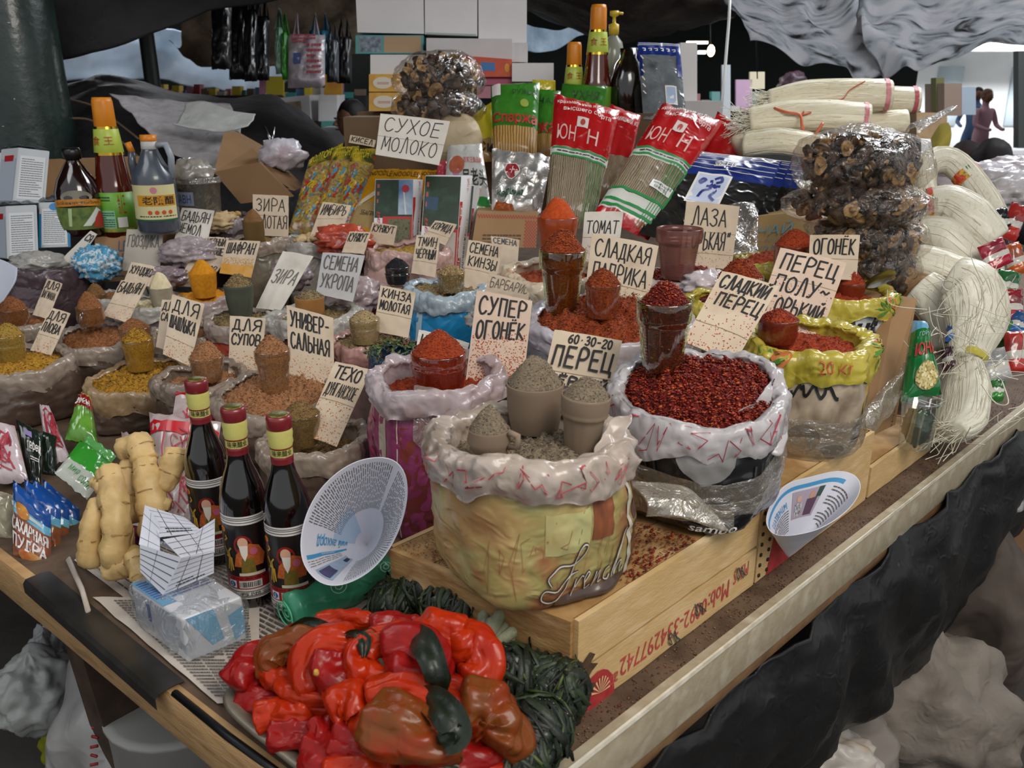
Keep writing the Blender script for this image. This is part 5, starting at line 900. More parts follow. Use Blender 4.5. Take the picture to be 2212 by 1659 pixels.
# ---- vinegar bottles
GLB = M('0b0706', .06, coat=1); CAPR = M('7a1f26', .35, coat=.4); FOIL = M('c9c26a', .4, c2='d6d07c', ns=40, bump=.3, bs=120)
WHT = M('dcd8d2', .5); BLKP = M('16110f', .4, coat=.5); REDL = M('9c1a1c', .4, coat=.5)
def vinegar(u, v, ang, label, nm='vinegar_bottle'):
 c = onz(u, v, TZ + .003); t = thing(nm, label, 'bottle', tuple(c)); H = .286; R = .0305
 prof = [(R*.86, 0), (R*.98, .004), (R, .012), (R, .150), (R*.985, .162), (R*.9, .176), (R*.72, .192), (R*.54, .207), (R*.46, .22), (R*.44, .245), (R*.44, .27)]
 b = B(); b.lathe(prof, c, 48); b.done('glass_body', GLB, t)
 b = B(); b.lathe([(R*.475, .222), (R*.475, .227)], c, 32, cap=False); b.lathe([(R*.47, .227), (R*.485, .232), (R*.47, .2325)], c, 32, 0, cap=False); b.lathe([(R*.475, .2425), (R*.475, .2445)], c, 32, cap=False); b.done('neck_band', CAPR, t)
 b = B(); b.lathe([(R*.465, .227), (R*.47, .229), (R*.465, .244), (R*.52, .250), (R*.50, .256), (R*.53, .262), (R*.5, .270)], c, 40, cap=False); b.done('neck_label', FOIL, t)
 b = B(); b.lathe([(R*.50, .268), (R*.53, .2695), (R*.53, .282), (R*.5, .286), (R*.42, .2865)], c, 40); b.done('cap', CAPR, t)
 b = B(); b.lathe([(R*.40, .2866), (R*.38, .2874), (.0005, .2874)], c, 32, cap=False); b.done('cap_seal', M('7d7a3a', .3, m=.7, bump=1, bs=600), t)
 def cyl(r_, z0, z1, a0=None):
  def P(s, tt, h=0): a = ang + (s - .5) * PI * 1.06; return V(c.x + (r_ + h)*math.cos(a), c.y + (r_ + h)*math.sin(a), c.z + z0 + (z1 - z0)*tt)
  P.w = r_*PI*1.06; P.hh = z1 - z0; return P
 P = cyl(R, .018, .142)
 def lab(t0, t1, m_, nm, s0=-.02, s1=1.02, h=.0004): rect(P, s0, t0, s1, t1, m_, t, nm, h, 26, 1)
 t_ = t; t = rect(P, -.02, 0, 1.02, 1, WHT, t, 'label', .0003, 26, 1); lab(.28, .90, BLKP, 'label_panel'); lab(.12, .28, REDL, 'label_stripe'); lab(.3, .88, REDL, 'label_edge', -.02, .12, .0006)
 for q in (.925, .955, .975, .02, .035, .09): lab(q, q + .007, M('1a1818', .5), 'label_line', h=.0008)
 print_(P, '业有限公司', t, (.25, .045, .95, .082), M('2a2626', .6), h=.0009)
 print_(P, '420ml 酿造食醋', t, (.2, .245, .9, .272), BLKP, h=.0009)
 disc(P, .21, .83, .05, .036, M('c8781c', .5), t, 'emblem'); print_(P, 'A', t, (.19, .81, .23, .85), REDL, h=.0013)
 disc(P, .50, .66, .12, .12, M('8a1814', .5), t, 'figure_hood', .0007)
 shape(P, [(.36, .40), (.74, .40), (.78, .52), (.70, .64), (.58, .68), (.48, .62), (.40, .55)], M('c46a2c', .5, c2='a8481c', ns=200), t, 'figure_robe', .0009)
 shape(P, [(.45, .32), (.64, .32), (.62, .50), (.47, .50)], M('5e5a20', .5, c2='8a6a20', ns=200), t, 'figure_skirt', .0011)
 disc(P, .50, .69, .065, .068, M('d9a88a', .5), t, 'figure_face', .0013); shape(P, [(.45, .66), (.56, .66), (.55, .55), (.51, .47), (.47, .55)], M('e4dccf', .5), t, 'figure_beard', .0016)
 disc(P, .625, .585, .05, .045, M('c4607a', .5), t, 'figure_peach', .0018)
 b = B()
 for l in ([(.26, .36), (.29, .5), (.25, .58), (.22, .62)], [(.30, .34), (.31, .48), (.29, .58), (.33, .62)], [(.25, .52), (.33, .5)], [(.34, .36), (.33, .5)], [(.24, .7), (.28, .73), (.26, .76)]): ribbon(b, P, l, .0022, (P.w, P.hh), .0012)
 b.done('figure_deer', M('c49a34', .5), t, kind='stuff')
 rect(P, .42, .29, .76, .325, M('d2c8b0', .5), t, 'figure_scroll', .0013, 6, 1)
 rect(P, .24, .135, .36, .225, M('dfe4ea', .5), t, 'quality_mark', .0008, 4, 1); disc(P, .30, .18, .045, .034, M('2a5a9c', .5), t, 'quality_mark', .0011); print_(P, 'S', t, (.285, .157, .315, .203), WHT, h=.0014, bold=.02)
 rect(P, .40, .135, .70, .225, WHT, t, 'barcode', .0008, 8, 1)
 b = B(); rn = random.Random(2); x = .41
 while x < .68: w_ = rn.choice((.004, .008, .012)); b.add([P(x, .15, .0012), P(x+w_, .15, .0012), P(x+w_, .215, .0012), P(x, .215, .0012)], [(0, 1, 2, 3)]); x += w_ + rn.choice((.006, .01))
 b.done('barcode_lines', BLKP, t, kind='stuff')
 t = t_; P2 = cyl(R*.485, .229, .244); print_(P2, '味来醋业', t, (.3, .35, .85, .9), M('2e2c18', .6), h=.0004, bold=.01)
 return t
vinegar(470, 1203, -PI/2 + .15, 'rearmost of the three dark vinegar bottles, beside the ginger')
vinegar(548, 1292, -PI/2 + .12, 'middle of the three dark vinegar bottles with red caps')
vinegar(640, 1318, -PI/2 + .05, 'right-hand dark vinegar bottle partly behind the newspaper cone')
# ---- ginger
GIN = M('c6a266', .5, c2=('d4b47a', 'a07c48'), ns=16, bump=.5, bs=70, det=6); GEND = M('8d6d48', .8, c2='b39468', ns=60)
def ginger(label, fingers, loc):
 t = thing('ginger_root', label, 'ginger', loc); b = B(); ends = B()
 for k_, (pts, rads) in enumerate(fingers):
  P_ = [at(*p) for p in pts]; P_ = [Vector(q) for q in smooth_line([tuple(p) for p in P_], 8)]; n = len(P_); rr = []
  for i in range(n):
   x = i/(n-1)*(len(rads)-1); j = min(int(x), len(rads)-2); r = lerp(rads[j], rads[j+1], x-j)
   e = min(1, (min(i, n-1-i) + .3) / (n*.12)); r *= math.sqrt(1 - (1-e)**2) if e < 1 else 1
   r *= 1 + .07*math.sin(i*2*PI/6.3 + k_) * (1 if i % 6 else .3) + (-.05 if i % 6 == 0 else 0); rr.append(r)
  b.tube(P_, rr, 20, wob=.28)
  for i in range(4, n-3, 6): ends.tube([P_[i] - (P_[i+1]-P_[i])*.14, P_[i] + (P_[i+1]-P_[i])*.14], rr[i]*1.012 + .0003, 20, wob=.28, cap=False)
 b.done('root', GIN, t); ends.done('growth_ring', M('a07a48', .7, bump=.6, bs=200), t, kind='stuff')
 return t
ginger('large knobbly ginger root with pale thick fingers standing left of the folded paper tray', [
 ([(232, 1005, 1.23), (246, 1075, 1.21), (252, 1150, 1.20), (244, 1225, 1.21)], (.015, .020, .019, .019)), ([(200, 1040, 1.23), (222, 1052, 1.22), (240, 1070, 1.22)], (.007, .012, .014)),
 ([(215, 1075, 1.22), (200, 1140, 1.21), (193, 1225, 1.22)], (.012, .0165, .0165)), ([(300, 1180, 1.22), (278, 1215, 1.21), (225, 1238, 1.21)], (.012, .018, .015)),
 ([(285, 1190, 1.2), (305, 1235, 1.19), (318, 1270, 1.18)], (.013, .016, .011)), ([(270, 1140, 1.23), (262, 1200, 1.22)], (.014, .018))], tuple(onz(245, 1245, TZ)))
ginger('second ginger root with two round-headed fingers behind the folded paper tray', [
 ([(262, 975, 1.30), (300, 965, 1.29), (315, 1000, 1.28)], (.017, .022, .018)), ([(312, 990, 1.28), (322, 1050, 1.26), (330, 1110, 1.25), (325, 1170, 1.25)], (.017, .022, .022, .018)),
 ([(378, 968, 1.28), (372, 1010, 1.27), (345, 1060, 1.26)], (.016, .0185, .013)), ([(282, 985, 1.30), (280, 1050, 1.29), (290, 1130, 1.28)], (.014, .016, .016)), ([(330, 1085, 1.25), (368, 1092, 1.25)], (.014, .009))], tuple(onz(325, 1215, TZ)))
b = B(); b = blob(at(288, 1165, 1.27), .02, .02, .02, 3, .1); b.done('red_onion', M('5c1038', .3), None, loc=tuple(at(288, 1165, 1.27)), label='small purple onion half hidden between the ginger roots', cat='onion')
# ---- folded paper tray
PAPER = M('d6d8e2', .7, c2='c8cad6', ns=5); LINE = M('3a3a40', .8)
t = thing('paper_tray', 'small tray folded from white ruled paper standing on the wrapped cartons', 'paper tray', tuple(at(350, 1285, 1.10)))
D = 1.10
def pquad(pts, nm, par, mat, th=.0007):
 ps = [at(*p) for p in pts]; a, b_, c, d = ps; n = (b_ - a).cross(d - a).normalized(); n = n if n.dot(CAM - a) > 0 else -n
 P = lambda s, tt, h=0: lerp(lerp(d, c, s), lerp(a, b_, s), tt) + n*h
 P.n = n; P.w = (b_ - a).length + .001; P.hh = (a - d).length; plate(P, nm, mat, th, 4, 4, par); return P
faces = [(((302, 1176, D), (392, 1205, 1.075), (352, 1286, 1.09), (303, 1235, D)), (0, 5)), (((392, 1205, 1.075), (462, 1188, 1.11), (462, 1238, 1.12), (352, 1286, 1.09)), (1, 6)),
 (((313, 1090, 1.16), (345, 1130, 1.12), (345, 1195, 1.09), (300, 1176, D)), (0, 3)), (((345, 1118, 1.17), (410, 1150, 1.16), (388, 1196, 1.10), (318, 1160, 1.12)), (2, 4)),
 (((315, 1092, 1.17), (400, 1118, 1.2), (440, 1150, 1.16), (345, 1160, 1.10)), (1, 5)), (((420, 1150, 1.15), (464, 1120, 1.17), (463, 1192, 1.11), (392, 1206, 1.076)), (0, 5)), (((352, 1165, 1.10), (440, 1150, 1.15), (463, 1190, 1.11), (392, 1206, 1.077)), (1, 3))]
for i, (pts, (cv, ch)) in enumerate(faces):
 P = pquad(pts, 'paper_panel', t, PAPER); b = B()
 for j in range(ch): ribbon(b, P, [(.02, (j+.6)/(ch+.4)), (.98, (j+.6)/(ch+.4) + .03)], .0007, (P.w, P.hh), .0005)
 for j in range(cv + 1): ribbon(b, P, [((j+.7)/(cv+1.6), .02), ((j+.7)/(cv+1.6), .98)], .0007, (P.w, P.hh), .0005)
 b.done('ruled_line', LINE, t, kind='stuff')
 if i in (1, 3, 4): textlines(P, .2, .8, .1, .3, 2, LINE, t, fill=.4, seed=i)
# ---- wrapped milk cartons
t = thing('milk_carton', 'white and pale blue carton wrapped in clear film under the folded paper tray', 'carton', tuple(onz(430, 1440, TZ)))
TL, TR = onz(393, 1338, .868), onz(524, 1288, .868); back = (onz(282, 1262, .868) - TL); dn = V(0, 0, -.064)
hx = [TL + dn, TR + dn, TR + dn + back, TL + dn + back, TL, TR, TR + back, TL + back]
b = B(); b.hexa(hx); o = b.done('carton_body', M('d0d2d8', .4, c2='bcbabc', ns=9, coat=.3), t, smooth=0); md = o.modifiers.new('b', 'BEVEL'); md.width = .004; md.segments = 3
def qp(a, b_, c, d):
 n = (b_ - a).cross(d - a).normalized(); n = n if n.dot(CAM - a) > 0 else -n
 P = lambda s, tt, h=0: lerp(lerp(d, c, s), lerp(a, b_, s), tt) + n*h
 P.n = n; P.w = (b_-a).length; P.hh = (a-d).length; P.base = (c + d)/2; return P
Pt = qp(TL + back, TR + back, TR, TL); Pe = qp(TL, TR, TR + dn, TL + dn); SKY = M('6fa9c8', .4, coat=.3); BTX = M('4a5a9a', .6)
shape(Pe, [(.05, .98), (.5, .98), (.62, .25), (.42, .2)], SKY, t, 'blue_print'); shape(Pe, [(.72, .7), (.98, .8), (.98, .2), (.8, .1)], SKY, t, 'blue_print')
rect(Pt, .0, .35, .22, 1, M('5d94b8', .4, coat=.3), t, 'blue_print'); rect(Pt, .22, .45, .42, .98, M('86aac0', .4, coat=.3), t, 'blue_print', h=.0005)
textlines(Pt, .25, .95, .45, .97, 10, BTX, t, h=.0009, cols=2); textlines(Pt, .03, .2, .5, .95, 9, BTX, t, h=.0009)
Pl = qp(TL + back, TL, TL + dn, TL + dn + back); rect(Pl, .3, .4, .36, .8, BTX, t, 'print')
c = sum(hx, V(0, 0, 0)) / 8
def wrapf(a, tt):   # puffy film round the carton
 th = 2*PI*a; z = tt; e = 1.0; X = (TR - TL)*.5; Y = back*.5
 def sp(x): return math.copysign(abs(x)**.42, x)
 ph = PI*(tt - .5); q = sp(math.cos(ph)); p = c + X*1.18*sp(math.cos(th))*q + Y*1.16*sp(math.sin(th))*q + V(0, 0, .0375*sp(math.sin(ph)))
 nn = V(nz3(p, 26, 1), nz3(p, 26, 2), nz3(p, 26, 3)); p = p + nn*.013 + V(nz3(p, 70, 1), nz3(p, 70, 2), nz3(p, 70, 3))*.004; p.z = max(p.z, TZ + .004); return p
b = B(); b.grid(wrapf, 60, 34, closeu=True); b.done('film', CLEAR('f4f6f8', .05, .55, .1, 30, .05, 'c8ccd0'), t)
# ---- newspaper cones
CONEP = M('cfd0da', .7); CBL = M('3f8fc0', .6)
def cone(label, rimf, tip, t0=.0, prints=None):
 t = thing('paper_cone', label, 'paper cone', tuple(tip))
 def S(s, tt, h=0):
  r = rimf(s); p = lerp(tip, r, tt); ax = (rimf(0) + rimf(.5))/2; n = (ax - p).normalized(); return p + n*(h) * (1 if tt > .05 else 0) + V(0, 0, .0015*noise.noise(V(s*9, tt*5, 1)))
 b = B(); b.grid(lambda s, tt: S(s, tt), 64, 14); b.grid(lambda s, tt: S(s, tt, -.0012), 64, 14); b.grid(lambda s, tt: S(s, 1, -.0012*tt), 64, 1)
 b.done('paper', CONEP, t); S.w, S.hh = .35, .14; prints(S, t); return t
def r1(s):
 a = 2*PI*s + .3; x = math.cos(a); y = math.sin(a); rag = 1 + .10*max(0, math.cos(a - .35))**6
 u = 762 + (-62*x*-1 + 92*y)*rag if False else 762 + (70*x + 96*y*.9)*rag; v = 1128 + (-128*x + 42*y)*rag
 return at(u, v, 1.09 + .04*x - .015*y)
def pr1(S, t):
 rect(S, .42, .4, .50, .92, M('9fb4cc', .7, c2='8a9cb4', ns=30), t, 'printed_photo', nu=12, nv=4); rect(S, .435, .72, .49, .9, M('2e3450', .6, c2='5a5080', ns=40), t, 'printed_photo', .0012, 4, 3); rect(S, .44, .42, .475, .5, M('22263c', .6), t, 'printed_photo', .0012, 3, 3)
 rect(S, .545, .35, .56, .95, CBL, t, 'blue_rule', nu=4, nv=8); rect(S, .62, .2, .80, .55, M('a9bdd4', .7), t, 'tint_panel', .0005, 6, 4)
 print_(S, 'ний аккорд', t, (.575, .32, .635, .8), CBL, rot=1, h=.0013, shear=.3, bold=.01); print_(S, 'ПЕРЕМЕНКА', t, (.548, .55, .557, .75), M('e0e6ee', .6), rot=1, h=.0015)
 for a0, a1 in ((.0, .38), (.655, .98), (.51, .54)):
  b = B(); rn = random.Random(int(a0*100)); n = int((a1 - a0)*130)
  for i in range(n):
   s = lerp(a0, a1, (i+.5)/n); x = .45
   while x < .96: x2 = min(.96, x + rn.uniform(.03, .09)); w_ = .0011; b.add([S(s-w_, x, .0009), S(s+w_, x, .0009), S(s+w_, x2, .0009), S(s-w_, x2, .0009)], [(0, 1, 2, 3)]); x = x2 + .015
  b.done('small_print', PRN, t, smooth=0, kind='stuff')
cone('large white newspaper cone opening towards the camera beside the vinegar bottles', r1, at(792, 1178, 1.24), prints=pr1)
def r2(s):
 a = 2*PI*s; x, y = math.cos(a), math.sin(a); u = 1757 + 100*x + 12*y; v = 1088 - 30*x - 62*y + (-14*max(0, math.cos(a-2.4))**8)
 return at(u, v, 1.215 + .045*y + .03*x)
def pr2(S, t):
 rect(S, .12, .88, .55, .93, CBL, t, 'blue_rule', nu=30, nv=1)
 rect(S, .2, .5, .34, .85, M('a89aa6', .6), t, 'printed_photo', nu=8, nv=5)
 rect(S, .215, .52, .265, .72, M('5a4056', .6), t, 'printed_jacket', .0011, 4, 4); disc(S, .245, .765, .013, .05, M('c09078', .6), t, 'printed_face', .0012)
 rect(S, .285, .52, .325, .70, M('d0ccd2', .6, c2='2a2a2e', ns=300), t, 'printed_dress', .0011, 4, 4); disc(S, .305, .75, .012, .045, M('c8a08c', .6), t, 'printed_face', .0012); rect(S, .2, .72, .225, .85, M('2f4a42', .6), t, 'printed_board', .0010, 3, 3)
 print_(S, 'СТУДЕНТЫ', t, (.37, .68, .5, .8), CBL, rot=2, h=.0012, shear=.2, bold=.01)
 textlines(S, .36, .52, .35, .66, 9, PRN, t, h=.001, fill=.35); textlines(S, .02, .16, .4, .85, 12, PRN, t, h=.001, fill=.35, seed=5)
cone('newspaper cone with a colour photo of a couple, standing by the right table edge', r2, at(1703, 1204, 1.27), prints=pr2)
# ---- roll of green bags
t = thing('bag_roll', 'roll of translucent green plastic bags lying below the newspaper cone', 'bag roll', tuple(onz(640, 1330, TZ)))
p0, p1 = onz(622, 1322, TZ + .026), onz(838, 1232, TZ + .026); GRN = M('4fae86', .3, c2='3f9a74', ns=9, crease=14, coat=.4, tr=.2)
b = B(); n = 12; b.tube([lerp(p0, p1, i/n) for i in range(n+1)], [.026 + .002*math.sin(i*2) for i in range(n+1)], 28, wob=.12, cap=True); b.done('roll', GRN, t)
d_ = (p1 - p0).normalized(); X = V(0, 0, 1); Y = d_.cross(X); b = B()
for k_ in range(3): b.tube([p0 - d_*(.002 + .003*(k_ == 0)) + X*math.cos(a)*r_*.8 + Y*math.sin(a)*r_ for a, r_ in [(i*.45, .023 - k_*.0068 - i*.0004) for i in range(16)]], .0011, 5)
b.done('spiral_edge', M('58c08f', .4), t, kind='stuff')
b = B()
def RP(s, tt, h=0): a = .2 + tt*1.2; return lerp(p0, p1, s) + (X*math.sin(a) + (-Y if Y.y > 0 else Y)*math.cos(a))*(.0285 + h)
for cx, cy, q in ((.42, .5, .13), (.5, .75, .1), (.9, .5, .1)):
 RP.w, RP.hh = .13, .034
 for r_ in (1, .45): ribbon(b, RP, [(cx + q*.55*r_*math.cos(a*PI/7), cy + q*2*r_*math.sin(a*PI/7)) for a in range(15)], .0012, (.13, .034), .001)
b.done('printed_fruit', M('9fd6b8', .5), t, kind='stuff')
# ---- metal tray
TRZ = .826
a_, b_2, c_ = onz(462, 1515, TRZ), onz(838, 1283, TRZ), onz(1288, 1522, TRZ)
ex = (c_ - b_2); ey = (a_ - b_2); ex.z = ey.z = 0; W_, L_ = ex.length, ey.length; ex.normalize(); ey = (ey - ex*ey.dot(ex)).normalized(); ctr = b_2 + ex*W_/2 + ey*L_/2; ctr.z = 0
t = thing('metal_tray', 'worn grey metal tray with rounded corners holding red peppers and dark greens', 'tray', (ctr.x, ctr.y, TZ))
def tr_(r_in, z, a):   # superellipse ring
 x, y = math.cos(a), math.sin(a); q = (abs(x)**7 + abs(y)**7) ** (-1/7); return ctr + ex*(W_/2 - r_in)*x*q + ey*(L_/2 - r_in)*y*q + V(0, 0, z)
prof = [(.03, TZ + .004), (.022, TZ + .006), (.016, TRZ - .002), (.010, TRZ), (.002, TRZ + .001), (-.001, TRZ - .002), (.001, TRZ - .006), (.018, TZ + .003)]
b = B(); b.grid(lambda s, tt: tr_(*prof[int(round(tt*7))], 2*PI*s), 120, 7, closeu=True); b.add([tr_(.03, TZ + .004, 2*PI*i/120) for i in range(120)], [tuple(range(120))]); b.add([tr_(.018, TZ + .003, 2*PI*i/120) for i in range(120)], [tuple(reversed(range(120)))])
b.done('tray_body', M('7a7264', .42, m=.55, c2=('8d8474', '55503f'), ns=12, det=8, bump=.2, bs=200), t)
# ---- pickled red peppers
PEP = [M('9c1606', .28, c2=('b42e08', '720c06'), ns=14, dist=.5, coat=0, crease=17), M('7e0b0b', .3, c2=('941512', '55070a'), ns=14, dist=.5, coat=0, crease=17), M('8e2a08', .28, c2=('74401a', '981c08'), ns=12, dist=.5, coat=0, crease=15)]
for m_ in PEP: m_.node_tree.nodes['Principled BSDF'].inputs['Specular IOR Level'].default_value = .32
def pepper(label, pts, r, m_=0, seed=1, taper=.5, wr=.2):
 P_ = [onz(u, v, z) for u, v, z in pts]; P_ = [Vector(q) for q in smooth_line([tuple(p) for p in P_], 14)]; n = len(P_); b = B(); rings = []; ref = None; N = 54
 for i, p in enumerate(P_):
  tg = (P_[min(i+1, n-1)] - P_[max(i-1, 0)]).normalized()
  ref = tg.orthogonal().normalized() if ref is None else (ref - tg*ref.dot(tg)).normalized(); q = tg.cross(ref); x = i/(n-1)
  e = min(1, (min(i, n-1-i) + .15)/(n*.16)); rad = r * (math.sqrt(max(0, 1-(1-e)**2))) * lerp(1, taper, x)
  for a in range(N):
   an = 2*PI*a/N; f_ = 1 + wr*math.sin(3*an + 2.2*noise.noise(V(x*2.5, seed, 0))*3) * .6 + wr*1.1*noise.noise(V(math.cos(an)*1.6, math.sin(an)*1.6, x*4 + seed*5)) + wr*.6*noise.noise(V(math.cos(an)*5, math.sin(an)*5, x*5 + seed)) + wr*.55*(.5 - abs(noise.noise(V(math.cos(an)*8, math.sin(an)*8, x*6 + seed))))
   rings.append(p + (ref*math.cos(an) + q*math.sin(an)) * rad * f_)
 b.add(rings, [(i*N+a, i*N+(a+1) % N, (i+1)*N+(a+1) % N, (i+1)*N+a) for i in range(n-1) for a in range(N)] + [tuple(reversed(range(N))), tuple(range((n-1)*N, n*N))])
 return b.done('red_pepper', PEP[m_], None, loc=tuple(P_[0]), label=label, cat='pepper', group='pickled red peppers in the metal tray')
Z = TZ
pepper('dark red flattened pepper at the left rim of the tray', [(505, 1490, .835), (545, 1440, .85), (610, 1400, .86), (680, 1372, .862)], .024, 1, 1, .7)
pepper('dark pepper lying lowest at the left end of the tray', [(520, 1508, .82), (580, 1520, .828), (640, 1520, .83)], .018, 1, 2)
pepper('orange-red pepper end poking up behind the top of the pile', [(690, 1365, .865), (750, 1340, .88), (806, 1345, .885)], .019, 0, 3)
pepper('brownish red folded pepper on the upper left of the pile', [(600, 1450, .855), (590, 1415, .87), (640, 1385, .885), (690, 1400, .885)], .021, 2, 4, .8)
pepper('small curled pepper below the brownish folded one', [(580, 1452, .85), (620, 1470, .855), (665, 1455, .86)], .017, 0, 5)
pepper('wide scarlet pepper folded upright left of the front tied bundle', [(690, 1500, .86), (672, 1445, .88), (700, 1395, .9), (770, 1395, .9)], .024, 0, 6, .8)
pepper('crimson pepper tucked against the left of the front tied bundle', [(720, 1420, .895), (725, 1460, .885), (770, 1490, .875)], .026, 1, 7, .9)
pepper('rounded pepper loop under the crimson one', [(625, 1475, .85), (640, 1500, .855), (700, 1515, .86), (740, 1500, .865)], .019, 0, 8)
pepper('long outer pepper of the upper bundle tied with a dark leaf', [(800, 1475, .89), (772, 1430, .90), (810, 1385, .915), (900, 1365, .925)], .019, 0, 9, .8)
pepper('bright pepper lying across the front of the upper tied bundle', [(780, 1450, .89), (830, 1490, .885), (920, 1502, .885), (1010, 1490, .885)], .021, 0, 10, .8)
pepper('curled inner pepper of the upper tied bundle', [(830, 1410, .91), (880, 1400, .918), (935, 1430, .912), (900, 1465, .905), (840, 1440, .905)], .024, 1, 11, .9)
pepper('right-hand rounded pepper of the upper tied bundle', [(960, 1400, .915), (1010, 1395, .91), (1040, 1440, .895), (1015, 1485, .88)], .027, 0, 12, .85)
pepper('orange pepper tip rising above the upper tied bundle', [(900, 1385, .915), (960, 1365, .925), (1000, 1380, .92)], .025, 0, 13, .7)
pepper('red pepper behind the top of the upper tied bundle', [(800, 1365, .895), (860, 1350, .90), (920, 1358, .90)], .018, 1, 14)
pepper('large olive and red pepper of the lower tied bundle', [(805, 1550, .885), (860, 1575, .887), (930, 1600, .88), (960, 1580, .885)], .031, 2, 15, .85)
pepper('long curved pepper above the olive one in the lower tied bundle', [(800, 1525, .885), (860, 1505, .895), (940, 1520, .895), (985, 1560, .885)], .024, 0, 16, .9)
pepper('right half pepper of the lower tied bundle', [(985, 1530, .89), (1040, 1540, .885), (1080, 1580, .872), (1060, 1620, .862)], .032, 2, 17, .85)
pepper('glossy red pepper left of the lower tied bundle', [(715, 1545, .865), (760, 1520, .875), (800, 1560, .868), (760, 1590, .86)], .025, 0, 18, .9)
pepper('small red pepper second row left of the glossy one', [(690, 1560, .855), (700, 1590, .85), (680, 1610, .84)], .016, 1, 19)
pepper('long wrinkled pepper at lower left of the pile', [(555, 1558, .83), (610, 1540, .84), (680, 1548, .845)], .019, 0, 20, .8)
pepper('curled dark pepper beneath the long wrinkled one', [(585, 1590, .825), (640, 1590, .83), (690, 1595, .832)], .018, 1, 21, .9)
pepper('pepper just below the glossy red one', [(720, 1600, .85), (780, 1610, .852), (830, 1608, .852)], .02, 1, 22, .9)
pepper('flat pepper at the bottom left of the frame in the tray', [(660, 1625, .832), (740, 1640, .838), (830, 1640, .84)], .023, 1, 23, .9)
pepper('pepper cut off by the lower frame edge, centre', [(700, 1672, .83), (790, 1662, .838), (860, 1672, .838)], .022, 0, 24, .9)
pepper('long pepper running right under the lower tied bundle', [(870, 1665, .842), (960, 1655, .85), (1060, 1620, .85), (1090, 1590, .85)], .026, 1, 25, .8)
pepper('pepper at the lower right end of the pile by the greens', [(1000, 1690, .835), (1060, 1672, .84), (1115, 1640, .84)], .022, 0, 26, .7)
LF = M('0d150d', .45, c2=('17220f', '070c07'), ns=20, stretch=(1, 1, 1), bump=.4, bs=90, coat=.1); LF2 = M('4c5c2a', .45, c2='2d3b1c', ns=20)
def strip(pts, w_, name, mat, parent=None, th=.0016, **kw):
 P_ = [Vector(q) for q in smooth_line([tuple(p) for p in pts], 7)]; n = len(P_); ws = w_ if isinstance(w_, (list, tuple)) else [w_]*len(pts)
 def g(s, tt):
  i = min(n-1, int(round(tt*(n-1)))); tg = (P_[min(i+1, n-1)] - P_[max(i-1, 0)]).normalized(); view = (CAM - P_[i]).normalized(); sd = tg.cross(view).normalized()
  x = tt*(len(ws)-1); j = min(int(x), len(ws)-2); w = lerp(ws[j], ws[j+1], x-j); return P_[i] + sd*w*(s-.5) + view*(.0025*math.cos(s*PI*3) + .002*noise.noise(V(s*4, tt*9, w*99)))
 b = B(); b.grid(g, 6, n-1); b.grid(lambda s, tt: g(s, tt) - (CAM - g(s, tt)).normalized()*th, 6, n-1); return b.done(name, mat, parent, **kw)
t = thing('leaf_tie', 'broad dark green leaf tied around the upper bundle of red peppers', 'leaf', tuple(onz(930, 1430, .93)))
strip([onz(880, 1362, .925), onz(912, 1385, .948), onz(935, 1430, .945), onz(945, 1478, .925), onz(930, 1497, .905)], [.02, .03, .026, .024, .014], 'leaf', LF, t); strip([onz(955, 1425, .943), onz(965, 1465, .928), onz(955, 1493, .905)], [.004, .009, .006], 'leaf_stem', LF2, t)
t = thing('leaf_tie', 'broad dark green leaf tied around the lower bundle of red peppers', 'leaf', tuple(onz(970, 1540, .92)))
strip([onz(880, 1497, .90), onz(935, 1505, .918), onz(965, 1540, .922), onz(985, 1585, .912), onz(955, 1610, .90)], [.008, .022, .032, .03, .02], 'leaf', LF, t); strip([onz(960, 1600, .90), onz(940, 1635, .875), onz(990, 1660, .865)], [.014, .024, .02], 'leaf', LF, t); strip([onz(985, 1585, .912), onz(1003, 1590, .905), onz(995, 1600, .9)], [.02, .01, .008], 'leaf', LF, t)
t = thing('leaf_tie', 'twisted green leaf knot on top of the scarlet pepper, upper left of the pile', 'leaf', tuple(onz(775, 1390, .92)))
strip([onz(738, 1378, .91), onz(760, 1370, .925), onz(785, 1385, .925), onz(785, 1420, .915)], [.004, .01, .018, .006], 'leaf', LF, t); strip([onz(770, 1372, .925), onz(800, 1362, .93), onz(825, 1385, .925)], [.004, .006, .003], 'leaf', LF2, t)
t = thing('leaf_tie', 'dark knotted leaf over the brownish pepper at the back left of the tray', 'leaf', tuple(onz(680, 1365, .9)))
strip([onz(615, 1375, .88), onz(660, 1350, .9), onz(705, 1360, .905), onz(735, 1385, .9)], [.01, .018, .016, .006], 'leaf', LF, t); strip([onz(670, 1378, .9), onz(700, 1385, .9)], [.006, .004], 'leaf_stem', LF2, t)
b = B(); p, q = onz(798, 1625, .86), onz(850, 1632, .862); b.tube([p, (p+q)/2, q], .0035, 8); b.done('stalk', M('7a7a38', .5), None, loc=tuple(p), label='cut pale green stalk end among the lowest peppers', cat='stalk')
b = B(); b = blob(onz(683, 1453, .91), .003, .003, .004, 2); b.done('seed', M('c89a3c', .5), None, loc=tuple(onz(683, 1453, .91)), label='single pale seed stuck on the scarlet pepper', cat='seed')
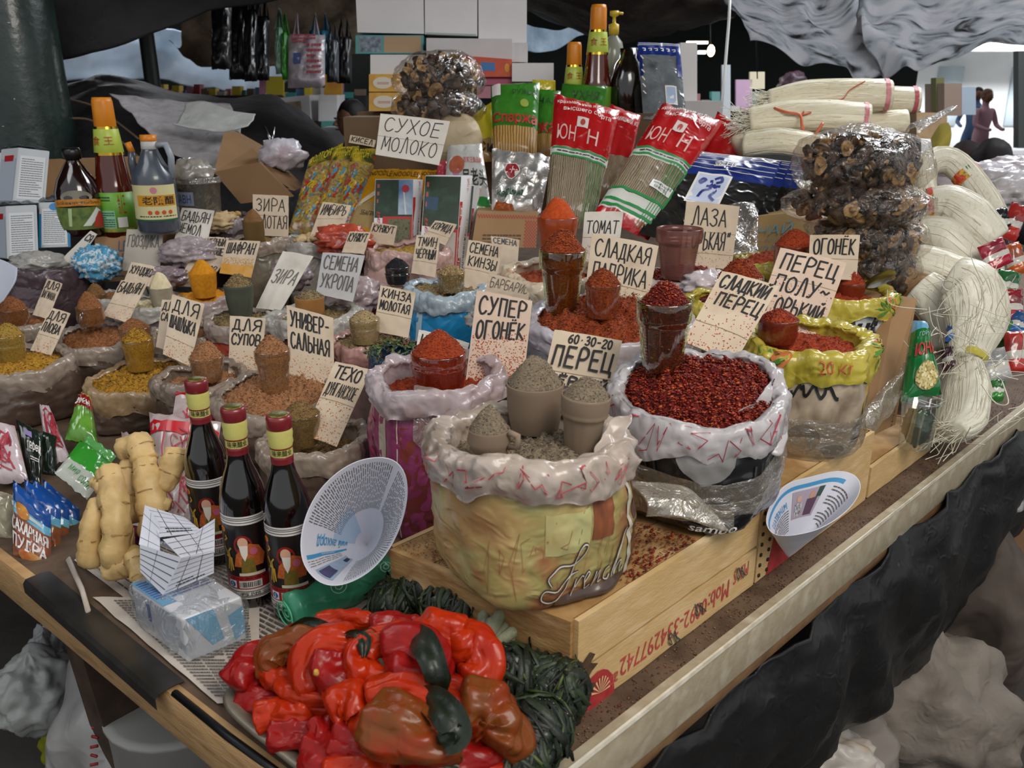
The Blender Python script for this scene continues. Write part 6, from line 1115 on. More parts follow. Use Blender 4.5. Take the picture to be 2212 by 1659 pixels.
# ---- wilted greens, rolled into balls
GR = M('10180e', .6, c2=('1c2a16', '080c07'), ns=22, coat=.35, bump=.5, bs=80); GI = M('16200f', .5, isl=('121b0f', '1b2814', '0c130a', '27351a', '151f12'), bump=.6, bs=220); GS = M('4d5a2a', .5, isl=('4d5a2a', '5d6836', '3a4720'))
def greens(label, u, v, z, rx, ry, rz, rot, seed, n=120, loose=12):
 c = onz(u, v, z); t = thing('greens_bundle', label, 'greens', (c.x, c.y, c.z - rz), 'rolled bundles of wilted greens'); rn = random.Random(seed)
 blob(c, rx*.92, ry*.92, rz*.92, seed, .35, 7, rot=rot).done('core', GR, t); b, bs = B(), B()
 for i in range(n + loose):
  ax = Vector((rn.gauss(0, .35) + math.cos(rot), rn.gauss(0, .35) + math.sin(rot), rn.gauss(0, .45))).normalized(); e1 = ax.orthogonal().normalized(); e2 = ax.cross(e1); a0 = rn.uniform(0, 2*PI); off = rn.uniform(-.75, .75); span = rn.uniform(1.2, 3.2)
  w_ = rn.uniform(.0015, .0055) if i < n else .0018; k_ = rn.uniform(.92, 1.1); pts = []
  for j in range(9):
   a = a0 + span*j/8; d = (ax*off + (e1*math.cos(a) + e2*math.sin(a))*math.sqrt(1-off*off)*1.0).normalized(); kk = k_ + .10*noise.noise(V(j*.6, i, seed)) + (.22*max(0, j-6)/2 if i % 5 == 0 else 0)
   x, y, zz = d.x*rx*kk, d.y*ry*kk, d.z*rz*kk; cr_, sr = math.cos(rot), math.sin(rot); X_, Y_ = d.dot(V(cr_, sr, 0))*rx*kk, d.dot(V(-sr, cr_, 0))*ry*kk
   pts.append(c + V(X_*cr_ - Y_*sr, X_*sr + Y_*cr_, zz))
  if i < n:
   def g(s, tt):
    j = min(8, int(round(tt*8))); tg = (pts[min(j+1, 8)] - pts[max(j-1, 0)]).normalized(); nn = (pts[j] - c).normalized(); sd = tg.cross(nn).normalized(); return pts[j] + sd*w_*(s-.5)*2*math.sin(PI*(.12+.76*tt)) + nn*.0022*(1-(2*s-1)**2)
   b.grid(g, 3, 8)
  else: bs.tube(pts, w_, 5)
 b.done('leaf', GI, t, kind='stuff'); bs.done('stem', GS, t, kind='stuff')
 b = B(); flakes(b, 60, lambda q: c + (lambda d: V(d.x*rx, d.y*ry, abs(d.z)*rz))(V(q.gauss(0, 1), q.gauss(0, 1), q.gauss(0, 1)).normalized())*1.04, .0008, rn); b.done('salt_grain', M('b8b4a0', .6, isl=('b8b4a0', '8a3a1c', 'a8a890')), t, kind='stuff')
greens('topmost dark rolled greens against the crate', 925, 1268, .875, .038, .033, .034, .3, 1)
greens('left dark rolled greens above the peppers', 850, 1300, .86, .032, .03, .028, -.2, 2)
greens('wide rolled greens in front of the crate corner', 985, 1318, .87, .045, .036, .036, -.5, 3)
greens('rolled greens wedged low behind the upper pepper bundle', 1010, 1365, .85, .04, .03, .03, .5, 4)
greens('salt-crusted rolled greens right of the upper pepper bundle', 1100, 1475, .855, .042, .036, .04, .4, 5)
greens('rolled greens at the right corner of the tray', 1195, 1490, .848, .042, .034, .038, -.6, 6)
greens('lower right rolled greens above the tray rim', 1150, 1575, .842, .042, .04, .032, .8, 7)
greens('lowest rolled greens beside the last peppers', 1120, 1640, .835, .04, .03, .026, .2, 8)
greens('small rolled greens between pale stalks and tray corner', 1150, 1440, .845, .03, .028, .03, .2, 9)
t = thing('stalk_fan', 'fan of pale grey-green salted stalks beside the crate corner', 'greens', tuple(onz(1060, 1385, .86)))
rn = random.Random(3)
for i in range(13):
 a = -1.9 + i*.17; q0 = onz(1040, 1425, .86); ln_ = rn.uniform(.035, .055); d = V(math.cos(a + 1.4), .55 + .2*math.sin(i), .55 + .2*math.sin(i*2)).normalized()
 b = B(); b.tube([q0, q0 + d*ln_*.5 + V(0, 0, .004), q0 + d*ln_, q0 + d*ln_*1.12], [.004, .006, .0075, .003], 8, wob=.3); b.done('stalk', M('7c8262', .7, c2=('96987c', '5c6644'), ns=90), t)
# ================================================================ PACKETS AND GOODS BEHIND THE SACKS
def pack(label, TL, TR, BR, BL, dT, dB, bands, th=.03, name='food_packet', cat='packet', wr=.0022, seed=1, deco=None, group=None, nu=14, dTR=None, dBR=None, clear=None):
 """pillow packet: bands = [(upper edge t, material)...] from the bottom"""
 P = quad(TL, TR, BR, BL, dT, dB, dTR, dBR); t = thing(name, label, cat, tuple(P.base), group)
 rows = sorted(set([j/14 for j in range(15)] + [b_[0] for b_ in bands])); mats = [b_[1] for b_ in bands]
 def mi(s, tt):
  for i, b_ in enumerate(bands):
   if tt < b_[0] - 1e-6: return i
  return len(bands) - 1
 b = pillow(P, th, nu, rows, mi, wr, seed); wr_ = b.done('wrapper', mats, t)
 Q = onp(P, pz(th, wr, seed)); Q.w, Q.hh = P.w, P.hh
 if deco: deco(Q, wr_)
 if clear:
  b = pillow(P, th*1.12, nu, [j/14 for j in range(15)], 0, wr*1.6, seed+3); b.done('clear_film', clear, t)
 return Q, t
GLOSS = dict(r=.22, coat=.6, crease=7)
def K(c, c2=None, **kw): d = dict(GLOSS); d.update(kw); return M(c, c2=c2, ns=d.pop('ns', 9), **d)
TXW = M('e6e2dc', .5); TXK = M('1c1c1c', .5); TXR = M('b01c22', .5)
NOOD = M('8f8066', .5, c2='a8977a', ns=8, coat=.4, crease=8, wave=(9, '5e523f', 'X', 6)); NOODP = M('b79c66', .5, c2='c9b07c', ns=8, coat=.4, wave=(8, '8a7040', 'X', 5)); SPAR = M('b58c45', .5, c2='c9a25c', ns=9, coat=.4, wave=(5, '6e4c1c', 'X', 3))
FRNG = M('6f6a58', .35, c2='8d8062', ns=7, coat=.5, crease=9)
DR = M('8b7750', .3, c2=('a04030', '8d7b52', 'b59a3a', '7f6d4a', '4f7f94', '94835c'), ns=24, dist=1.5, coat=.5, crease=9, lo=.3, hi=.72); GRNY = M('2c6a2e', .3, c2=('c2a82c', '1c4420', 'a83c28'), ns=14, dist=1, coat=.5, lo=.3, hi=.7)
def dragon(Q, t):
 rn = random.Random(5 + int(Q.w*1e4) % 9)
 for k_, c in enumerate(('c8a42a', 'b83020', '4f93b4')):
  b = B()
  for j in range(7):
   x, y = rn.uniform(.12, .85), rn.uniform(.15, .75); l = [(x + .05*math.sin(i*1.4), y - .02*i) for i in range(5)]; ribbon(b, Q, smooth_line(l, 3), .006, (Q.w, Q.hh), .0016)
  b.done('printed_dragon', M(c, .4, coat=.4), t, kind='stuff')
 b = B()
 for j in range(14): disc_ = [(rn.uniform(.1, .9), rn.uniform(.1, .78))]; x, y = disc_[0]; b.add([Q(x + .025*math.cos(a*PI/4), y + .015*math.sin(a*PI/4), .002) for a in range(8)], [tuple(range(8))])
 b.done('printed_bead', M('86b4cc', .4), t, kind='stuff')
 print_(Q, 'РОЛТОН', t, (.15, .86, .75, .96), M('d8c43a', .4), h=.002)
pack('left transparent noodle packet printed with dragons, green and yellow top', (668, 345), (742, 308), (705, 520), (622, 503), 2.78, 2.68, [(.82, DR), (1, GRNY)], .035, deco=dragon, seed=2, group='dragon-print noodle packets')
pack('middle transparent noodle packet printed with dragons', (722, 318), (776, 315), (742, 520), (672, 512), 2.74, 2.64, [(.82, DR), (1, GRNY)], .035, deco=dragon, seed=3, group='dragon-print noodle packets')
pack('right transparent noodle packet printed with dragons, beside the yellow noodles', (762, 318), (815, 322), (775, 520), (712, 520), 2.70, 2.61, [(.82, DR), (1, GRNY)], .035, deco=dragon, seed=4, group='dragon-print noodle packets')
ORY = K('c98a12', 'd99c22')
def nood(Q, t): print_(Q, 'NOODLES', t, (.1, .86, .95, .93), TXK, h=.002); print_(Q, 'ЗБАГРИ', t, (.3, .3, .8, .36), TXK, h=.002); shape(Q, [(.0, .45), (.9, .78), (1, .82), (1, .72), (.0, .38)], M('d8cdb0', .5), t, 'print', .0015)
pack('left yellow-topped packet of straight noodles lying against the first fungus box', (802, 366), (862, 364), (805, 525), (742, 512), 2.68, 2.58, [(.14, ORY), (.5, NOODP), (1, ORY)], .03, deco=nood, seed=5, group='yellow-topped noodle packets')
pack('second yellow-topped packet of straight noodles behind the fungus boxes', (850, 366), (912, 366), (880, 525), (800, 520), 2.66, 2.57, [(.14, ORY), (.5, NOODP), (1, ORY)], .03, deco=nood, seed=6, group='yellow-topped noodle packets')
pack('third yellow-topped noodle packet peeking between the fungus boxes', (905, 366), (952, 368), (950, 500), (900, 500), 2.72, 2.66, [(.14, ORY), (.5, NOODP), (1, ORY)], .03, deco=nood, seed=7, group='yellow-topped noodle packets')
def fbox(label, q, d, spine, sd, seed=1, front=True):
 P = quad(*q, d, d - .02); t = thing('fungus_box', label, 'box', tuple(P.base), 'boxes of dried black fungus')
 TLp, TRp, BRp, BLp = P(0, 1), P(1, 1), P(1, 0), P(0, 0); s1, s0 = at(*spine[0], d + sd), at(*spine[1], d + sd - .02)
 off, off0 = s1 - TRp, s0 - BRp; b = B(); b.hexa([BLp, BRp, BRp + off0, BLp + off0, TLp, TRp, TRp + off, TLp + off]); b.done('carton', M('e2e2e4', .45), t, smooth=0)
 rect(P, .01, .4, .99, .99, M('24402e', .4, c2=('16301f', '2f5238'), ns=22), t, 'forest_print', .0006, 2, 2)
 if front: rect(P, .62, .45, .99, .99, M('3a6ba8', .4, c2=('a9bccd', '2c5c96'), ns=9), t, 'sky_print', .0009, 2, 2); disc(P, .8, .85, .1, .06, M('b8303a', .5), t, 'red_seal', .0013); shape(P, [(.74, .8), (.78, .8), (.84, .45), (.80, .45)], M('cfd6da', .5), t, 'waterfall', .0012)
 else: rect(P, .05, .6, .4, .75, M('2a4c80', .4, c2='24402e', ns=30), t, 'pond_print', .0009, 2, 2)
 rect(P, .22, .0, .99, .42, M('b22a26', .45), t, 'red_panel', .0008, 2, 2); rect(P, .37, .0, .94, .38, M('2a3320', .5, c2=('6b6a4a', '151a12'), ns=90) if front else M('c4bdb4', .5), t, 'fungus_print', .0012, 2, 2)
 print_(P, 'китай', t, (.06, .05, .16, .5), M('c03a34', .5), rot=1, h=.0014, shear=.3); textlines(P, .06, .12, .6, .95, 3, M('c05a50', .5), t, h=.0012)
 S = qp(TRp, s1, s0, BRp); rect(S, .0, .0, .42, .72, M('c02a22', .45), t, 'red_stripe', .0006, 1, 2); rect(S, .44, .0, .49, .72, M('1f6b3a', .45), t, 'green_stripe', .0006, 1, 2)
 print_(S, 'древесный гриб', t, (.55, .02, .88, .66), TXK, rot=1, h=.001); print_(S, 'EDIBLE', t, (.06, .02, .34, .34), TXW, rot=1, h=.001); print_(S, 'черный гриб', t, (.5, .72, .8, .97), M('c06a60', .5), rot=1, h=.001)
 if not front: print_(S, '木耳', t, (.06, .38, .36, .68), TXW, rot=1, h=.001, bold=.01)
fbox('left box of dried black fungus with blue sky picture', ((811, 387), (893, 387), (890, 527), (806, 527)), 2.56, ((914, 388), (905, 522)), .06)
fbox('middle, larger box of black fungus with dark forest picture and red spine characters', ((919, 379), (997, 380), (985, 580), (906, 560)), 2.46, ((1021, 379), (1002, 585)), .06, front=False)
fbox('right box of black fungus, only its spine clear of the middle one', ((1000, 398), (1024, 400), (1008, 580), (988, 575)), 2.52, ((1046, 402), (1022, 575)), .06, front=False)
P = quad((1030, 458), (1162, 462), (1158, 535), (1018, 535), 2.44, 2.43); t = thing('cardboard_box', 'open cardboard box with red checked trim under the silver packet', 'box', tuple(P.base))
b = B(); o_ = V(0, .2, 0); b.hexa([P(0, 0), P(1, 0), P(1, 0)+o_, P(0, 0)+o_, P(0, 1), P(1, 1), P(1, 1)+o_, P(0, 1)+o_]); CB = M('a5825c', .8, c2='96734e', ns=7); b.done('carton', CB, t, smooth=0)
b = B()
for i in range(44):
 for j in range(2):
  if (i + j) % 2: b.add([P(.02+i*.022, .84+j*.05, .0008), P(.042+i*.022, .84+j*.05, .0008), P(.042+i*.022, .89+j*.05, .0008), P(.02+i*.022, .89+j*.05, .0008)], [(0, 1, 2, 3)])
for i in range(9):
 for j in range(16):
  if (i + j) % 2: b.add([P(.8+i*.022, .0+j*.05, .0008), P(.822+i*.022, .0+j*.05, .0008), P(.822+i*.022, .05+j*.05, .0008), P(.8+i*.022, .05+j*.05, .0008)], [(0, 1, 2, 3)])
b.done('check_print', M('a83a30', .6), t, kind='stuff'); textlines(P, .15, .75, .1, .4, 3, M('5a4534', .7), t, h=.0008)
def wb(Q, t):
 print_(Q, '吴老头', t, (.42, .38, 1.0, .62), TXK, h=.002, bold=.01); print_(Q, '百家汪鱼品牌', t, (.45, .70, .95, .78), TXR, h=.002)
 disc(Q, .28, .68, .2, .12, M('a85a34', .5, c2='8a3a24', ns=50), t, 'mushroom_print', .002); rect(Q, .2, .42, .34, .62, M('a06a94', .5), t, 'mushroom_print', .0016, 3, 3)
pack('white plastic packet with black Chinese characters and a mushroom picture', (968, 314), (1040, 310), (1064, 470), (955, 470), 2.62, 2.55, [(.25, K('2c7a36')), (1, K('b9b9b6', 'a6a6a2'))], .035, deco=wb, seed=8)
pack('small pink-red packet end left of the white Chinese packet', (945, 350), (966, 346), (968, 392), (942, 392), 2.64, 2.62, [(1, K('a83a48'))], .02, seed=9)
SILV = M('d8d6d2', .34, m=.75, c2='b4b2ae', ns=9, crease=16)
def sv(Q, t): disc(Q, .36, .62, .14, .13, M('d8d2c8', .4), t, 'oval_logo', .0028); disc(Q, .36, .62, .125, .115, M('8e1626', .4), t, 'oval_logo', .0034); print_(Q, 'sha', t, (.28, .57, .46, .67), TXW, h=.0042, shear=.3); print_(Q, 'карима', t, (.1, .2, .6, .32), M('1f5a34', .5), h=.003, shear=.2, bold=.015); shape(Q, [(.0, .0), (.45, .0), (.4, .1), (.12, .14)], M('b5651c', .5, c2='7a2c14', ns=60), t, 'food_print', .002)
pack('crumpled silver foil packet with dark red oval logo reading sha', (1063, 322), (1192, 335), (1168, 463), (1062, 460), 2.56, 2.5, [(1, SILV)], .045, seed=10, wr=.009, nu=26, deco=sv)
GRNP = K('3c7f28', '2c661e');
def sp(Q, t): print_(Q, 'Спаржа', t, (.02, .36, .98, .54), TXR, h=.003, bold=.02); print_(Q, 'РУЖЬЯ', t, (.45, .78, .95, .85), M('1c3a18', .5), h=.002); disc(Q, .7, .66, .09, .05, M('8a9a2c', .5), t, 'emblem', .002); rect(Q, .02, .78, .2, .95, M('d4d0d0', .4), t, 'rooster_panel', .002, 3, 3)
pack('tall green-topped packet of bamboo-like soy sticks lettered Спаржа', (1060, 183), (1166, 178), (1158, 345), (1066, 332), 2.78, 2.7, [(.36, SPAR), (1, GRNP)], .05, seed=11, deco=sp)
pack('second green-topped packet right behind the tall green one', (1158, 192), (1212, 196), (1204, 345), (1150, 345), 2.86, 2.8, [(.33, SPAR), (1, GRNP)], .04, seed=12, deco=lambda Q, t: (print_(Q, 'жа', t, (.1, .33, .85, .48), TXR, h=.002, bold=.02), print_(Q, 'НАЛ', t, (.1, .75, .9, .83), M('1c3a18', .5), h=.002)))
pack('green packet top showing right behind the red packets', (1215, 180), (1312, 186), (1300, 260), (1205, 260), 2.92, 2.9, [(1, GRNP)], .04, seed=13, deco=lambda Q, t: print_(Q, 'УХНЯ', t, (.25, .5, .85, .75), M('1c3a18', .5), h=.002))
YLP = K('c2b21c', 'd0c034')
pack('yellow-topped packet of soy sticks left of the tall green packet', (1008, 258), (1072, 213), (1070, 350), (1016, 348), 2.84, 2.78, [(.35, SPAR), (1, YLP)], .04, seed=14, deco=lambda Q, t: print_(Q, 'йСи', t, (.1, .12, .98, .3), TXK, h=.003, bold=.02))
pack('yellow packet top behind the green packets', (1150, 172), (1200, 174), (1200, 215), (1150, 215), 2.95, 2.95, [(1, YLP)], .03, seed=15)
REDP_ = K('b81c1e', 'a01418', crease=8); GW = M('2c8a4a', .35, coat=.4); WB_ = M('d2d4cc', .35, coat=.4)
def red1(Q, t, tx='ЮНН', oy=0):
 vs_ = [(.02, .60, .28, .80)]; print_(Q, tx[:2], t, (.08, .62, .38, .74), M('d8b0a8', .5), h=.0025); print_(Q, 'Н', t, (.58, .62, .75, .74), M('d8b0a8', .5), h=.0025)
 print_(Q, 'крахмальные из батата', t, (.05, .90, .95, .94), TXW, h=.0025, arc=.015); print_(Q, 'высшего сорта', t, (.15, .84, .9, .88), TXW, h=.0025, arc=.015)
 rect(Q, .38, .74, .56, .82, M('d8c8c4', .4), t, 'rooster_panel', .002, 3, 3); disc(Q, .47, .78, .04, .025, M('b0403a', .5), t, 'rooster', .0026)
 rect(Q, 0.02, .50, .98, .515, GW, t, 'green_line', .0016, 12, 1); rect(Q, .02, .55, .98, .565, GW, t, 'green_line', .0016, 12, 1); textlines(Q, .1, .95, .525, .54, 1, TXK, t, h=.0022, name='small_print')
 for i in range(6): b = B(); ribbon(b, Q, [(.70 + i*.045, .02), (.70 + i*.045 + .02, .25), (.66 + i*.052, .50)], .0022, (Q.w, Q.hh), .0018); b.done('green_stripe', GW, t)
pack('upright red-topped packet of brown glass noodles beside the silver packet', (1198, 203), (1338, 238), (1280, 500), (1178, 478), 2.5, 2.4, [(.51, NOOD), (.57, WB_), (1, REDP_)], .055, seed=16, deco=red1, wr=.004, nu=20)
pack('red-topped packet tucked behind the upright red one', (1318, 225), (1385, 250), (1345, 430), (1270, 430), 2.62, 2.55, [(.45, NOOD), (1, REDP_)], .045, seed=17, wr=.004, deco=lambda Q, t: print_(Q, 'вермишели из', t, (.1, .8, .95, .87), TXW, h=.003))
def red2(Q, t):
 red1(Q, t); rect(Q, .55, .28, .92, .345, M('d8d8d4', .4), t, 'sticker', .002, 6, 2); print_(Q, 'вермишель высшего', t, (.58, .315, .89, .335), TXK, h=.003); print_(Q, 'качества', t, (.62, .29, .85, .31), TXK, h=.003)
 for y in (.07, .11, .2): rect(Q, .02, y, .98, y + .018, GW, t, 'green_line', .0016, 12, 1)
 b = B(); ribbon(b, Q, [(.93, .2), (.95, .4), (.96, .5)], .006, (Q.w, Q.hh), .0018); b.done('green_stripe', GW, t)
pack('leaning red-topped packet of grey-brown glass noodles with oval sticker', (1432, 222), (1562, 262), (1400, 520), (1282, 462), 2.42, 2.22, [(.06, REDP_), (.2, WB_), (.49, NOOD), (.56, WB_), (1, REDP_)], .06, seed=18, deco=red2, wr=.004, nu=22)
pack('red packet top right behind the leaning red packet', (1550, 240), (1640, 300), (1590, 400), (1500, 380), 2.56, 2.5, [(1, REDP_)], .04, seed=19, wr=.005, deco=lambda Q, t: print_(Q, 'Крахмал', t, (.2, .75, .85, .85), TXW, h=.003))
NAVYP = K('16286e', '1d337f', crease=5); SEAW = M('16171a', .2, c2=('24231f', '0c0d0f'), ns=14, dist=1, coat=.7, crease=8)
def nav(Q, t, full=True):
 b = B()
 for y in (.985, .965, .945, .90, .85, .80): ribbon(b, Q, [(.02, y), (.5, y - .006), (.98, y)], .0017, (Q.w, Q.hh), .0022)
 b.done('white_line', WHT, t)
 if full:
  print_(Q, '金印', t, (.36, .83, .58, .9), WHT, h=.003, bold=.01); rect(Q, .25, .40, .60, .74, WHT, t, 'emblem_frame', .0022, 5, 5); rect(Q, .275, .42, .575, .72, M('b9c2d8', .4), t, 'emblem_field', .0028, 5, 5)
  b = B()
  for l in ([(.33, .62), (.36, .66), (.33, .67), (.31, .64), (.33, .62)], [(.45, .68), (.50, .70), (.52, .66), (.48, .64)], [(.42, .66), (.44, .58), (.38, .54), (.36, .48)], [(.46, .62), (.50, .56), (.47, .5), (.52, .46)], [(.40, .6), (.52, .61)]): ribbon(b, Q, smooth_line(l, 3), .008, (Q.w, Q.hh), .0036)
  b.done('emblem_figure', M('1c2c7c', .4), t)
for i, (off, lab) in enumerate(((0, 'front navy-topped seaweed packet with square emblem and white lines'), (22, 'second navy-topped seaweed packet in the stack'), (40, 'third navy-topped seaweed packet in the stack'), (56, 'rearmost navy-topped seaweed packet in the stack beside the mushrooms'))):
 pack(lab, (1478 + off, 325 + i*3), (1690 + off, 348 + i*2), (1592 + off, 560), (1380 + off, 505), 2.36 + .03*i, 2.2 + .03*i, [(.72, SEAW), (1, NAVYP)], .016, seed=20 + i, deco=(lambda Q, t, i=i: nav(Q, t, i == 0)), wr=.002, nu=18, group='navy-topped seaweed packets')
SEAT = CLEAR('9aa0a4', .16, .6, .1, 12, .35, '4a4e52')
for i, (off, lab) in enumerate(((0, 'front upright clear packet with ornate blue border at the top'), (-16, 'second upright clear packet with blue edge'), (-28, 'rear upright clear packet with blue edge'))):
 def cb(Q, t, i=i):
  b = B()
  for y in (.975, .955): ribbon(b, Q, [(.02, y), (.98, y)], .0018, (Q.w, Q.hh), .002)
  if i == 0:
   for x in range(6): ribbon(b, Q, [(.1 + x*.14, .90), (.16 + x*.14, .90), (.16 + x*.14, .87), (.12 + x*.14, .87)], .0028, (Q.w, Q.hh), .002); ribbon(b, Q, [(.04, .8 - x*.09), (.09, .76 - x*.09)], .004, (Q.w, Q.hh), .002)
   rect(Q, .55, .18, .82, .42, WHT, t, 'emblem_frame', .0022, 3, 3); rect(Q, .58, .2, .79, .40, M('9db0cc', .4), t, 'emblem_field', .0028, 3, 3)
  b.done('white_line', WHT, t)
  rect(Q, .0, .55, .07, .88, NAVYP, t, 'blue_border', .0014, 2, 3); rect(Q, .88, .55, 1, .88, NAVYP, t, 'blue_border', .0014, 2, 3)
 pack(lab, (1377 + off, 90 + i*12), (1468 + off, 95 + i*12), (1482 + off, 262), (1390 + off, 258), 2.92 + .04*i, 2.86 + .04*i, [(.82, SEAW if i else M('55595c', .2, c2=('6e7478', '2f3234'), ns=12, coat=.7, crease=10)), (1, NAVYP)], .018, seed=30 + i, deco=cb, wr=.003, group='clear packets with blue border')
# ---- bottles
def sauce(u, vt, vb, w_, d, label, vis=True):
 c = at(u, vb, d); s = (vb - vt)*d/F/.95; r = w_/2*d/F; t = thing('sauce_bottle', label, 'bottle', tuple(c))
 b = B(); b.lathe([(r*.9, 0), (r, s*.02), (r, s*.36), (r*.93, s*.39), (r*.86, s*.43), (r*.70, s*.6), (r*.60, s*.74), (r*.48, s*.85)], c, 36, fn=lambda a, i: 1 + (.03*abs(math.cos(a*4)) if i > 2 else 0)); b.done('bottle_body', M('5c1c08', .12, c2='38100a', ns=3, coat=.8), t)
 b = B(); b.lathe([(r*.80, s*.05), (r*1.015, s*.055), (r*1.015, s*.34), (r*.9, s*.345)], c, 36, cap=False); b.done('label', M('5c9a2a', .4, c2='79b03a', ns=14), t)
 b = B(); b.lathe([(r*.73, s*.615), (r*.75, s*.62), (r*.62, s*.78), (r*.5, s*.80)], c, 30, cap=False); b.done('neck_label', M('9db33a', .4, c2='b5c44e', ns=20), t)
 b = B(); b.lathe([(r*.765, s*.60), (r*.745, s*.625)], c, 30, cap=False); b.lathe([(r*.63, s*.765), (r*.58, s*.80)], c, 30, cap=False); b.done('gold_ring', M('c8a23a', .2, m=1), t)
 b = B(); b.lathe([(r*.52, s*.79), (r*.56, s*.80), (r*.53, s*.97), (r*.47, s*1.0)], c, 30, fn=lambda a, i: 1 + .012*math.cos(a*24)); b.done('cap', M('cf7a10', .4, c2='d98a1e', ns=30), t)
 def P(s_, tt, h=0): a = -PI/2 + (s_ - .5)*2.4; return V(c.x + (r*1.017 + h)*math.cos(a), c.y + (r*1.017 + h)*math.sin(a), c.z + s*(.055 + .285*tt))
 P.w, P.hh = r*2.4, s*.285
 if vis:
  rect(P, .1, .1, .62, .55, M('8cbf9a', .5), t, 'text_panel', .0008, 6, 2); textlines(P, .12, .6, .12, .52, 7, M('2c6a48', .6), t, h=.0014); print_(P, '食人王', t, (.70, .45, .86, .98), TXR, h=.001); rect(P, .66, .12, .86, .38, WHT, t, 'barcode', .0008, 3, 1); rect(P, .0, .0, 1, .1, M('4a7a2c', .5, c2='b09a3a', ns=60), t, 'vegetable_print', .0006, 8, 1)
  textlines(P, .2, .55, .78, .92, 2, M('2c5a2c', .6), t, h=.0012)
 def P2(s_, tt, h=0): a = -PI/2 + (s_ - .5)*2.4; q = r*lerp(.75, .63, tt) + .001 + h; return V(c.x + q*math.cos(a), c.y + q*math.sin(a), c.z + s*lerp(.63, .77, tt))
 print_(P2, '食 王', t, (.15, .3, .85, .75), M('b04a1c', .5))
sauce(262, 240, 512, 78, 2.55, 'orange-capped reddish brown sauce bottle on the left between dark bottle and jug')
sauce(1286, 44, 275, 62, 3.0, 'tallest orange-capped sauce bottle rising over the packets, upper centre', False)
sauce(1236, 119, 330, 56, 3.05, 'shorter orange-capped sauce bottle half hidden by green packets', False)
c = at(182, 505, 2.5); t = thing('soy_bottle', 'wide dark brown bottle with soy label beside the foil milk cartons', 'bottle', tuple(c)); r = 46*2.5/F; h = .235
b = B(); b.lathe([(r*.9, 0), (r, .006), (r*1.02, h*.42), (r*.98, h*.52), (r*.8, h*.66), (r*.45, h*.82), (r*.30, h*.88), (r*.29, h*.93)], c, 40); b.done('bottle_body', M('170a0a', .1, c2='2a1212', ns=5, coat=1), t)
b = B(); b.lathe([(r*.36, h*.90), (r*.40, h*.905), (r*.40, h*1.0), (r*.34, h*1.03)], c, 30, fn=lambda a, i: 1 + .02*math.cos(a*20)); b.done('cap', M('131112', .35), t)
def P(s_, tt, h_=0): a = -PI/2 + .35 + (s_ - .5)*2.3; return V(c.x + (r*1.025 + h_)*math.cos(a), c.y + (r*1.025 + h_)*math.sin(a), c.z + .02 + .1*tt)
P.w, P.hh = r*2.3, .1
rect(P, 0, 0, 1, .62, M('3c5a2a', .4, c2=('6b7c3a', '28401e'), ns=30), t, 'label', .0006, 12, 2); shape(P, [(.0, .62), (.0, .8), (.15, .84), (.5, .86), (.85, .84), (1, .8), (1, .62), (.5, .68)], M('c4822c', .5), t, 'label_ribbon', .001); print_(P, 'СОЕВЫЙ ТОПИН', t, (.08, .70, .92, .78), M('4a2410', .5), h=.0016, arc=.02)
disc(P, .5, .9, .3, .2, M('8a8678', .5), t, 'label_arch', .0007); shape(P, [(.55, .1), (.7, .1), (.95, .5), (.85, .6)], M('d4d4cc', .5), t, 'chopsticks_print', .0012); shape(P, [(.75, .05), (.98, .02), (.99, .4), (.9, .5), (.8, .3)], M('b03a2c', .5), t, 'pepper_print', .0014); shape(P, [(.3, .1), (.36, .1), (.40, .6), (.33, .6)], M('a9c08a', .5), t, 'bamboo_print', .0012)
c = at(346, 500, 2.42); t = thing('vinegar_jug', 'grey plastic jug of dark vinegar with cream label and orange cap', 'jug', tuple(c)); r = 44*2.42/F; h = .255; JG = M('4a525c', .3, c2='3c434d', ns=4, coat=.5)
b = B(); b.lathe([(r*.9, 0), (r, .008), (r, h*.55), (r*.95, h*.62), (r*.6, h*.74), (r*.38, h*.86), (r*.34, h*.90)], c, 40, fn=lambda a, i: 1 + (.02*math.cos(a*14) if i > 3 else 0)); b.done('jug_body', JG, t)
b = B(); b.lathe([(r*.36, h*.88), (r*.38, h*.885), (r*.36, h*.97)], c, 26); b.done('neck', M('b4b2ae', .5), t); b = B(); b.lathe([(r*.37, h*.965), (r*.38, h*.97), (r*.37, h*1.03)], c, 26); b.done('cap', M('cf7a10', .4), t)
b = B(); b.tube([c + V(r*.9, 0, h*.58), c + V(r*.98, 0, h*.8), c + V(r*.8, 0, h*.93), c + V(r*.36, 0, h*.92)], .009, 10); b.done('handle', M('8d959e', .35), t)
b = B(); b.tube([c + V(-r*.8, 0, h*.55), c + V(-r*.92, 0, h*.75), c + V(-r*.86, 0, h*.86)], [.014, .011, .009], 10); b.done('spout', JG, t); b = B(); b.tube([c + V(-r*.86, 0, h*.85), c + V(-r*1.0, 0, h*.95)], .009, 12); b.done('spout_cap', M('cf7a10', .4), t)
def P(s_, tt, h_=0): a = -PI/2 + (s_ - .5)*2.6; return V(c.x + (r*1.01 + h_)*math.cos(a), c.y + (r*1.01 + h_)*math.sin(a), c.z + h*(.14 + .38*tt))
P.w, P.hh = r*2.6, h*.38
rect(P, -.05, 0, 1.05, 1, M('c9c08c', .5, c2='d6cea0', ns=9), t, 'label', .0004, 14, 1); rect(P, -.05, .0, 1.05, .05, M('1f5a34', .5), t, 'label_edge', .0009, 14, 1); rect(P, .3, .42, 1.02, .72, M('cf9a1c', .5, c2='b86a14', ns=30), t, 'label_plaque', .0009, 8, 2)
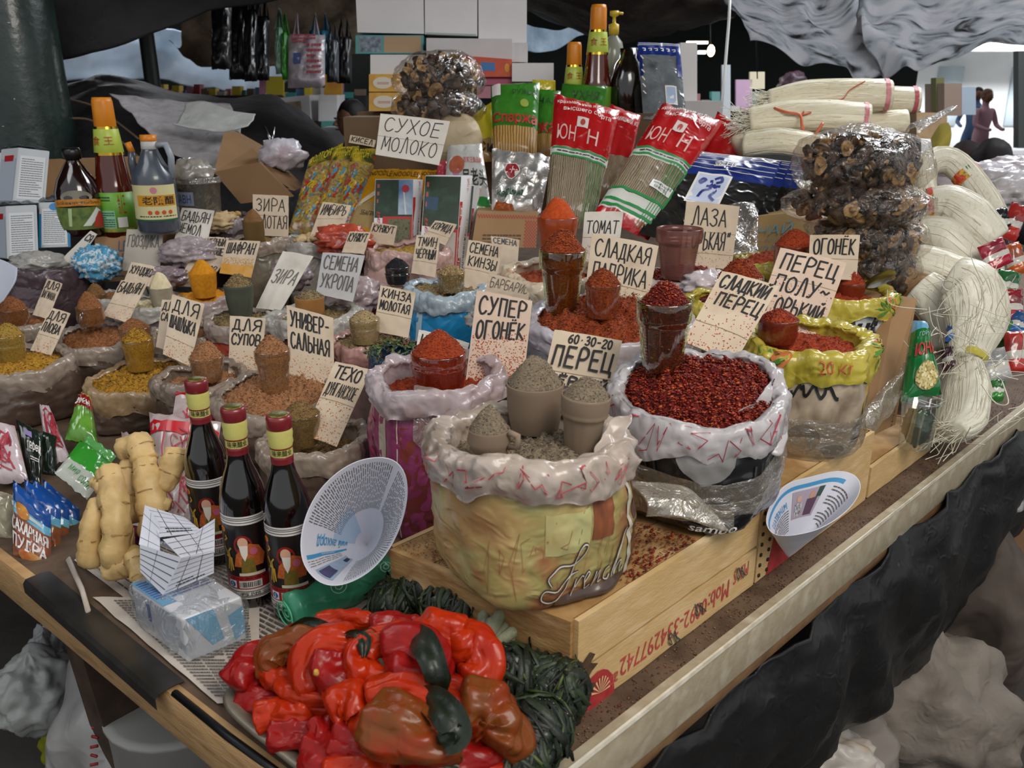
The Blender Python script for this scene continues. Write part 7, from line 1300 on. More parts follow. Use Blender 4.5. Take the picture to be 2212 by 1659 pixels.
print_(P, '老陳醋', t, (.40, .46, .98, .69), TXK, h=.0015, bold=.015); print_(P, '味', t, (.06, .1, .13, .3), M('7a2c1c', .5)); print_(P, '醋', t, (.06, .32, .13, .5), M('7a2c1c', .5)); disc(P, .62, .86, .06, .09, M('c47a8a', .5), t, 'seal', .001); rect(P, .02, .8, .14, .96, M('2c3c6a', .5), t, 'quality_mark', .0009, 2, 2)
for i in range(4): disc(P, .52 + i*.12, .24, .04, .06, M('c0501c', .5), t, 'seal', .001)
textlines(P, .3, 1, .1, .16, 1, TXK, t)
c = at(436, 478, 2.55); t = thing('plastic_tub', 'cloudy grey plastic tub with a plastic bag stuffed in it', 'tub', tuple(c)); r = 46*2.55/F; h = .13
b = B(); b.lathe([(r*.85, 0), (r*.9, .004), (r*.98, h*.85), (r*1.04, h*.86), (r*1.04, h*.90), (r*1.0, h*.905), (r*1.03, h*.97), (r*1.0, h), (r*.96, h)], c, 40, fn=lambda a, i: 1 + .008*math.cos(a*18), cap=False); b.done('tub_body', CLEAR('b4b0a8', .12, .5, .15, 8, .45, '86827a'), t)
P = lambda s_, tt, h_=0: V(c.x + (r*1.0 + h_)*math.cos(-PI/2 - .5 + (s_-.5)*1.2), c.y + (r*1.0 + h_)*math.sin(-PI/2 - .5 + (s_-.5)*1.2), c.z + h*(.4 + .3*tt))
rect(P, 0, 0, 1, 1, M('7a8294', .5), t, 'label', .0006, 6, 1); print_(P, 'ЛАВН', t, (.15, .2, .9, .8), M('2c3a6a', .5), h=.0012)
b = B(); blob(c + V(-.01, 0, h*1.05), r*.9, r*.85, .045, 5, .5, 9, b=b); b.done('stuffed_bag', M('7d766e', .3, c2='9a948c', ns=14, crease=10, coat=.5), t)
c = at(1322, 180, 3.15); t = thing('pump_bottle', 'clear pump bottle with yellow pump behind the tallest sauce bottle', 'bottle', tuple(c)); r = 24*3.15/F
b = B(); b.lathe([(r*.9, 0), (r, .01), (r, .10), (r*.8, .14), (r*.4, .16), (r*.36, .17)], c, 28); b.done('bottle_body', M('9c9f92', .2, coat=.6, tr=.3), t); b = B(); b.lathe([(r*.45, .165), (r*.45, .20), (r*.15, .205), (r*.15, .225), (r*.4, .23), (r*.4, .245)], c, 20); b.tube([c + V(0, 0, .24), c + V(.03, -.01, .235)], .005, 6); b.done('pump', M('c4a82c', .4), t)
c = at(1352, 250, 3.0); b = B(); r = 36*3/F; b.lathe([(r*.9, 0), (r, .01), (r*1.0, .12), (r*.75, .17), (r*.5, .19), (r*.5, .22)], c, 28); b.done('dark_bottle', M('17120e', .12, coat=.9), None, loc=tuple(c), label='dark brown bottle left of the blue-bordered clear packets', cat='bottle')
FOILW = M('cacdd0', .4, c2='b8bcc0', ns=6); BLS = M('2a7cae', .4)
def carton(label, q, d, sp, sd, blue=False, seed=1):
 P = quad(*q, d, d); t = thing('foil_carton', label, 'carton', tuple(P.base), 'foil-wrapped white cartons'); s1, s0 = at(*sp[0], d + sd), at(*sp[1], d + sd); dT, dB = s1 - P(0, 1), s0 - P(0, 0)
 b = B(); b.hexa([P(0, 0), P(1, 0), P(1, 0) + dB, s0, P(0, 1), P(1, 1), P(1, 1) + dT, s1]); o = b.done('carton_body', FOILW, t, smooth=0); md = o.modifiers.new('b', 'BEVEL'); md.width = .003; md.segments = 2
 b = B(); b.grid(lambda s_, tt: lerp(P(s_, 1), P(s_, 1) + dT, tt) + V(0, 0, .012*math.sin(PI*tt)*abs(math.sin(s_*9)) + .004), 10, 6); b.done('crimped_foil', M('9aa0a6', .25, m=.8, crease=20), t)
 rect(P, .1, .06, .9, .86, M('d8dadc', .5), t, 'printed_panel', .0012, 2, 2); textlines(P, .16, .84, .1, .82, 17, M('6a7078', .7), t, h=.002, fill=.3, seed=seed)
 S = qp(s1, P(0, 1), P(0, 0), s0); rect(S, .1, .02, .95, .8, BLS if blue else M('aeb6c2', .5), t, 'printed_side', .001, 2, 2); rect(S, .3, .75, .8, .86, TXR, t, 'printed_side', .0014, 2, 2)
 if blue: rect(P, 0, .0, .08, .75, BLS, t, 'blue_edge', .0012, 1, 2); rect(P, .92, .0, 1, .75, BLS, t, 'blue_edge', .0012, 1, 2); disc(P, .5, .9, .16, .08, M('3a8ac4', .4), t, 'emblem', .002)
carton('upper foil carton of dense print, tilted on the lower ones at the left', ((40, 318), (108, 326), (98, 440), (28, 436)), 2.45, ((2, 322), (-10, 436)), .05)
carton('upper foil carton cut by the left frame edge', ((-30, 330), (8, 330), (14, 438), (-25, 438)), 2.5, ((-50, 330), (-45, 438)), .05, True, 2)
carton('lower left foil carton of dense print', ((12, 445), (80, 442), (84, 556), (16, 560)), 2.42, ((-14, 448), (-12, 556)), .05, False, 3)
carton('short foil carton with blue edges and round emblem beside the soy bottle', ((84, 438), (150, 436), (153, 534), (84, 536)), 2.44, ((80, 430), (80, 530)), .05, True, 4)
P = quad((205, 512), (432, 505), (425, 600), (200, 610), 2.5, 2.48); t = thing('cardboard_box', 'long brown cardboard box with blue printed capitals under the sauce bottles', 'box', tuple(P.base)); b = B(); o_ = V(0, .25, .0); b.hexa([P(0, 0), P(1, 0), P(1, 0)+o_, P(0, 0)+o_, P(0, 1), P(1, 1), P(1, 1)+o_, P(0, 1)+o_]); b.done('carton', CB, t, smooth=0)
print_(P, 'LE', t, (.23, .66, .31, .9), M('3a5a7c', .7)); print_(P, 'STANT', t, (.08, .38, .33, .62), M('3a5a7c', .7)); print_(P, 'ANT', t, (.68, .7, .8, .9), M('3a5a7c', .7)); print_(P, 'L', t, (.22, .1, .3, .3), M('3a5a7c', .7))
P = quad((96, 345), (312, 338), (312, 500), (90, 510), 2.85, 2.8); b = B(); o_ = V(0, .03, 0); b.hexa([P(0, 0), P(1, 0), P(1, 0)+o_, P(0, 0)+o_, P(0, 1), P(1, 1), P(1, 1)+o_, P(0, 1)+o_]); b.done('back_board', M('96714a', .7, c2='83603c', ns=6), None, loc=tuple(P.base), smooth=0, label='plain brown fibreboard panel standing behind the sauce bottle and jug', cat='board')
b = B(); cc = at(208, 568, 2.36); blob(cc, .058, .045, .045, 4, .9, 11, 50, 36, b=b); b.done('cleaning_cloth', M('4f9cc4', .7, c2='cfd8dc', ns=44, dist=2, lo=.5, hi=.56), None, loc=tuple(cc), label='crumpled blue and white striped cloth by the long cardboard box', cat='cloth')
b = B(); cc = at(80, 560, 2.38); blob(cc - V(0, .0, .01), .075, .05, .03, 6, .6, 9, 40, 28, b=b); b.done('film_bundle', M('a09c96', .25, c2='c0bdb8', ns=10, crease=10, coat=.6, tr=.1), None, loc=tuple(cc), label='crumpled clear film in the plum-brown bag', cat='film')
o, _ = sheet([[(-60, 555, 2.0), (0, 560, 2.0), (36, 578, 1.98)], [(-60, 640, 1.95), (-5, 630, 1.95), (30, 610, 1.95)], [(-60, 700, 1.93), (-20, 670, 1.93), (4, 650, 1.93)]], 'paper_sheet', M('b4b8c6', .7), wr=.004, label='pale curled paper sheet cut by the left frame edge above the pilaf spice', cat='paper')
for u, v, d, rx, rz, m_, lab, s_ in ((415, 545, 2.4, .085, .04, PL('8d7f84', ('aa9ca0', '66595e'), ns=12), 'crumpled lilac film bag of star anise behind the card ЧЕРНЫЙ ГОРОШЕК', 3), (350, 600, 2.3, .06, .03, PL('6a5a60', ('8a7a80', '4a3c42'), ns=12), 'low crumpled purple-grey bag left of the turmeric', 4),
  (740, 518, 2.38, .075, .04, REDB, 'brick red printed plastic bag behind the front КУНЖУТ card', 5), (770, 640, 2.1, .06, .045, PL('9a868a', ('b5a3a6', '6b595c'), ns=12), 'crumpled mauve film between the grey card and the black cumin glass', 6), (630, 590, 2.25, .05, .04, PL('7a6a6c', ('9a8a8c', '4a4c6a'), ns=12), 'mauve and blue plastic bag behind the blurred card ЗИРА', 7),
  (1530, 615, 1.9, .06, .03, PL('b0a4a8', ('cdc2c6', '8b6b66'), ns=10), 'clear pinkish film ruffled below the empty dusty glass', 8), (1090, 690, 1.8, .07, .04, PL('8d8a86', ('b0aeaa', '5c5a58'), ns=9), 'grey film bunched behind the card СУПЕР ОГОНЁК', 9), (470, 480, 2.55, .05, .03, M('cdb890', .8, c2='b0956a', ns=30), 'pale dried slices heaped by the plastic tub', 10)):
 cc = at(u, v, d); b = B(); blob(cc, rx, rx*.8, rz, s_, .7, 10, 44, 30, b=b); b.done('film_bag' if s_ != 10 else 'dried_slices', m_, None, loc=tuple(cc), label=lab, cat='bag' if s_ != 10 else 'food')
P = quad((712, 488), (760, 485), (770, 520), (716, 530), 2.29, 2.28, bow=.01);
def chunks(n, S, label, name, mat, size, cat, seed, u=0, grp=None):
 rn = random.Random(seed)
 for i in range(n):
  a = rn.uniform(0, 2*PI); q = rn.random()**.5*.6; x, y = q*math.cos(a), q*math.sin(a); c = S['c'] + V(x*S['r']*.8 + u, y*S['r']*.8 - .01, .003 + rn.uniform(0, .012)); b = B(); blob(c, size*rn.uniform(.7, 1.3), size*rn.uniform(.6, 1), size*rn.uniform(.4, .7), i + seed, .5, 8, 14, 10, rot=rn.uniform(0, 3), b=b)
  b.done(name, mat, None, loc=tuple(c), label=label, cat=cat, group=grp)
chunks(14, S28, 'chunk of pale dried ginger in the smoky grey bag', 'dried_ginger', M('cdb48c', .7, c2='b89a6c', ns=60), .017, 'ginger', 3, -.02, 'dried ginger chunks')
chunks(9, S30, 'pale dried slice in the small dark bag', 'dried_slice', M('c9a878', .7, c2='a8844c', ns=60), .014, 'slice', 9, 0, 'dried slices in the small dark bag')
b = B(); rn = random.Random(6)
for i in range(420):
 a = rn.uniform(0, 2*PI); q = rn.random()**.5; p = S24['c'] + V(q*math.cos(a)*.062, q*math.sin(a)*.055 - .01, .022*(1-q*q) + rn.uniform(0, .008)); s_ = rn.uniform(.003, .009); d1 = V(rn.gauss(0, 1), rn.gauss(0, 1), rn.gauss(0, .6)).normalized()*s_; d2 = V(rn.gauss(0, 1), rn.gauss(0, 1), rn.gauss(0, .6)).normalized()*s_*.35
 b.add([p - d1, p + d2, p + d1 + V(0, 0, .001), p - d2], [(0, 1, 2, 3)])
b.done('dried_herbs', M('4a5e2a', .7, isl=('4a5e2a', '5c7036', '364a20', '6a7a44', '6a2c1c', '2c3c1c')), None, loc=tuple(S24['c']), kind='stuff', label='dried green herb leaves with red bits behind the magenta sack', cat='herbs')
# ---- dried mushrooms in clear bags
def mush_mesh(seed):
 b = B(); rn = random.Random(seed); r = .019
 f = lambda a, i: 1 + .14*math.sin(a*2 + seed) + .1*math.sin(a*3 + seed*2)
 b.lathe([(.0005, .012), (r*.5, .0105), (r*.85, .006), (r, 0), (r*.96, -.004), (r*.7, -.002)], (0, 0, 0), 16, [0, 0, 0, 0, 1], f, cap=False); b.lathe([(r*.7, -.002), (.0045, -.001)], (0, 0, 0), 16, 1, f, cap=False); b.lathe([(.005, 0), (.0045, -.008), (.0055, -.013)], (0, 0, 0), 10, 1)
 for v in b.v: v += V(noise.noise(v*90 + V(seed, 0, 0)), noise.noise(v*90 + V(0, seed, 0)), noise.noise(v*90))*.004
 me = bpy.data.meshes.new('dried_mushroom'); me.from_pydata([tuple(v) for v in b.v], [], b.f); me.materials.append(M('38291f', .6, c2=('483528', '1f1612'), ns=70, bump=.6, bs=160)); me.materials.append(M('94744a', .7, c2=('b08e5c', '65492e'), ns=80)); me.polygons.foreach_set('material_index', b.mi); me.polygons.foreach_set('use_smooth', [True]*len(b.f)); return me
MM = [mush_mesh(i) for i in range(5)]
def mbag(label, u, v, d, hw, hh, n, seed, mlabel, ry=.8, tuftd=None):
 c = at(u, v, d); rx, rz = hw*d/F, hh*d/F/.95; rn = random.Random(seed)
 t = thing('mushroom_bag', label, 'bag', (c.x, c.y, c.z - rz), None)
 def g(a, tt):
  th = 2*PI*a; ph = PI*(tt-.5); d_ = V(math.cos(ph)*math.cos(th), math.cos(ph)*math.sin(th), math.sin(ph)); q = 1.08 + .12*noise.noise(d_*1.5 + V(seed, 0, 0)) + .06*noise.noise(d_*5 + V(seed, 0, 0)); z = d_.z; return c + V(d_.x*rx*q, d_.y*rx*ry*q, math.copysign(abs(z)**.8, z)*rz*q)
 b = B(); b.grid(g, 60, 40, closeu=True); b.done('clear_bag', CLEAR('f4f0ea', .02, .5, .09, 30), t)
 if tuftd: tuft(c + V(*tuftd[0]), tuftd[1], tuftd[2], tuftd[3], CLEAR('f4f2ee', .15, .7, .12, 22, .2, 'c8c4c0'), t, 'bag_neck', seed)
 b = B(); blob(c, rx*.72, rx*ry*.72, rz*.7, seed, .2, b=b); b.done('shade_core', M('1c1410', .9), t)  # dark blob added as the shade between the mushrooms
 for i in range(n):
  y = 1 - 2*(i + .5)/n; a = i*2.39996 + seed; q = math.sqrt(1-y*y); d_ = V(math.cos(a)*q, math.sin(a)*q, y)
  if d_.dot(V(0, -1, .25).normalized()) < -.35: continue
  p = c + V(d_.x*rx*.84, d_.y*rx*ry*.84, d_.z*rz*.78); o = bpy.data.objects.new('dried_mushroom', MM[rn.randrange(5)]); sc.collection.objects.link(o); o.location = p; o.rotation_euler = (rn.uniform(0, 6.3), rn.uniform(0, 6.3), rn.uniform(0, 6.3)); s_ = rn.uniform(.8, 1.15); o.scale = (s_, s_, s_)
  o['label'] = mlabel; o['category'] = 'mushroom'; o['group'] = mlabel
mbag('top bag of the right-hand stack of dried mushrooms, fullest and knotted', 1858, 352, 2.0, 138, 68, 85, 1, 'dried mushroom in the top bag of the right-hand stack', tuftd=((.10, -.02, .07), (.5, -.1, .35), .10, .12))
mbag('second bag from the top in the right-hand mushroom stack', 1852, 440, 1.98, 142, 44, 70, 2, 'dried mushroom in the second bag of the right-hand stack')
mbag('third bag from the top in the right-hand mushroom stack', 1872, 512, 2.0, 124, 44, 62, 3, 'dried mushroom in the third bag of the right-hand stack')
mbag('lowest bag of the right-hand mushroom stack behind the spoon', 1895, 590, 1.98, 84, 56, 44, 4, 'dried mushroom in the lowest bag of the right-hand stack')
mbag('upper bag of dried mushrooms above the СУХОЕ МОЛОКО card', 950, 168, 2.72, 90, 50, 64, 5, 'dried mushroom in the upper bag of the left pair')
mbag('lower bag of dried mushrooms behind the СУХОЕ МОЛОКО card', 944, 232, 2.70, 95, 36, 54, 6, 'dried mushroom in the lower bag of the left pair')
b = B(); cc = at(985, 300, 2.7); blob(cc, .085, .07, .085, 9, .12, 5, b=b); b.done('cloth_bag', M('b9ab90', .6, c2='a8987a', ns=8, crease=7), None, loc=tuple(cc), label='cream plastic sack right behind the СУХОЕ МОЛОКО card', cat='bag')
b = B(); cc = at(860, 330, 2.95); b.box(cc, .16, .12, .12); b.done('support_box', M('6b543c', .8, c2='5c4632', ns=5), None, loc=tuple(cc), smooth=0, label='brown carton below the left pair of mushroom bags', cat='box')
b = B(); cc = at(1180, 345, 3.05); b.box(cc, .45, .15, .16); b.done('support_box', M('5f4a36', .8, c2='503d2c', ns=5), None, loc=tuple(cc), smooth=0, label='long brown carton behind the green and red noodle packets', cat='box')
b = B(); cc = at(1840, 660, 2.06); b.box(V(cc.x, cc.y, .985), .17, .1, .1); b.done('support_box', CB, None, loc=(cc.x, cc.y, .885), smooth=0, label='cardboard carton carrying the right-hand mushroom stack', cat='box')
P = qp(at(1925, 690, 1.76), at(1981, 645, 1.80), at(1922, 985, 1.66), at(1866, 1008, 1.60)); t = thing('cardboard_box', 'leaning cardboard box side with maroon lettering block, right of the kitten sack', 'box', tuple(P.base)); o_ = V(-.10, .12, 0)
b = B(); b.hexa([P(0, 0), P(1, 0), P(1, 0)+o_, P(0, 0)+o_, P(0, 1), P(1, 1), P(1, 1)+o_, P(0, 1)+o_]); b.done('carton', CB, t, smooth=0)
shape(P, [(.35, .22), (.5, .18), (.62, .22), (.72, .7), (.68, .78), (.5, .77), (.42, .5)], M('6a2240', .7), t, 'maroon_print');
b = B(); ribbon(b, P, smooth_line([(.5, .25), (.6, .3), (.5, .36), (.58, .42), (.5, .5), (.62, .56), (.56, .62), (.64, .7)], 4), .002, (P.w, P.hh), .0012); b.done('printed_script', M('c8a98a', .7), t); print_(P, 'КОНДИТЕРСКИЕ', t, (.80, .1, .88, .75), M('4a2a24', .7), rot=1)
P = quad((1600, 470), (1770, 455), (1760, 560), (1540, 590), 2.28, 2.2); t = thing('cardboard_box', 'tan carton with pale blue Arabic-like print behind the ОГОНЁК card', 'box', tuple(P.base)); b = B(); o_ = V(0, .2, 0); b.hexa([P(0, 0), P(1, 0), P(1, 0)+o_, P(0, 0)+o_, P(0, 1), P(1, 1), P(1, 1)+o_, P(0, 1)+o_]); b.done('carton', M('b08e54', .8, c2='a07f48', ns=7), t, smooth=0)
print_(P, 'ЧАЙ', t, (.3, .6, .7, .85), M('5f93a4', .7)); print_(P, 'ХРАНИТЬ В СУХОМ', t, (.2, .3, .8, .4), M('5f7f84', .7)); print_(P, 'باردرجان', t, (.35, .45, .7, .55), M('5f7f84', .7))
o, _ = sheet([[(1505, 470, 2.15), (1560, 440, 2.2), (1620, 440, 2.2)], [(1500, 520, 2.12), (1560, 505, 2.15), (1640, 500, 2.15)], [(1490, 560, 2.1), (1560, 560, 2.12), (1640, 550, 2.12)]], 'plastic_film', CLEAR('f0eeea', .15, .7, .1, 16, .15, 'b0aaa6'), wr=.02, ws=9, label='clear film flap in front of the navy packets beside the ЛАЗА card', cat='film')
# ---- bundles of glass noodles
NW = M('d8cfb2', .5, c2=('e0d8bf', 'cabf9c'), ns=60, stretch=(.35, 3, 3), coat=.15); NWB = M('d8d3c0', .5, c2=('e0dccb', 'c9c3ac'), ns=60, stretch=(2, 2, .35), coat=.15); STR = M('ddd8c4', .45, coat=.2)
def bundle(label, pts, r, mat=NW, n=28, fray=None, frayn=60, seed=1, sq=.75, name='noodle_bundle', bands=(), ends=True, rn_str=36, grp=None):
 Pp = [at(*p) for p in pts]; Pp = [Vector(q) for q in smooth_line([tuple(p) for p in Pp], 8)]; m = len(Pp); rs = r if isinstance(r, (list, tuple)) else [r]*len(pts); RR = []
 for i in range(m):
  x = i/(m-1)*(len(rs)-1); j = min(int(x), len(rs)-2); q = lerp(rs[j], rs[j+1], x-j); e = min(1, (min(i, m-1-i)+.4)/(m*.06)); RR.append(q * (.82 + .18*math.sqrt(1-(1-e)**2) if ends else 1))
 t = thing(name, label, 'noodles', tuple(Pp[0]), grp); rn = random.Random(seed)
 b = B(); b.tube(Pp, RR, n*2, sq=sq, wob=.07); b.done('noodle_core', mat, t)
 b = B(); ref = (Pp[1]-Pp[0]).orthogonal().normalized(); frames = []
 for i in range(m):
  tg = (Pp[min(i+1, m-1)] - Pp[max(i-1, 0)]).normalized(); ref = (ref - tg*ref.dot(tg)).normalized(); frames.append((ref.copy(), tg.cross(ref), tg))
 for k_ in range(rn_str):
  a = rn.uniform(0, 2*PI); i0 = rn.randrange(0, m//3 + 1); i1 = rn.randrange(2*m//3, m); dr = rn.uniform(-.5, .5); rr = rn.uniform(1.0, 1.025)
  b.tube([Pp[i] + frames[i][0]*math.cos(a + dr*i/m)*RR[i]*rr + frames[i][1]*math.sin(a + dr*i/m)*RR[i]*rr*sq for i in range(i0, i1, 2)], .0007, 3, cap=False)
 for which in (fray or ()):
  i = 0 if which == 0 else m-1; f = frames[i]; out = -f[2] if which == 0 else f[2]
  for k_ in range(frayn):
   a = rn.uniform(0, 2*PI); q = rn.random()**.5*RR[i]; p = Pp[i] + f[0]*math.cos(a)*q + f[1]*math.sin(a)*q*sq; L = rn.uniform(.02, .09); v1 = (out + V(rn.gauss(0, .35), rn.gauss(0, .35), rn.gauss(0, .35))).normalized(); v2 = (v1 + V(rn.gauss(0, .6), rn.gauss(0, .6), rn.gauss(0, .6))).normalized()
   b.tube([p - out*.01, p + v1*L*.5, p + v1*L*.5 + v2*L*.5], .0009, 3, cap=False)
 b.done('loose_strand', STR, t, kind='stuff')
 for (x, w_, m_) in bands:
  i0, i1 = int(x*(m-1)), max(int(x*(m-1)) + 1, int((x+w_)*(m-1))); bb = B(); bb.tube(Pp[i0:i1+1], [q*1.04 for q in RR[i0:i1+1]], n*2, sq=sq, wob=.07, cap=False); bb.done('band', m_, t)
 return t
PINKL = M('c45a64', .5, c2='d8a0a4', ns=50); ORS = M('c8633c', .5)
bundle('topmost frayed bundle of white glass noodles', [(1660, 222, 2.62), (1740, 208, 2.6), (1830, 205, 2.58), (1925, 205, 2.56)], [.04, .052, .052, .05], fray=(0,), frayn=110, seed=1, bands=((.955, .03, PINKL),))
bundle('second frayed bundle of glass noodles tied with orange string', [(1618, 262, 2.5), (1700, 252, 2.48), (1790, 250, 2.45), (1878, 256, 2.43)], [.04, .05, .048, .046], fray=(0,), frayn=110, seed=2, bands=((.95, .03, PINKL),))
bundle('pale noodle bundle end-on at the right of the orange-tied ones', [(1850, 222, 2.75), (1900, 215, 2.72), (1985, 216, 2.7)], .045, seed=3, bands=((.93, .05, M('b05058', .5)),))
bundle('noodle bundle below, right end under the top bundle', [(1800, 275, 2.62), (1880, 268, 2.6), (1960, 262, 2.58)], .04, seed=4)
bundle('low noodle bundle behind the navy packets', [(1610, 312, 2.45), (1690, 305, 2.4), (1780, 322, 2.38)], .04, seed=5)
bundle('lowest noodle bundle end beside the red packet', [(1590, 318, 2.5), (1640, 300, 2.52), (1676, 305, 2.5)], .036, seed=6)
t = thing('string_tie', 'orange plastic string knotted round the two upper noodle bundles', 'string', tuple(at(1730, 245, 2.42)))
b = B()
for l in ([(1672, 233, 2.46), (1700, 242, 2.43), (1728, 248, 2.42), (1733, 275, 2.40), (1742, 292, 2.41)], [(1728, 248, 2.42), (1760, 240, 2.43), (1785, 223, 2.44)], [(1735, 245, 2.42), (1745, 222, 2.5), (1815, 216, 2.51), (1835, 195, 2.52), (1868, 176, 2.53)], [(1750, 300, 2.37), (1765, 285, 2.37), (1778, 265, 2.38)]): b.tube([Vector(p) for p in smooth_line([tuple(at(*q)) for q in l], 4)], .0042, 6, sq=.4)
b.done('string', ORS, t)
LAB = M('c23a2a', .5, c2=('d8a93a', '3c7a3a'), ns=40, lo=.45, hi=.62); YB = M('c8bd4a', .5, c2='b5a83a', ns=30, crease=14)
bundle('skein of glass noodles folded in a loop at the top right, open loop facing', [(2020, 450, 2.2), (1998, 400, 2.22), (2010, 352, 2.25), (2060, 352, 2.25), (2120, 420, 2.2), (2165, 500, 2.15)], .034, NWB, seed=7, bands=((.68, .05, LAB),))
bundle('fat skein of glass noodles with red and yellow label band', [(1998, 440, 2.1), (2050, 440, 2.08), (2100, 470, 2.05), (2150, 520, 2.03)], [.036, .05, .052, .04], NWB, seed=8, bands=((.06, .07, LAB),))
bundle('skein lying under the fat labelled one', [(1985, 500, 2.08), (2040, 510, 2.05), (2100, 560, 2.03), (2160, 590, 2.03)], [.04, .05, .045, .03], NWB, seed=9)
bundle('pale skein in the middle of the noodle heap', [(1975, 560, 2.0), (2030, 575, 1.98), (2095, 600, 1.96), (2140, 600, 1.98)], [.04, .045, .045, .03], NWB, seed=10)
bundle('lower loose skein spreading behind the green pea packet', [(1985, 620, 1.92), (2020, 650, 1.9), (2045, 700, 1.88), (2040, 760, 1.86)], [.045, .05, .045, .03], NWB, fray=(1,), frayn=40, seed=11)
bundle('big hanging skein tied with a yellow band at the table edge', [(2050, 600, 1.84), (2090, 620, 1.82), (2108, 680, 1.8), (2098, 740, 1.77), (2088, 780, 1.75)], [.045, .068, .066, .045, .034], NWB, seed=12, sq=.8, fray=(1,), frayn=60, bands=((.93, .07, YB),), rn_str=90)
bundle('lower loop of the yellow-banded skein resting on the table edge', [(2085, 785, 1.75), (2085, 850, 1.70), (2075, 915, 1.64), (2052, 935, 1.62)], [.032, .05, .05, .034], NWB, seed=13, sq=.6, fray=(0, 1), frayn=50, rn_str=80)
b = B(); rn = random.Random(12)
for i in range(60):
 u, v = rn.uniform(2000, 2180), rn.uniform(600, 900); p = at(u, v, 1.68); q = p + V(rn.gauss(0, .05), rn.gauss(0, .03), rn.gauss(0, .05)); b.tube([Vector(x) for x in smooth_line([tuple(p), tuple((p+q)/2 + V(rn.gauss(0, .02), 0, rn.gauss(0, .02))), tuple(q)], 4)], .0009, 3, cap=False)
b.tube([Vector(x) for x in smooth_line([tuple(at(*q)) for q in ((2120, 830, 1.62), (2150, 870, 1.58), (2178, 870, 1.56), (2165, 825, 1.6))], 6)], .0012, 4); b.done('stray_noodles', STR, None, loc=tuple(at(2090, 800, 1.68)), kind='stuff', label='stray noodle strands sticking out around the yellow-banded skein', cat='noodles')
# ---- pea packet and tub
P = quad((1972, 692), (1996, 694), (2034, 852), (1946, 872), 1.64, 1.58); t = thing('pea_packet', 'green tapering packet with a picture of dried peas by the leaning cardboard box', 'packet', tuple(P.base))
b = pillow(P, .05, 14, sorted([j/14 for j in range(15)] + [.84]), lambda s, tt: 1 if tt >= .84 else 0, .002, 3); b.done('wrapper', [K('1d7a3c', '14602e'), K('5a9cc4', '8abcd8')], t); Q = onp(P, pz(.05, .002, 3))
print_(Q, 'ЮНН', t, (.1, .50, .95, .66), M('b83a3a', .4), bold=.03, h=.002); print_(Q, 'ГОРОХ', t, (.2, .74, .85, .79), M('a8c8c4', .5), h=.002); disc(Q, .5, .24, .34, .18, M('8a7a40', .5), t, 'pea_picture', .002)
b = B(); rn = random.Random(2)
for i in range(60):
 a, q = i*2.4, math.sqrt(i/60)*.3; b.add([Q(.5 + q*math.cos(a) + .045*math.cos(e*PI/3), .24 + q*.55*math.sin(a) + .024*math.sin(e*PI/3), .003 + .0004*(i % 3)) for e in range(6)], [tuple(range(6))])
b.done('printed_pea', M('c8b87a', .5, isl=('c8b87a', 'b5a260', 'd8cc98')), t, kind='stuff')
c = at(1975, 965, 1.57); b = B(); r = 38*1.57/F; b.lathe([(r*.8, 0), (r*.85, .003), (r*1.0, .085), (r*1.08, .086), (r*1.08, .092), (r*1.0, .093)], c, 28, fn=lambda a, i: 1 + .03*math.cos(a*4), cap=False); t = thing('plastic_tub', 'clear plastic tub with silver packets below the pea packet', 'tub', tuple(c)); b.done('tub_body', CLEAR('eef2ee', .12, .6, .08, 0, .06, 'b8beb8'), t)
b = B(); blob(c + V(0, 0, .04), r*.75, r*.6, .035, 4, .6, 10, b=b); b.done('foil_packet', M('7d8a82', .2, m=.7, c2='2c5a3c', ns=30, crease=20), None, loc=tuple(c + V(0, 0, .01)), label='crumpled silver-green packet inside the clear plastic tub', cat='packet')
# ---- bright packets at the far right
cols = [('b0203a', 'pink-red'), ('2a7a3c', 'green'), ('a3202a', 'red'), ('2c6ab0', 'blue'), ('b8302a', 'scarlet'), ('3a8a3a', 'leaf-green'), ('c8602a', 'orange'), ('4a2030', 'dark maroon'), ('b9b9b9', 'silver'), ('222428', 'black')]
spots = [(2150, 550, 60, 60, 1.95, 0), (2176, 615, 50, 60, 1.9, 1), (2180, 660, 60, 70, 1.88, 2), (2160, 480, 40, 60, 2.1, 9), (2190, 480, 40, 80, 2.1, 4), (2160, 720, 44, 60, 1.85, 5), (2195, 760, 50, 90, 1.8, 4), (2150, 790, 60, 70, 1.75, 8), (2196, 700, 36, 50, 1.86, 3), (2060, 720, 30, 40, 1.78, 3), (2050, 775, 30, 50, 1.76, 7), (2192, 560, 40, 70, 2.0, 6), (2135, 655, 30, 60, 1.9, 8), (2150, 845, 36, 44, 1.68, 5)]
for i, (u, v, w_, h_, d, ci) in enumerate(spots):
 c1, nm = cols[ci]; a = (i*37 % 50 - 25)/60; hx_, hy = w_/2, h_/2; cs, sn = math.cos(a), math.sin(a); R_ = lambda x, y: (u + x*cs - y*sn, v + x*sn + y*cs)
 pos = ['above the label-banded skein', 'over the silver one', 'next to the frame edge', 'highest of the heap', 'beside the white bag', 'below the blue one', 'lowest by the table edge', 'right above the batten', 'leaning on the frame edge', 'peeking through the noodle strands', 'left of the yellow band', 'under the white bags', 'between skein and green packet', 'on the batten by the loose noodle ends'][i]; pack('%s snack packet in the right-hand heap, %s' % (nm, pos), R_(-hx_, -hy), R_(hx_, -hy), R_(hx_, hy), R_(-hx_, hy), d + .01, d - .01, [(.3, K(c1)), (.5, K('c8c4bc')), (1, K(c1, '2a2a2e', ns=20))], .03, seed=50 + i, wr=.004, nu=10)
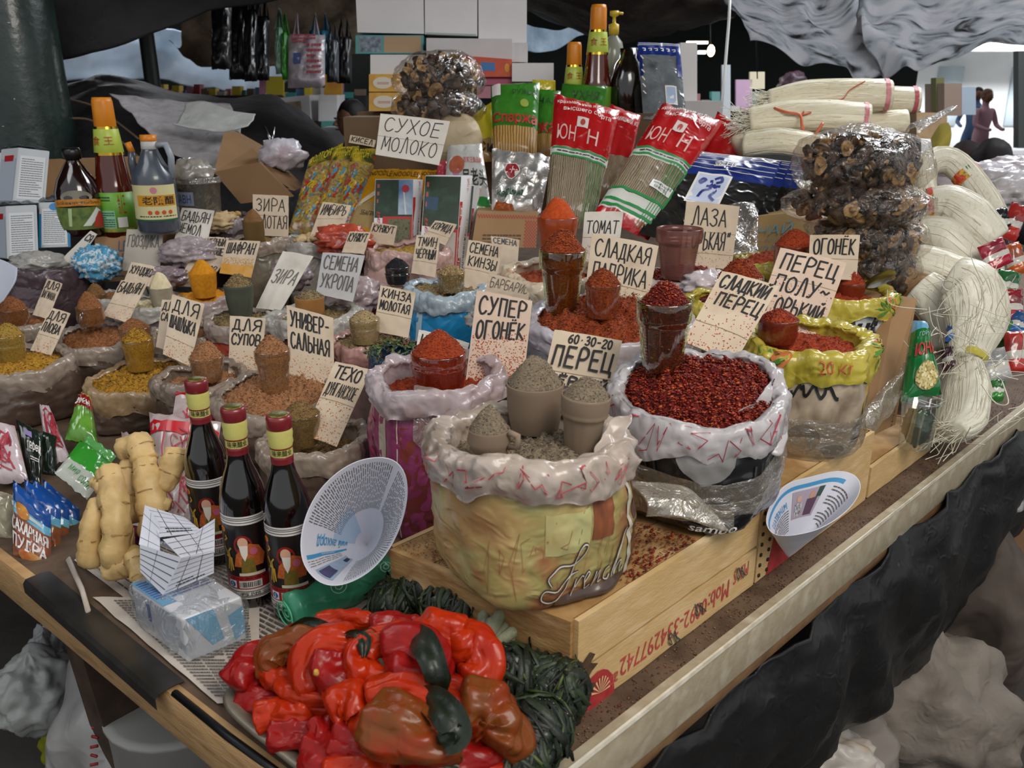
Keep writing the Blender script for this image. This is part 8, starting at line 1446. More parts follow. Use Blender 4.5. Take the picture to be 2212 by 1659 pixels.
for i, (u, v, d, rx, rz, m_, lab) in enumerate(((2110, 385, 2.5, .12, .045, PL('b4aeb4', ('c8c2ca', '8d8890'), ns=9, tr=.1), 'crumpled white plastic bag behind the looped skein'), (2190, 415, 2.4, .10, .06, PL('b9b4b8', ('cac6ca', '948e94'), ns=9, tr=.1), 'white plastic bag at the right frame edge with faint red print'), (2195, 362, 2.7, .09, .035, PL('c4bcc0', ('d4ced2', '9a9096'), ns=9, tr=.1), 'second white plastic bag at the right frame edge, further back'))):
 cc = at(u, v, d); b = B(); blob(cc, rx, rx*.8, rz, i + 3, .6, 9, 44, 30, b=b); b.done('plastic_bag', m_, None, loc=tuple(cc), label=lab, cat='bag')
# ---- small packets on the left front
PKW = K('b9a4a8', ('cdbfc4', 'b0505c'), ns=16, tr=0); RDB = K('b81420', '9a1018')
def sug(Q, t):
 rect(Q, 0, .68, 1, .74, M('c8d8e0', .4), t, 'white_band', .0012, 6, 1); disc(Q, .35, .72, .2, .1, M('a8401c', .5, c2='c8902a', ns=60), t, 'emblem', .0018)
 write(Q, ['САХАРНАЯ', 'ПУДРА'], t, .04, .98, .16, .6, .0035, .2, M('e6e2e0', .5), .05); disc(Q, .6, .1, .35, .12, M('b8541c', .5, c2='d8b06a', ns=50), t, 'pastry_print', .0014)
SB = K('16408a', '1c56a4'); SC = K('3a9cc4', '8ac4dc'); SGR = K('3c6a2c', ('8a4a2a', '24481f'), ns=26); SBR = K('7a4436', ('9c5c44', '5a3028'), ns=20)
pack('front blue packet of icing sugar with slanted white Cyrillic lettering', (28, 1036), (110, 1112), (110, 1238), (28, 1203), 1.34, 1.32, [(.62, SBR), (.76, SC), (1, SB)], .03, seed=60, deco=sug, wr=.003, name='sugar_packet', group='packets of icing sugar')
for i, (o_, lab) in enumerate(((22, 'second packet of icing sugar from the left, mostly hidden'), (40, 'third packet of icing sugar, showing its blue top and green side'), (62, 'rearmost packet of icing sugar, next to the ginger'))): pack(lab, (30 + o_, 1034), (110 + o_, 1092 + i*4), (108 + o_, 1222 - i*6), (40 + o_, 1200), 1.37 + .03*i, 1.35 + .03*i, [(.62, SGR), (.76, SC), (1, SB)], .025, seed=61 + i, wr=.003, name='sugar_packet', group='packets of icing sugar')
pack('black packet of ground pepper with white vertical lettering', (34, 905), (92, 935), (88, 1050), (60, 1040), 1.62, 1.56, [(1, K('1a1a1c', '1f2f22'))], .016, seed=70, name='spice_packet', deco=lambda Q, t: (print_(Q, 'перец', t, (.35, .5, .98, .68), TXW, h=.002, bold=.015), rect(Q, .3, .76, .6, .86, M('8a7ab0', .5), t, 'sticker', .0016, 2, 2), textlines(Q, .45, .9, .36, .44, 2, TXW, t, h=.0016)))
pack('second black spice packet behind the lettered one', (90, 930), (122, 942), (124, 1030), (92, 1020), 1.64, 1.6, [(1, K('18181a', '1f3a24'))], .014, seed=71, name='spice_packet')
def pinkd(Q, t): zb = B(); rn = random.Random(4); [ribbon(zb, Q, smooth_line([(rn.uniform(.1, .9), rn.uniform(.1, .9)) for _ in range(3)], 3), .003, (Q.w, Q.hh), .0016) for _ in range(8)]; zb.done('red_print', M('b03a48', .5), t, kind='stuff')
pack('pink and white film packet at the left frame edge', (-40, 905), (32, 920), (62, 1040), (-30, 1050), 1.58, 1.52, [(1, PKW)], .04, seed=72, deco=pinkd, wr=.005)
pack('pink-edged packet leaning behind the black spice packets', (84, 872), (108, 882), (152, 990), (104, 1010), 1.72, 1.62, [(1, PKW)], .03, seed=73, deco=pinkd, wr=.004)
pack('green packet with red header and white letters before the brown bags', (172, 852), (196, 858), (212, 960), (140, 950), 1.70, 1.62, [(.62, K('3c7a24', ('6aa03a', '1f4a18'), ns=14)), (.9, K('8a1c22')), (1, K('b8b43a'))], .04, seed=74, wr=.004, deco=lambda Q, t: print_(Q, 'ХРЕН', t, (.1, .66, .9, .78), TXW, h=.002, bold=.02))
pack('bright green and white packet lying tilted left of the ginger', (175, 950), (246, 1004), (188, 1080), (118, 1022), 1.45, 1.38, [(.42, K('b9bdb4', 'a4aaa0')), (1, K('3c9a34', '2c8428'))], .022, seed=75, wr=.003, deco=lambda Q, t: (print_(Q, 'мир', t, (.2, .15, .5, .3), M('2c8a34', .5), h=.002, shear=.3), print_(Q, 'соли', t, (.55, .1, .9, .25), M('2c8a34', .5), h=.002, shear=.3)))
pack('clear-edged green packet overlapping the tilted green one', (185, 940), (252, 985), (232, 1010), (178, 975), 1.50, 1.47, [(1, K('2f8f2c', '8ab88a'))], .012, seed=76, wr=.003)
def redh(Q, t): rect(Q, .0, .8, 1, .90, M('c01420', .35, coat=.4), t, 'red_band', .0016, 10, 1); print_(Q, 'СУШИ', t, (.35, .66, .9, .78), M('b04a54', .5), h=.0025); pinkd(Q, t)
pack('large clear packet with red band behind the ginger and bottles', (322, 890), (478, 912), (440, 1180), (345, 1160), 1.50, 1.38, [(1, K('a8908c', ('bfaeac', '8a6a66'), ns=8))], .05, seed=77, deco=redh, wr=.005)
pack('second clear packet with red stripe rising behind the first vinegar bottle', (382, 838), (480, 905), (470, 1000), (368, 930), 1.62, 1.52, [(.8, K('a08884', ('b9a8a6', '8a6a66'), ns=8)), (.93, RDB), (1, K('a8a0a0'))], .03, seed=78, wr=.004, deco=pinkd)
pack('red-striped packet edge to the left of the large clear packet', (262, 932), (320, 950), (330, 1040), (270, 1020), 1.56, 1.5, [(1, K('8d7470', ('a8928e', '9a3038'), ns=12))], .02, seed=79, wr=.004)
pack('clear packet of pale noodles at the left frame edge', (-40, 1050), (30, 1070), (40, 1180), (-40, 1150), 1.42, 1.38, [(1, M('8d8470', .3, c2=('a39a80', '5c5546'), ns=14, dist=2, coat=.7, crease=12))], .04, seed=80, wr=.004)
# ================================================================ BEHIND THE TABLE
def solid(label, q, d, dep, mat, name='carton', cat='box', group=None, dB=None, side=None, deco=None):
 P = quad(*q, d, dB or d); o_ = V(0, dep, 0); b = B(); b.hexa([P(0, 0), P(1, 0), P(1, 0)+o_, P(0, 0)+o_, P(0, 1), P(1, 1), P(1, 1)+o_, P(0, 1)+o_])
 if deco: t = thing(name, label, cat, tuple(P.base), group); b.done('carton_body', mat, t, smooth=0); deco(P, t); return t
 return b.done(name, mat, None, loc=tuple(P.base), smooth=0, label=label, cat=cat, group=group)
CW = M('cfcccc', .6, c2='bebaba', ns=3); CW2 = M('bdbaba', .6, c2='a8a4a4', ns=4); YBX = M('b5812a', .5, c2=('c99a3a', '9a6420'), ns=14)
T_ = lambda a, b_, c, d: ((a, b_), (c, b_), (c, d), (a, d))
solid('left of three big white cartons stacked at the top centre', ((766, -60), (914, -60), (916, 73), (772, 70)), 3.4, .4, CW); solid('middle of the three big white cartons at the top centre', ((917, -60), (1031, -60), (1031, 78), (918, 74)), 3.4, .4, CW, deco=lambda P, t: (rect(P, .02, .0, .98, .03, M('8e9c9a', .5), t, 'tape', nu=2, nv=1)))
solid('right of the three big white cartons, reaching lower', ((1033, -60), (1138, -60), (1138, 134), (1034, 132)), 3.4, .4, CW, deco=lambda P, t: rect(P, .0, .0, 1, .04, M('a8505a', .6), t, 'red_edge', nu=2, nv=1))
solid('open teal-edged carton with brown inside under the left white carton', T_(768, 76, 914, 116), 3.38, .3, M('4c8a88', .6), deco=lambda P, t: (rect(P, .05, .1, .38, .92, M('3a4250', .6, c2='8a94a0', ns=60), t, 'printed_side', nu=2, nv=2), rect(P, .42, .06, .97, .95, M('a08468', .8), t, 'inner_flap', nu=2, nv=2)))
solid('long white carton lying under the middle white cartons', ((921, 82), (1106, 84), (1106, 128), (921, 122)), 3.32, .35, CW2); solid('white carton above the left pair of mushroom bags', T_(800, 118, 918, 160), 3.34, .35, CW)
solid('small white carton right of the red patterned box', T_(1106, 136, 1196, 176), 3.25, .3, CW); solid('white carton with ribs under the right white carton', T_(1106, 92, 1140, 134), 3.36, .2, CW2)
solid('red patterned box with blue label behind the mushroom bags', ((998, 120), (1106, 128), (1106, 166), (998, 166)), 3.28, .3, M('b0402c', .5, c2='c4582e', ns=20), deco=lambda P, t: (rect(P, .38, .3, .66, .75, M('3a6aa0', .5), t, 'blue_label', nu=2, nv=2), [disc(P, .1 + i*.2, .5, .05, .25, M('c8862c', .5), t, 'printed_swirl', n=10) for i in (0, 1, 4)]))
solid('pink box under the red patterned box', T_(1046, 166, 1106, 184), 3.3, .3, M('a8506a', .6)); solid('second pink box with pale stripe further down', T_(1030, 186, 1060, 212), 3.3, .3, M('b07884', .6))
for i, (a, c, y0, y1) in enumerate(((797, 868, 160, 198), (797, 874, 200, 240))): solid('%s yellow printed box left of the mushroom bags' % ('upper', 'lower')[i], T_(a, y0, c, y1), 3.3, .3, YBX, deco=lambda P, t: (disc(P, .42, .5, .3, .34, M('c8c0b0', .5), t, 'printed_oval'), textlines(P, .25, .6, .4, .55, 2, M('b85a4a', .5), t, h=.0012)))
solid('brown carton left under the yellow printed boxes', T_(772, 242, 834, 300), 3.35, .3, M('6a5138', .8)); solid('dark cardboard shelf edge below the stacked cartons', T_(768, 300, 900, 420), 3.4, .3, M('4c3a2a', .8))
solid('white carton behind the blue-bordered clear packets', T_(1470, 92, 1506, 236), 3.3, .2, CW); solid('white carton behind the red packets', T_(1480, 218, 1560, 300), 3.2, .2, CW2)
sheet([[(120, 190, 4.2), (250, 166, 4.3), (420, 205, 4.3), (600, 215, 4.2), (700, 270, 4.0), (770, 350, 3.9)], [(120, 240, 3.7), (260, 215, 3.7), (430, 240, 3.7), (600, 260, 3.7), (720, 330, 3.6), (790, 420, 3.5)], [(110, 420, 3.3), (260, 400, 3.3), (430, 420, 3.2), (600, 460, 3.1), (720, 500, 3.1), (790, 520, 3.1)], [(110, 640, 3.1), (260, 640, 3.1), (430, 640, 3.1), (600, 640, 3.1), (720, 640, 3.1), (790, 640, 3.1)]],
 'tarpaulin', M('211f21', .6, c2=('302d2f', '151416'), ns=4, bump=.5, bs=20), wr=.03, ws=4, label='black tarpaulin draped over the heap behind the sauce bottle and jug', cat='tarpaulin', nu=50, nv=40)
for i, (q, lab) in enumerate(((((140, 212, 3.6), (200, 228, 3.6), (235, 250, 3.55), (300, 300, 3.4)), 'upper rope'), (((145, 256, 3.5), (190, 258, 3.5), (232, 280, 3.45), (300, 340, 3.35)), 'lower rope'))): b = B(); b.tube([Vector(x) for x in smooth_line([tuple(at(u, v, d - .12)) for u, v, d in q], 5)], .0045, 6); b.done('rope', M('6e5a48', .8), None, loc=tuple(at(*q[0])), label='%s lying over the black tarpaulin behind the sauce bottle' % lab, cat='rope')
sheet([[(238, 202, 3.45), (320, 212, 3.5), (400, 216, 3.5), (500, 222, 3.5)], [(290, 250, 3.3), (360, 262, 3.3), (430, 280, 3.25), (520, 290, 3.25)], [(340, 310, 3.15), (400, 320, 3.12), (440, 330, 3.1), (500, 330, 3.1)], [(400, 340, 3.05), (430, 362, 3.02), (455, 374, 3.0), (478, 360, 3.0)]],
 'sacking', M('9d9a9c', .75, c2=('b4b0b2', '868286'), ns=12, bump=.5, bs=60, crease=7), wr=.012, ws=8, label='white woven sacking laid down the black tarpaulin', cat='cloth', nu=40, nv=40)
sheet([[(400, 222, 3.25), (440, 218, 3.25), (500, 240, 3.2), (550, 248, 3.2)], [(385, 262, 3.15), (440, 266, 3.12), (500, 268, 3.12), (545, 262, 3.12)], [(372, 266, 3.1), (420, 276, 3.08), (480, 282, 3.05), (535, 272, 3.08)]], 'newspaper', M('a9aaa6', .7, c2=('b8b9b4', '4f8f86'), ns=16, lo=.45, hi=.75), wr=.006, ws=9, label='folded newspaper with green print on the white sacking', cat='newspaper')
P = quad((484, 288), (560, 300), (636, 408), (466, 368), 2.95, 2.75, 2.95, 2.7); solid('crushed brown cardboard box with dark triangular opening beneath the newspaper', ((484, 286), (545, 320), (636, 412), (462, 372)), 2.95, .14, M('8a6a48', .8, c2='765838', ns=5), 'cardboard_box', dB=2.72, deco=lambda P, t: shape(P, [(.3, .02), (.95, .02), (.72, .4)], M('0c0a09', .9), t, 'opening_shade', .002))  # flat black patch painted as the shade inside the opening
solid('dark flap face of the crushed cardboard box', ((462, 372), (560, 350), (632, 425), (520, 440)), 2.72, .02, M('77593a', .8), 'cardboard_flap', dB=2.64)
b = B(); cc = at(610, 335, 2.86); blob(cc, .075, .05, .05, 7, .6, 8, b=b); b.done('plastic_bag', PL('b0acb4', ('c6c2ca', 'a07880'), ns=9, tr=.1), None, loc=tuple(cc), label='white plastic bag with pink print under the scissors', cat='bag')
t = thing('scissors', 'silver scissors standing handles-down in the white plastic bag', 'scissors', tuple(at(590, 320, 2.85)))
for e in (-1, 1): b = B(); b.tube([at(590 - e*2, 318, 2.84), at(580 + e*11 + 2, 272 + (e > 0)*2, 2.84)], [.007, .003], 6, sq=.4); b.done('blade', M('9c9c9e', .25, m=1), t)
def hang(u0, u1, v0, v1, d, mat, lab, top=None, seed=1):
 t = thing('hanging_bag', lab, 'bag', tuple(at((u0+u1)/2, v1, d))); m_ = (u0+u1)/2; h_ = v1 - v0
 P = quad((u0, v0 + h_*.28), (u1, v0 + h_*.28), (u1, v1), (u0, v1), d, d); b = pillow(P, .08, 12, None, 0, .01, seed); b.done('bag_body', mat, t)
 b = B()
 for e in (-1, 1): x = m_ + e*(u1-u0)*.28; b.tube([at(x - 4, v0 + h_*.33, d), at(x - e*3, v0, d), at(x + 6, v0 + h_*.33, d)], .012, 6, sq=.4)
 b.done('bag_handles', mat, t); return P, t
BK = M('0b0b0d', .35, c2='17171b', ns=8, crease=5, coat=.3)
for u0, u1, v0, v1, d, lab in ((457, 500, -60, 150, 4.5, 'leftmost black shopping bag hanging from the stall roof'), (495, 535, -50, 172, 4.7, 'second black shopping bag hanging from the stall roof'), (528, 556, -40, 176, 4.6, 'third black shopping bag hanging from the stall roof'), (550, 582, -20, 174, 4.8, 'rightmost black shopping bag hanging from the stall roof')): hang(u0, u1, v0, v1, d, BK, lab, seed=u0)
hang(596, 612, 20, 160, 4.6, M('4a7a5a', .4, c2='8a9a90', ns=9), 'narrow green-grey bag hanging right of the black bags'); hang(610, 622, 30, 172, 4.6, M('2c7a20', .4), 'narrow bright green bag hanging beside the white bag')
P, t = hang(622, 702, 30, 190, 4.6, M('8c8288', .35, c2=('a59ca2', '7a6a70'), ns=8, crease=5, coat=.4), 'white plastic carrier bag with red and blue print hanging in the stall behind'); textlines(P, .15, .8, .78, .95, 3, M('a03a48', .5), t, h=.05, fill=.6); rect(P, .2, .4, .4, .6, M('3a4a80', .5), t, 'blue_print', .045, 2, 2); textlines(P, .55, .95, .2, .8, 6, M('a03a48', .5), t, h=.045, fill=.5)
hang(668, 716, 30, 160, 4.9, M('14607c', .4, c2='0d4c66', ns=8, crease=6), 'teal plastic bag hanging behind the white carrier bag'); hang(706, 732, 50, 178, 4.8, M('3a3e44', .4, c2='52565c', ns=8), 'smoky grey bag hanging next to the teal bag'); hang(728, 760, 40, 180, 5, M('1a1a1e', .4), 'dark bag hanging left of the white cartons')
GB = [('a8a4a6', 'white'), ('3c8a74', 'green'), ('b8a02c', 'yellow'), ('8a3a40', 'red'), ('4a6a94', 'blue'), ('6a5a4c', 'brown'), ('9c6a80', 'pink'), ('2f7a78', 'teal')]
rn = random.Random(21); n = 0
def goods(lab, x0, x1, v, d, hmin, hmax, step, grp, mats=GB):
 u = x0
 while u < x1:
  c1, nm = rn.choice(mats); w_ = rn.uniform(step*.5, step); h_ = rn.uniform(hmin, hmax)
  solid('small %s packet on %s' % (nm, lab), T_(u, v - h_, u + w_, v), d + rn.uniform(0, .15), .1, M(c1, .5), 'goods_packet', 'packet', grp + ', ' + nm); u += w_ + rn.uniform(1, 4)
solid('long dark counter of the stall behind at the left', T_(100, 206, 790, 420), 7, .8, M('1a1a1a', .8), 'stall_counter', 'counter')
goods('the far left counter under the pale blue sheet', 150, 560, 206, 7.1, 8, 24, 18, 'packets on the far left counter')
goods('the stall counter behind the black heap', 560, 770, 212, 6.9, 10, 40, 22, 'packets on the middle stall counter')
solid('white carton holding pale eggs-like goods behind the black heap', ((600, 212), (668, 205), (672, 262), (606, 262)), 6.2, .4, CW2, deco=lambda P, t: rect(P, .12, .1, .72, .8, M('6a5a44', .7, c2='a89c84', ns=12), t, 'tray_of_goods', nu=2, nv=2))
solid('white packets stacked beside the pale goods carton', T_(688, 204, 728, 262), 6.2, .3, CW, 'goods_packet', 'packet'); solid('teal and white box under the stacked white packets', T_(694, 262, 734, 274), 6.1, .3, M('5a9a94', .5), 'goods_packet', 'packet'); solid('white counter panel with red edge behind the black heap', T_(690, 276, 790, 420), 5.4, .3, M('8c8a8c', .6), 'counter_panel', 'panel')
for u0, v0, u1, v1, c1, nm in ((700, 160, 738, 205, 'b5962a', 'yellow and red poster hanging left of the white cartons'), (575, 165, 612, 205, 'a8962a', 'yellow packets hung below the black bags'), (236, 172, 258, 200, 'c8b02c', 'yellow bag hung on the dark post'), (1620, 155, 1652, 192, 'b8ac90', 'cream calendar sheet on the dark green wall'), (1590, 172, 1625, 230, 'a07c98', 'pink and white packet hung in the stall behind the noodles'), (1560, 140, 1578, 260, '9aa0a4', 'pale hanging sachets right of the white cable')): solid(nm, T_(u0, v0, u1, v1), 6, .03, M(c1, .5, c2='a83a2c' if c1[0] == 'b' and c1[1] == '5' else None, ns=8), 'hanging_packet', 'packet')
solid('dark stall counter far behind the noodle bundles', T_(1480, 240, 1990, 420), 8, .8, M('1c1a18', .8), 'stall_counter', 'counter'); goods('the right stall counter behind the noodle bundles', 1500, 1980, 240, 7.8, 10, 44, 24, 'packets on the right stall counter')
solid('tall brown carton standing before the bright doorway', T_(2040, 180, 2078, 250), 6, .3, M('6e5c50', .8)); solid('tall grey carton standing before the bright doorway', T_(2078, 188, 2108, 248), 6.2, .3, M('7c8894', .7)); solid('small wooden stool before the bright doorway', T_(1980, 244, 2046, 300), 6, .3, M('8a6f4c', .7, c2='6c5436', ns=9), 'stool', 'stool')
solid('dark cabinet at the right frame edge', T_(2200, 110, 2320, 320), 5.5, .06, M('1c211e', .6), 'cabinet', 'cabinet'); solid('dark coloured coat on a stand in front of the doorway', T_(2022, 168, 2040, 240), 6.1, .08, M('4a4a20', .8), 'coat', 'coat')
b = B(); cc = at(1712, 182, 6.5); blob(cc, .11, .09, .09, 3, .3, b=b); b.done('melon', M('4c2f3c', .5, c2='2f1f2a', ns=6), None, loc=tuple(cc), label='dark purple rounded bag hanging over the right stall', cat='bag')
SKIN = M('8a5f48', .6); HAIR = M('17110f', .6)
def person(label, u, v, d, h, cloth, hair='17110f', turn=0, lean=0, slim=1):
 """standing or seated figure: u,v = centre of the head; h = height of the head top above the floor of the figure"""
 c = at(u, v, d); zf = max(0, c.z - h); t = thing('person', label, 'person', (c.x, c.y, zf)); R = Matrix.Rotation(turn, 3, 'Z'); H = h
 def w_(x, y, z): q = R @ V(x, y, 0); return V(c.x + q.x, c.y + q.y, zf + z)
 hp = H*.52; pts = {'p': (0, 0, hp, .15), 'w': (0, -lean*.3, H*.60, .125), 'c': (0, -lean*.7, H*.72, .15), 'n': (0, -lean, H*.835, .058), 'h0': (0, -lean, H*.875, .07), 'h': (0, -lean - .01, H*.925, .088), 'h2': (0, -lean - .005, H*.965, .075)}
 E = [('p', 'w'), ('w', 'c'), ('c', 'n'), ('n', 'h0'), ('h0', 'h'), ('h', 'h2')]
 for s in (-1, 1):
  k_ = 'l' if s < 0 else 'r'; pts.update({k_+'s': (s*.18, -lean*.75, H*.79, .062), k_+'e': (s*.25, -lean*.7 - .06, H*.64, .045), k_+'w': (s*.17, -lean*.8 - .24, H*.60, .030), k_+'hd': (s*.14, -lean*.8 - .31, H*.60, .034), k_+'hip': (s*.09, 0, hp - .04, .095), k_+'k': (s*.11, -.06, H*.28, .062), k_+'a': (s*.11, 0, .07, .042), k_+'t': (s*.12, -.14, .035, .036)})
  E += [('c', k_+'s'), (k_+'s', k_+'e'), (k_+'e', k_+'w'), (k_+'w', k_+'hd'), ('p', k_+'hip'), (k_+'hip', k_+'k'), (k_+'k', k_+'a'), (k_+'a', k_+'t')]
 ks = list(pts); me = bpy.data.meshes.new('body'); o0 = V(c.x, c.y, zf); me.from_pydata([tuple(w_(*pts[q][:3]) - o0) for q in ks], [(ks.index(a), ks.index(b_)) for a, b_ in E], []); o = bpy.data.objects.new('body', me); sc.collection.objects.link(o); o.parent = t
 m = o.modifiers.new('skin', 'SKIN'); m.use_smooth_shade = True
 for i, q in enumerate(ks): me.skin_vertices[0].data[i].radius = (pts[q][3]*slim*(.9), pts[q][3]*slim*(.75 if q in 'pwc' else .9)); me.skin_vertices[0].data[i].use_root = q == 'p'
 o.modifiers.new('sub', 'SUBSURF').levels = 2; o.modifiers['sub'].render_levels = 2; me.materials.append(cloth)
 hc = w_(0, -lean - .012, H*.915); b = B(); blob(hc, .082, .092, .105, 1, .03, b=b, n=20, m=14)
 f = R @ V(0, -1, 0); sd = R @ V(1, 0, 0); b.tube([hc + f*.088 + V(0, 0, .01), hc + f*.108 - V(0, 0, .022), hc + f*.09 - V(0, 0, .03)], [.008, .014, .006], 6)
 for s in (-1, 1): b.lathe([(.004, -.02), (.012, -.012), (.014, .01), (.004, .02)], hc + sd*s*.084, 8)
 b.done('head', SKIN, t); b = B()
 for s in (-1, 1): blob(hc + f*.085 + sd*s*.032 + V(0, 0, .015), .009, .006, .006, 1, 0, b=b, n=8, m=6)
 b.tube([hc + f*.09 - V(0, 0, .05) + sd*q for q in (-.022, 0, .022)], .004, 5); b.done('eyes_and_mouth', M('2a1512', .5), t, kind='stuff')
 b = B(); blob(hc - f*.016 + V(0, 0, .026), .09, .095, .1, 4, .12, b=b, n=22, m=16); b.done('hair', M(hair, .7), t); return t
person('seated person with short black hair in dark clothes below the hanging black bags', 592, 196, 6.4, 1.5, M('1c1c22', .8), turn=.6)
person('person with black hair seen from behind, far left of the hanging bags', 470, 212, 7.6, 1.35, M('5a2424', .8), turn=PI)
person('person in grey hooded top leaning at the far stall by the green goods', 396, 205, 8, 1.3, M('4c4a48', .8), '5a5550', turn=1.5)
person('person in dark jacket looking sideways beside the stack of white cartons', 758, 215, 5.2, 1.45, M('101014', .8), turn=-.9)
person('person with dark hair and navy jacket bending over goods at the right', 2090, 312, 4.2, 1.15, M('14161f', .85), turn=1.8, lean=.16, slim=1.2)
person('person in maroon coat bending over with a fur collar, right background', 2165, 318, 4.4, 1.1, M('331b1c', .85), '3a2c2a', turn=-1.6, lean=.18, slim=1.25)
person('pedestrian in pale pink top on the bright street', 2134, 196, 14, 1.62, M('c79aa6', .8), '6a4a3a', turn=.4); person('pedestrian in a blue shirt on the bright street', 2112, 205, 15, 1.66, M('6a8ab4', .8), turn=-.6)
sheet([[(2012, 300, 4.0), (2030, 268, 4.0), (2050, 262, 4.0)], [(2018, 330, 3.9), (2036, 300, 3.9), (2056, 280, 3.9)], [(2022, 345, 3.9), (2040, 330, 3.9), (2052, 310, 3.9)]], 'scarf', M('a8983a', .8), wr=.01, label='yellow scarf over the navy jacket of the bending person', cat='scarf')
# ================================================================ UNDER THE TABLE
BT = M('09090a', .45, c2=('141415', '060607'), ns=7, crease=11)
e = lambda s, z=TZ - .04, o_=.02: V(*(K0 + RD*s + RN*o_)[:2], z)
sheet([[e(x, TZ - .083, .016) for x in (.05, .4, .8)] + [e(1.2, TZ - .06, .02), e(1.8, TZ - .03, .02), e(2.6, TZ - .02, .02)], [e(.08, .66, .02), e(.42, .66, .025), e(.8, .64, .05), e(1.2, .64, .05), e(1.8, .66, .05), e(2.6, .66, .04)], [e(.1, .54, .0), e(.45, .52, .03), e(.85, .50, .04), e(1.25, .48, .04), e(1.7, .45, .02), e(2.4, .5, .0)], [e(.1, .40, .0), e(.5, .42, .0), e(.9, .40, .02), e(1.2, .36, .02), e(1.6, .3, -.03), e(2.3, .3, -.05)], [e(.1, .28, -.15), e(.5, .30, -.15), e(.9, .28, -.15), e(1.2, .24, -.15), e(1.6, .2, -.1), e(2.3, .3, -.2)]],
 'tarpaulin', BT, wr=.018, ws=11, fold=((.7, -.7, 0), 44, .009), label='black plastic sheet hanging from the right table edge', cat='tarpaulin', nu=80, nv=60)
SK = M('665e55', .7, c2=('857b70', '4c443c'), ns=6, crease=9, bump=.4, bs=140)
def lump(name, lab, u, v, d, rx, ry, rz, mat, seed, amp=.5, sc_=5, cat='sack', rot=0): cc = at(u, v, d); b = B(); blob(cc, rx, ry, rz, seed, amp, sc_, 60, 44, rot=rot, b=b); return b.done(name, mat, None, loc=(cc.x, cc.y, cc.z - rz), label=lab, cat=cat)
lump('woven_sack', 'large beige woven sack bulging on the floor at the lower right', 1950, 1510, 1.95, .22, .18, .17, SK, 3, .5, 7, rot=-.5)
lump('woven_sack', 'flatter greyish woven sack spread at the bottom right by the yellow bag', 1700, 1590, 1.75, .20, .18, .12, M('736a62', .7, c2=('857c74', '554c45'), ns=9, crease=4), 5, .4, 5)
lump('woven_sack', 'dull brown sack leaning behind the large beige sack', 2080, 1310, 2.25, .14, .2, .27, M('4a4038', .8, c2=('5c5148', '352d27'), ns=6, crease=4), 8, .36, 5)
lump('plastic_bag', 'bright yellow plastic bag cut by the bottom frame edge', 1640, 1650, 1.5, .075, .06, .045, M('b5a812', .35, c2=('c8bc20', '8c8210'), ns=8, crease=8, coat=.4), 4, .5, 7, 'bag')
lump('plastic_bag', 'white and orange-yellow printed bag with dark blue lettering at the bottom', 1785, 1640, 1.6, .09, .07, .05, M('a8a098', .4, c2=('bdb6ae', 'c8941c'), ns=7, crease=8), 6, .45, 7, 'bag')
lump('plastic_bag', 'white plastic bag wedged between table edge and the tan carton', 2130, 1060, 2.1, .10, .08, .06, PL('a5a3a4', ('c2c0c2', '7c7a7c'), ns=8, tr=.1), 7, .5, 8, 'bag')
solid('tan carton with red and green vegetable print below the white bag', ((2040, 1110), (2150, 1015), (2190, 1120), (2080, 1290)), 2.25, .3, M('9c7c5c', .8, c2='8a6a4c', ns=5), 'cardboard_box', dB=2.3, deco=lambda P, t: (shape(P, [(.45, .1), (.6, .1), (.75, .7), (.66, .72)], M('9a3034', .6), t, 'printed_pepper'), shape(P, [(.72, .05), (.88, .1), (.92, .5), (.82, .55)], M('2c6a4a', .6), t, 'printed_cucumber')))
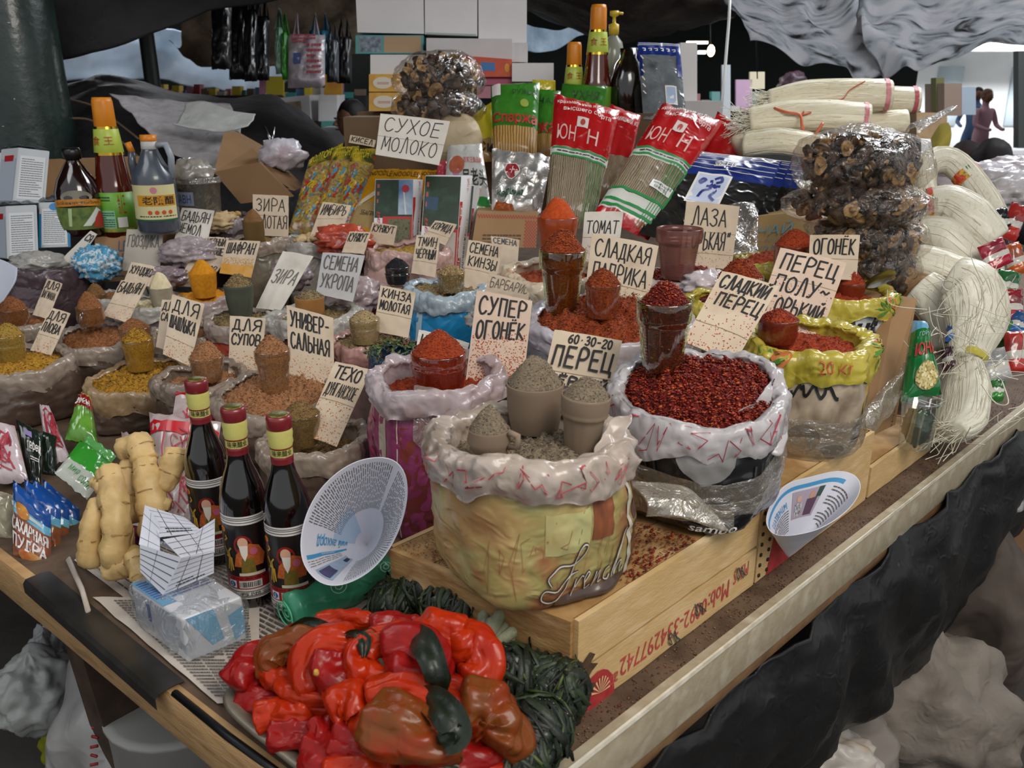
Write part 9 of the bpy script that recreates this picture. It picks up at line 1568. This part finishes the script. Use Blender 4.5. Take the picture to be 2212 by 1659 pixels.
solid('brown carton with green sprout print at the right frame edge', ((2165, 1130), (2290, 1120), (2290, 1300), (2160, 1310)), 2.5, .4, M('8c6a48', .8, c2='7a5a3c', ns=5), 'cardboard_box', deco=lambda P, t: [shape(P, [(.1 + .1*i, .5), (.16 + .1*i, .6 + .1*(i % 2)), (.2 + .1*i, .5)], M('3a7a5a', .6), t, 'printed_leaf') for i in range(3)])
solid('upper brown carton at the right frame edge below the table end', ((2150, 985), (2300, 960), (2300, 1115), (2180, 1120)), 2.6, .4, M('8f6e4c', .8, c2='7d5e40', ns=5), 'cardboard_box')
lump('plastic_bag', 'pale green-white plastic bag with red print on the floor at the lower left', 78, 1495, 1.85, .085, .08, .085, M('a4a6a2', .4, c2=('b4b6b2', '868a86'), ns=6, crease=8, coat=.4), 2, .42, 7, 'bag'); lump('plastic_bag', 'white bag leaning on the table leg', 108, 1440, 1.95, .04, .04, .09, M('9c9c9e', .4, c2='b0b0b2', ns=6, crease=8), 3, .4, 7, 'bag')
lump('plastic_bag', 'bright yellow-green bag behind the table leg', 150, 1600, 1.9, .055, .05, .07, M('8f9414', .4, c2='7a8010', ns=6, crease=8), 5, .42, 7, 'bag')
t = lump('plastic_sack', 'large cloudy white plastic sack with red stitching under the front beam', 300, 1600, 1.5, .145, .13, .19, PL('8f8c8a', ('a6a4a2', '737070'), ns=6, crease=6), 8, .25, 4)
b = B(); cc = at(300, 1600, 1.5)
for i in range(26): z = .15 - i*.013; b.box(cc + V(-.005, -.137*math.sqrt(max(.1, 1 - (z/.19)**2)) - .008, z), .006, .0015, .0018, rz=.3*(-1)**i)
b.done('stitching', M('a02c30', .6), None, loc=tuple(cc), label='red cross stitching down the cloudy white plastic sack', cat='stitching', kind='stuff')
b = B(); cc = at(405, 1640, 1.42); b.lathe([(.10, -.2), (.11, .11), (.114, .112), (.114, .12), (.1, .121)], cc, 40, fn=lambda a, i: 1 + .004*math.cos(a*60)); b.done('bucket', M('a4a29e', .5, c2='b0aeaa', ns=8), None, loc=(cc.x, cc.y, cc.z - .2), label='ribbed white tub beneath the front beam', cat='bucket')
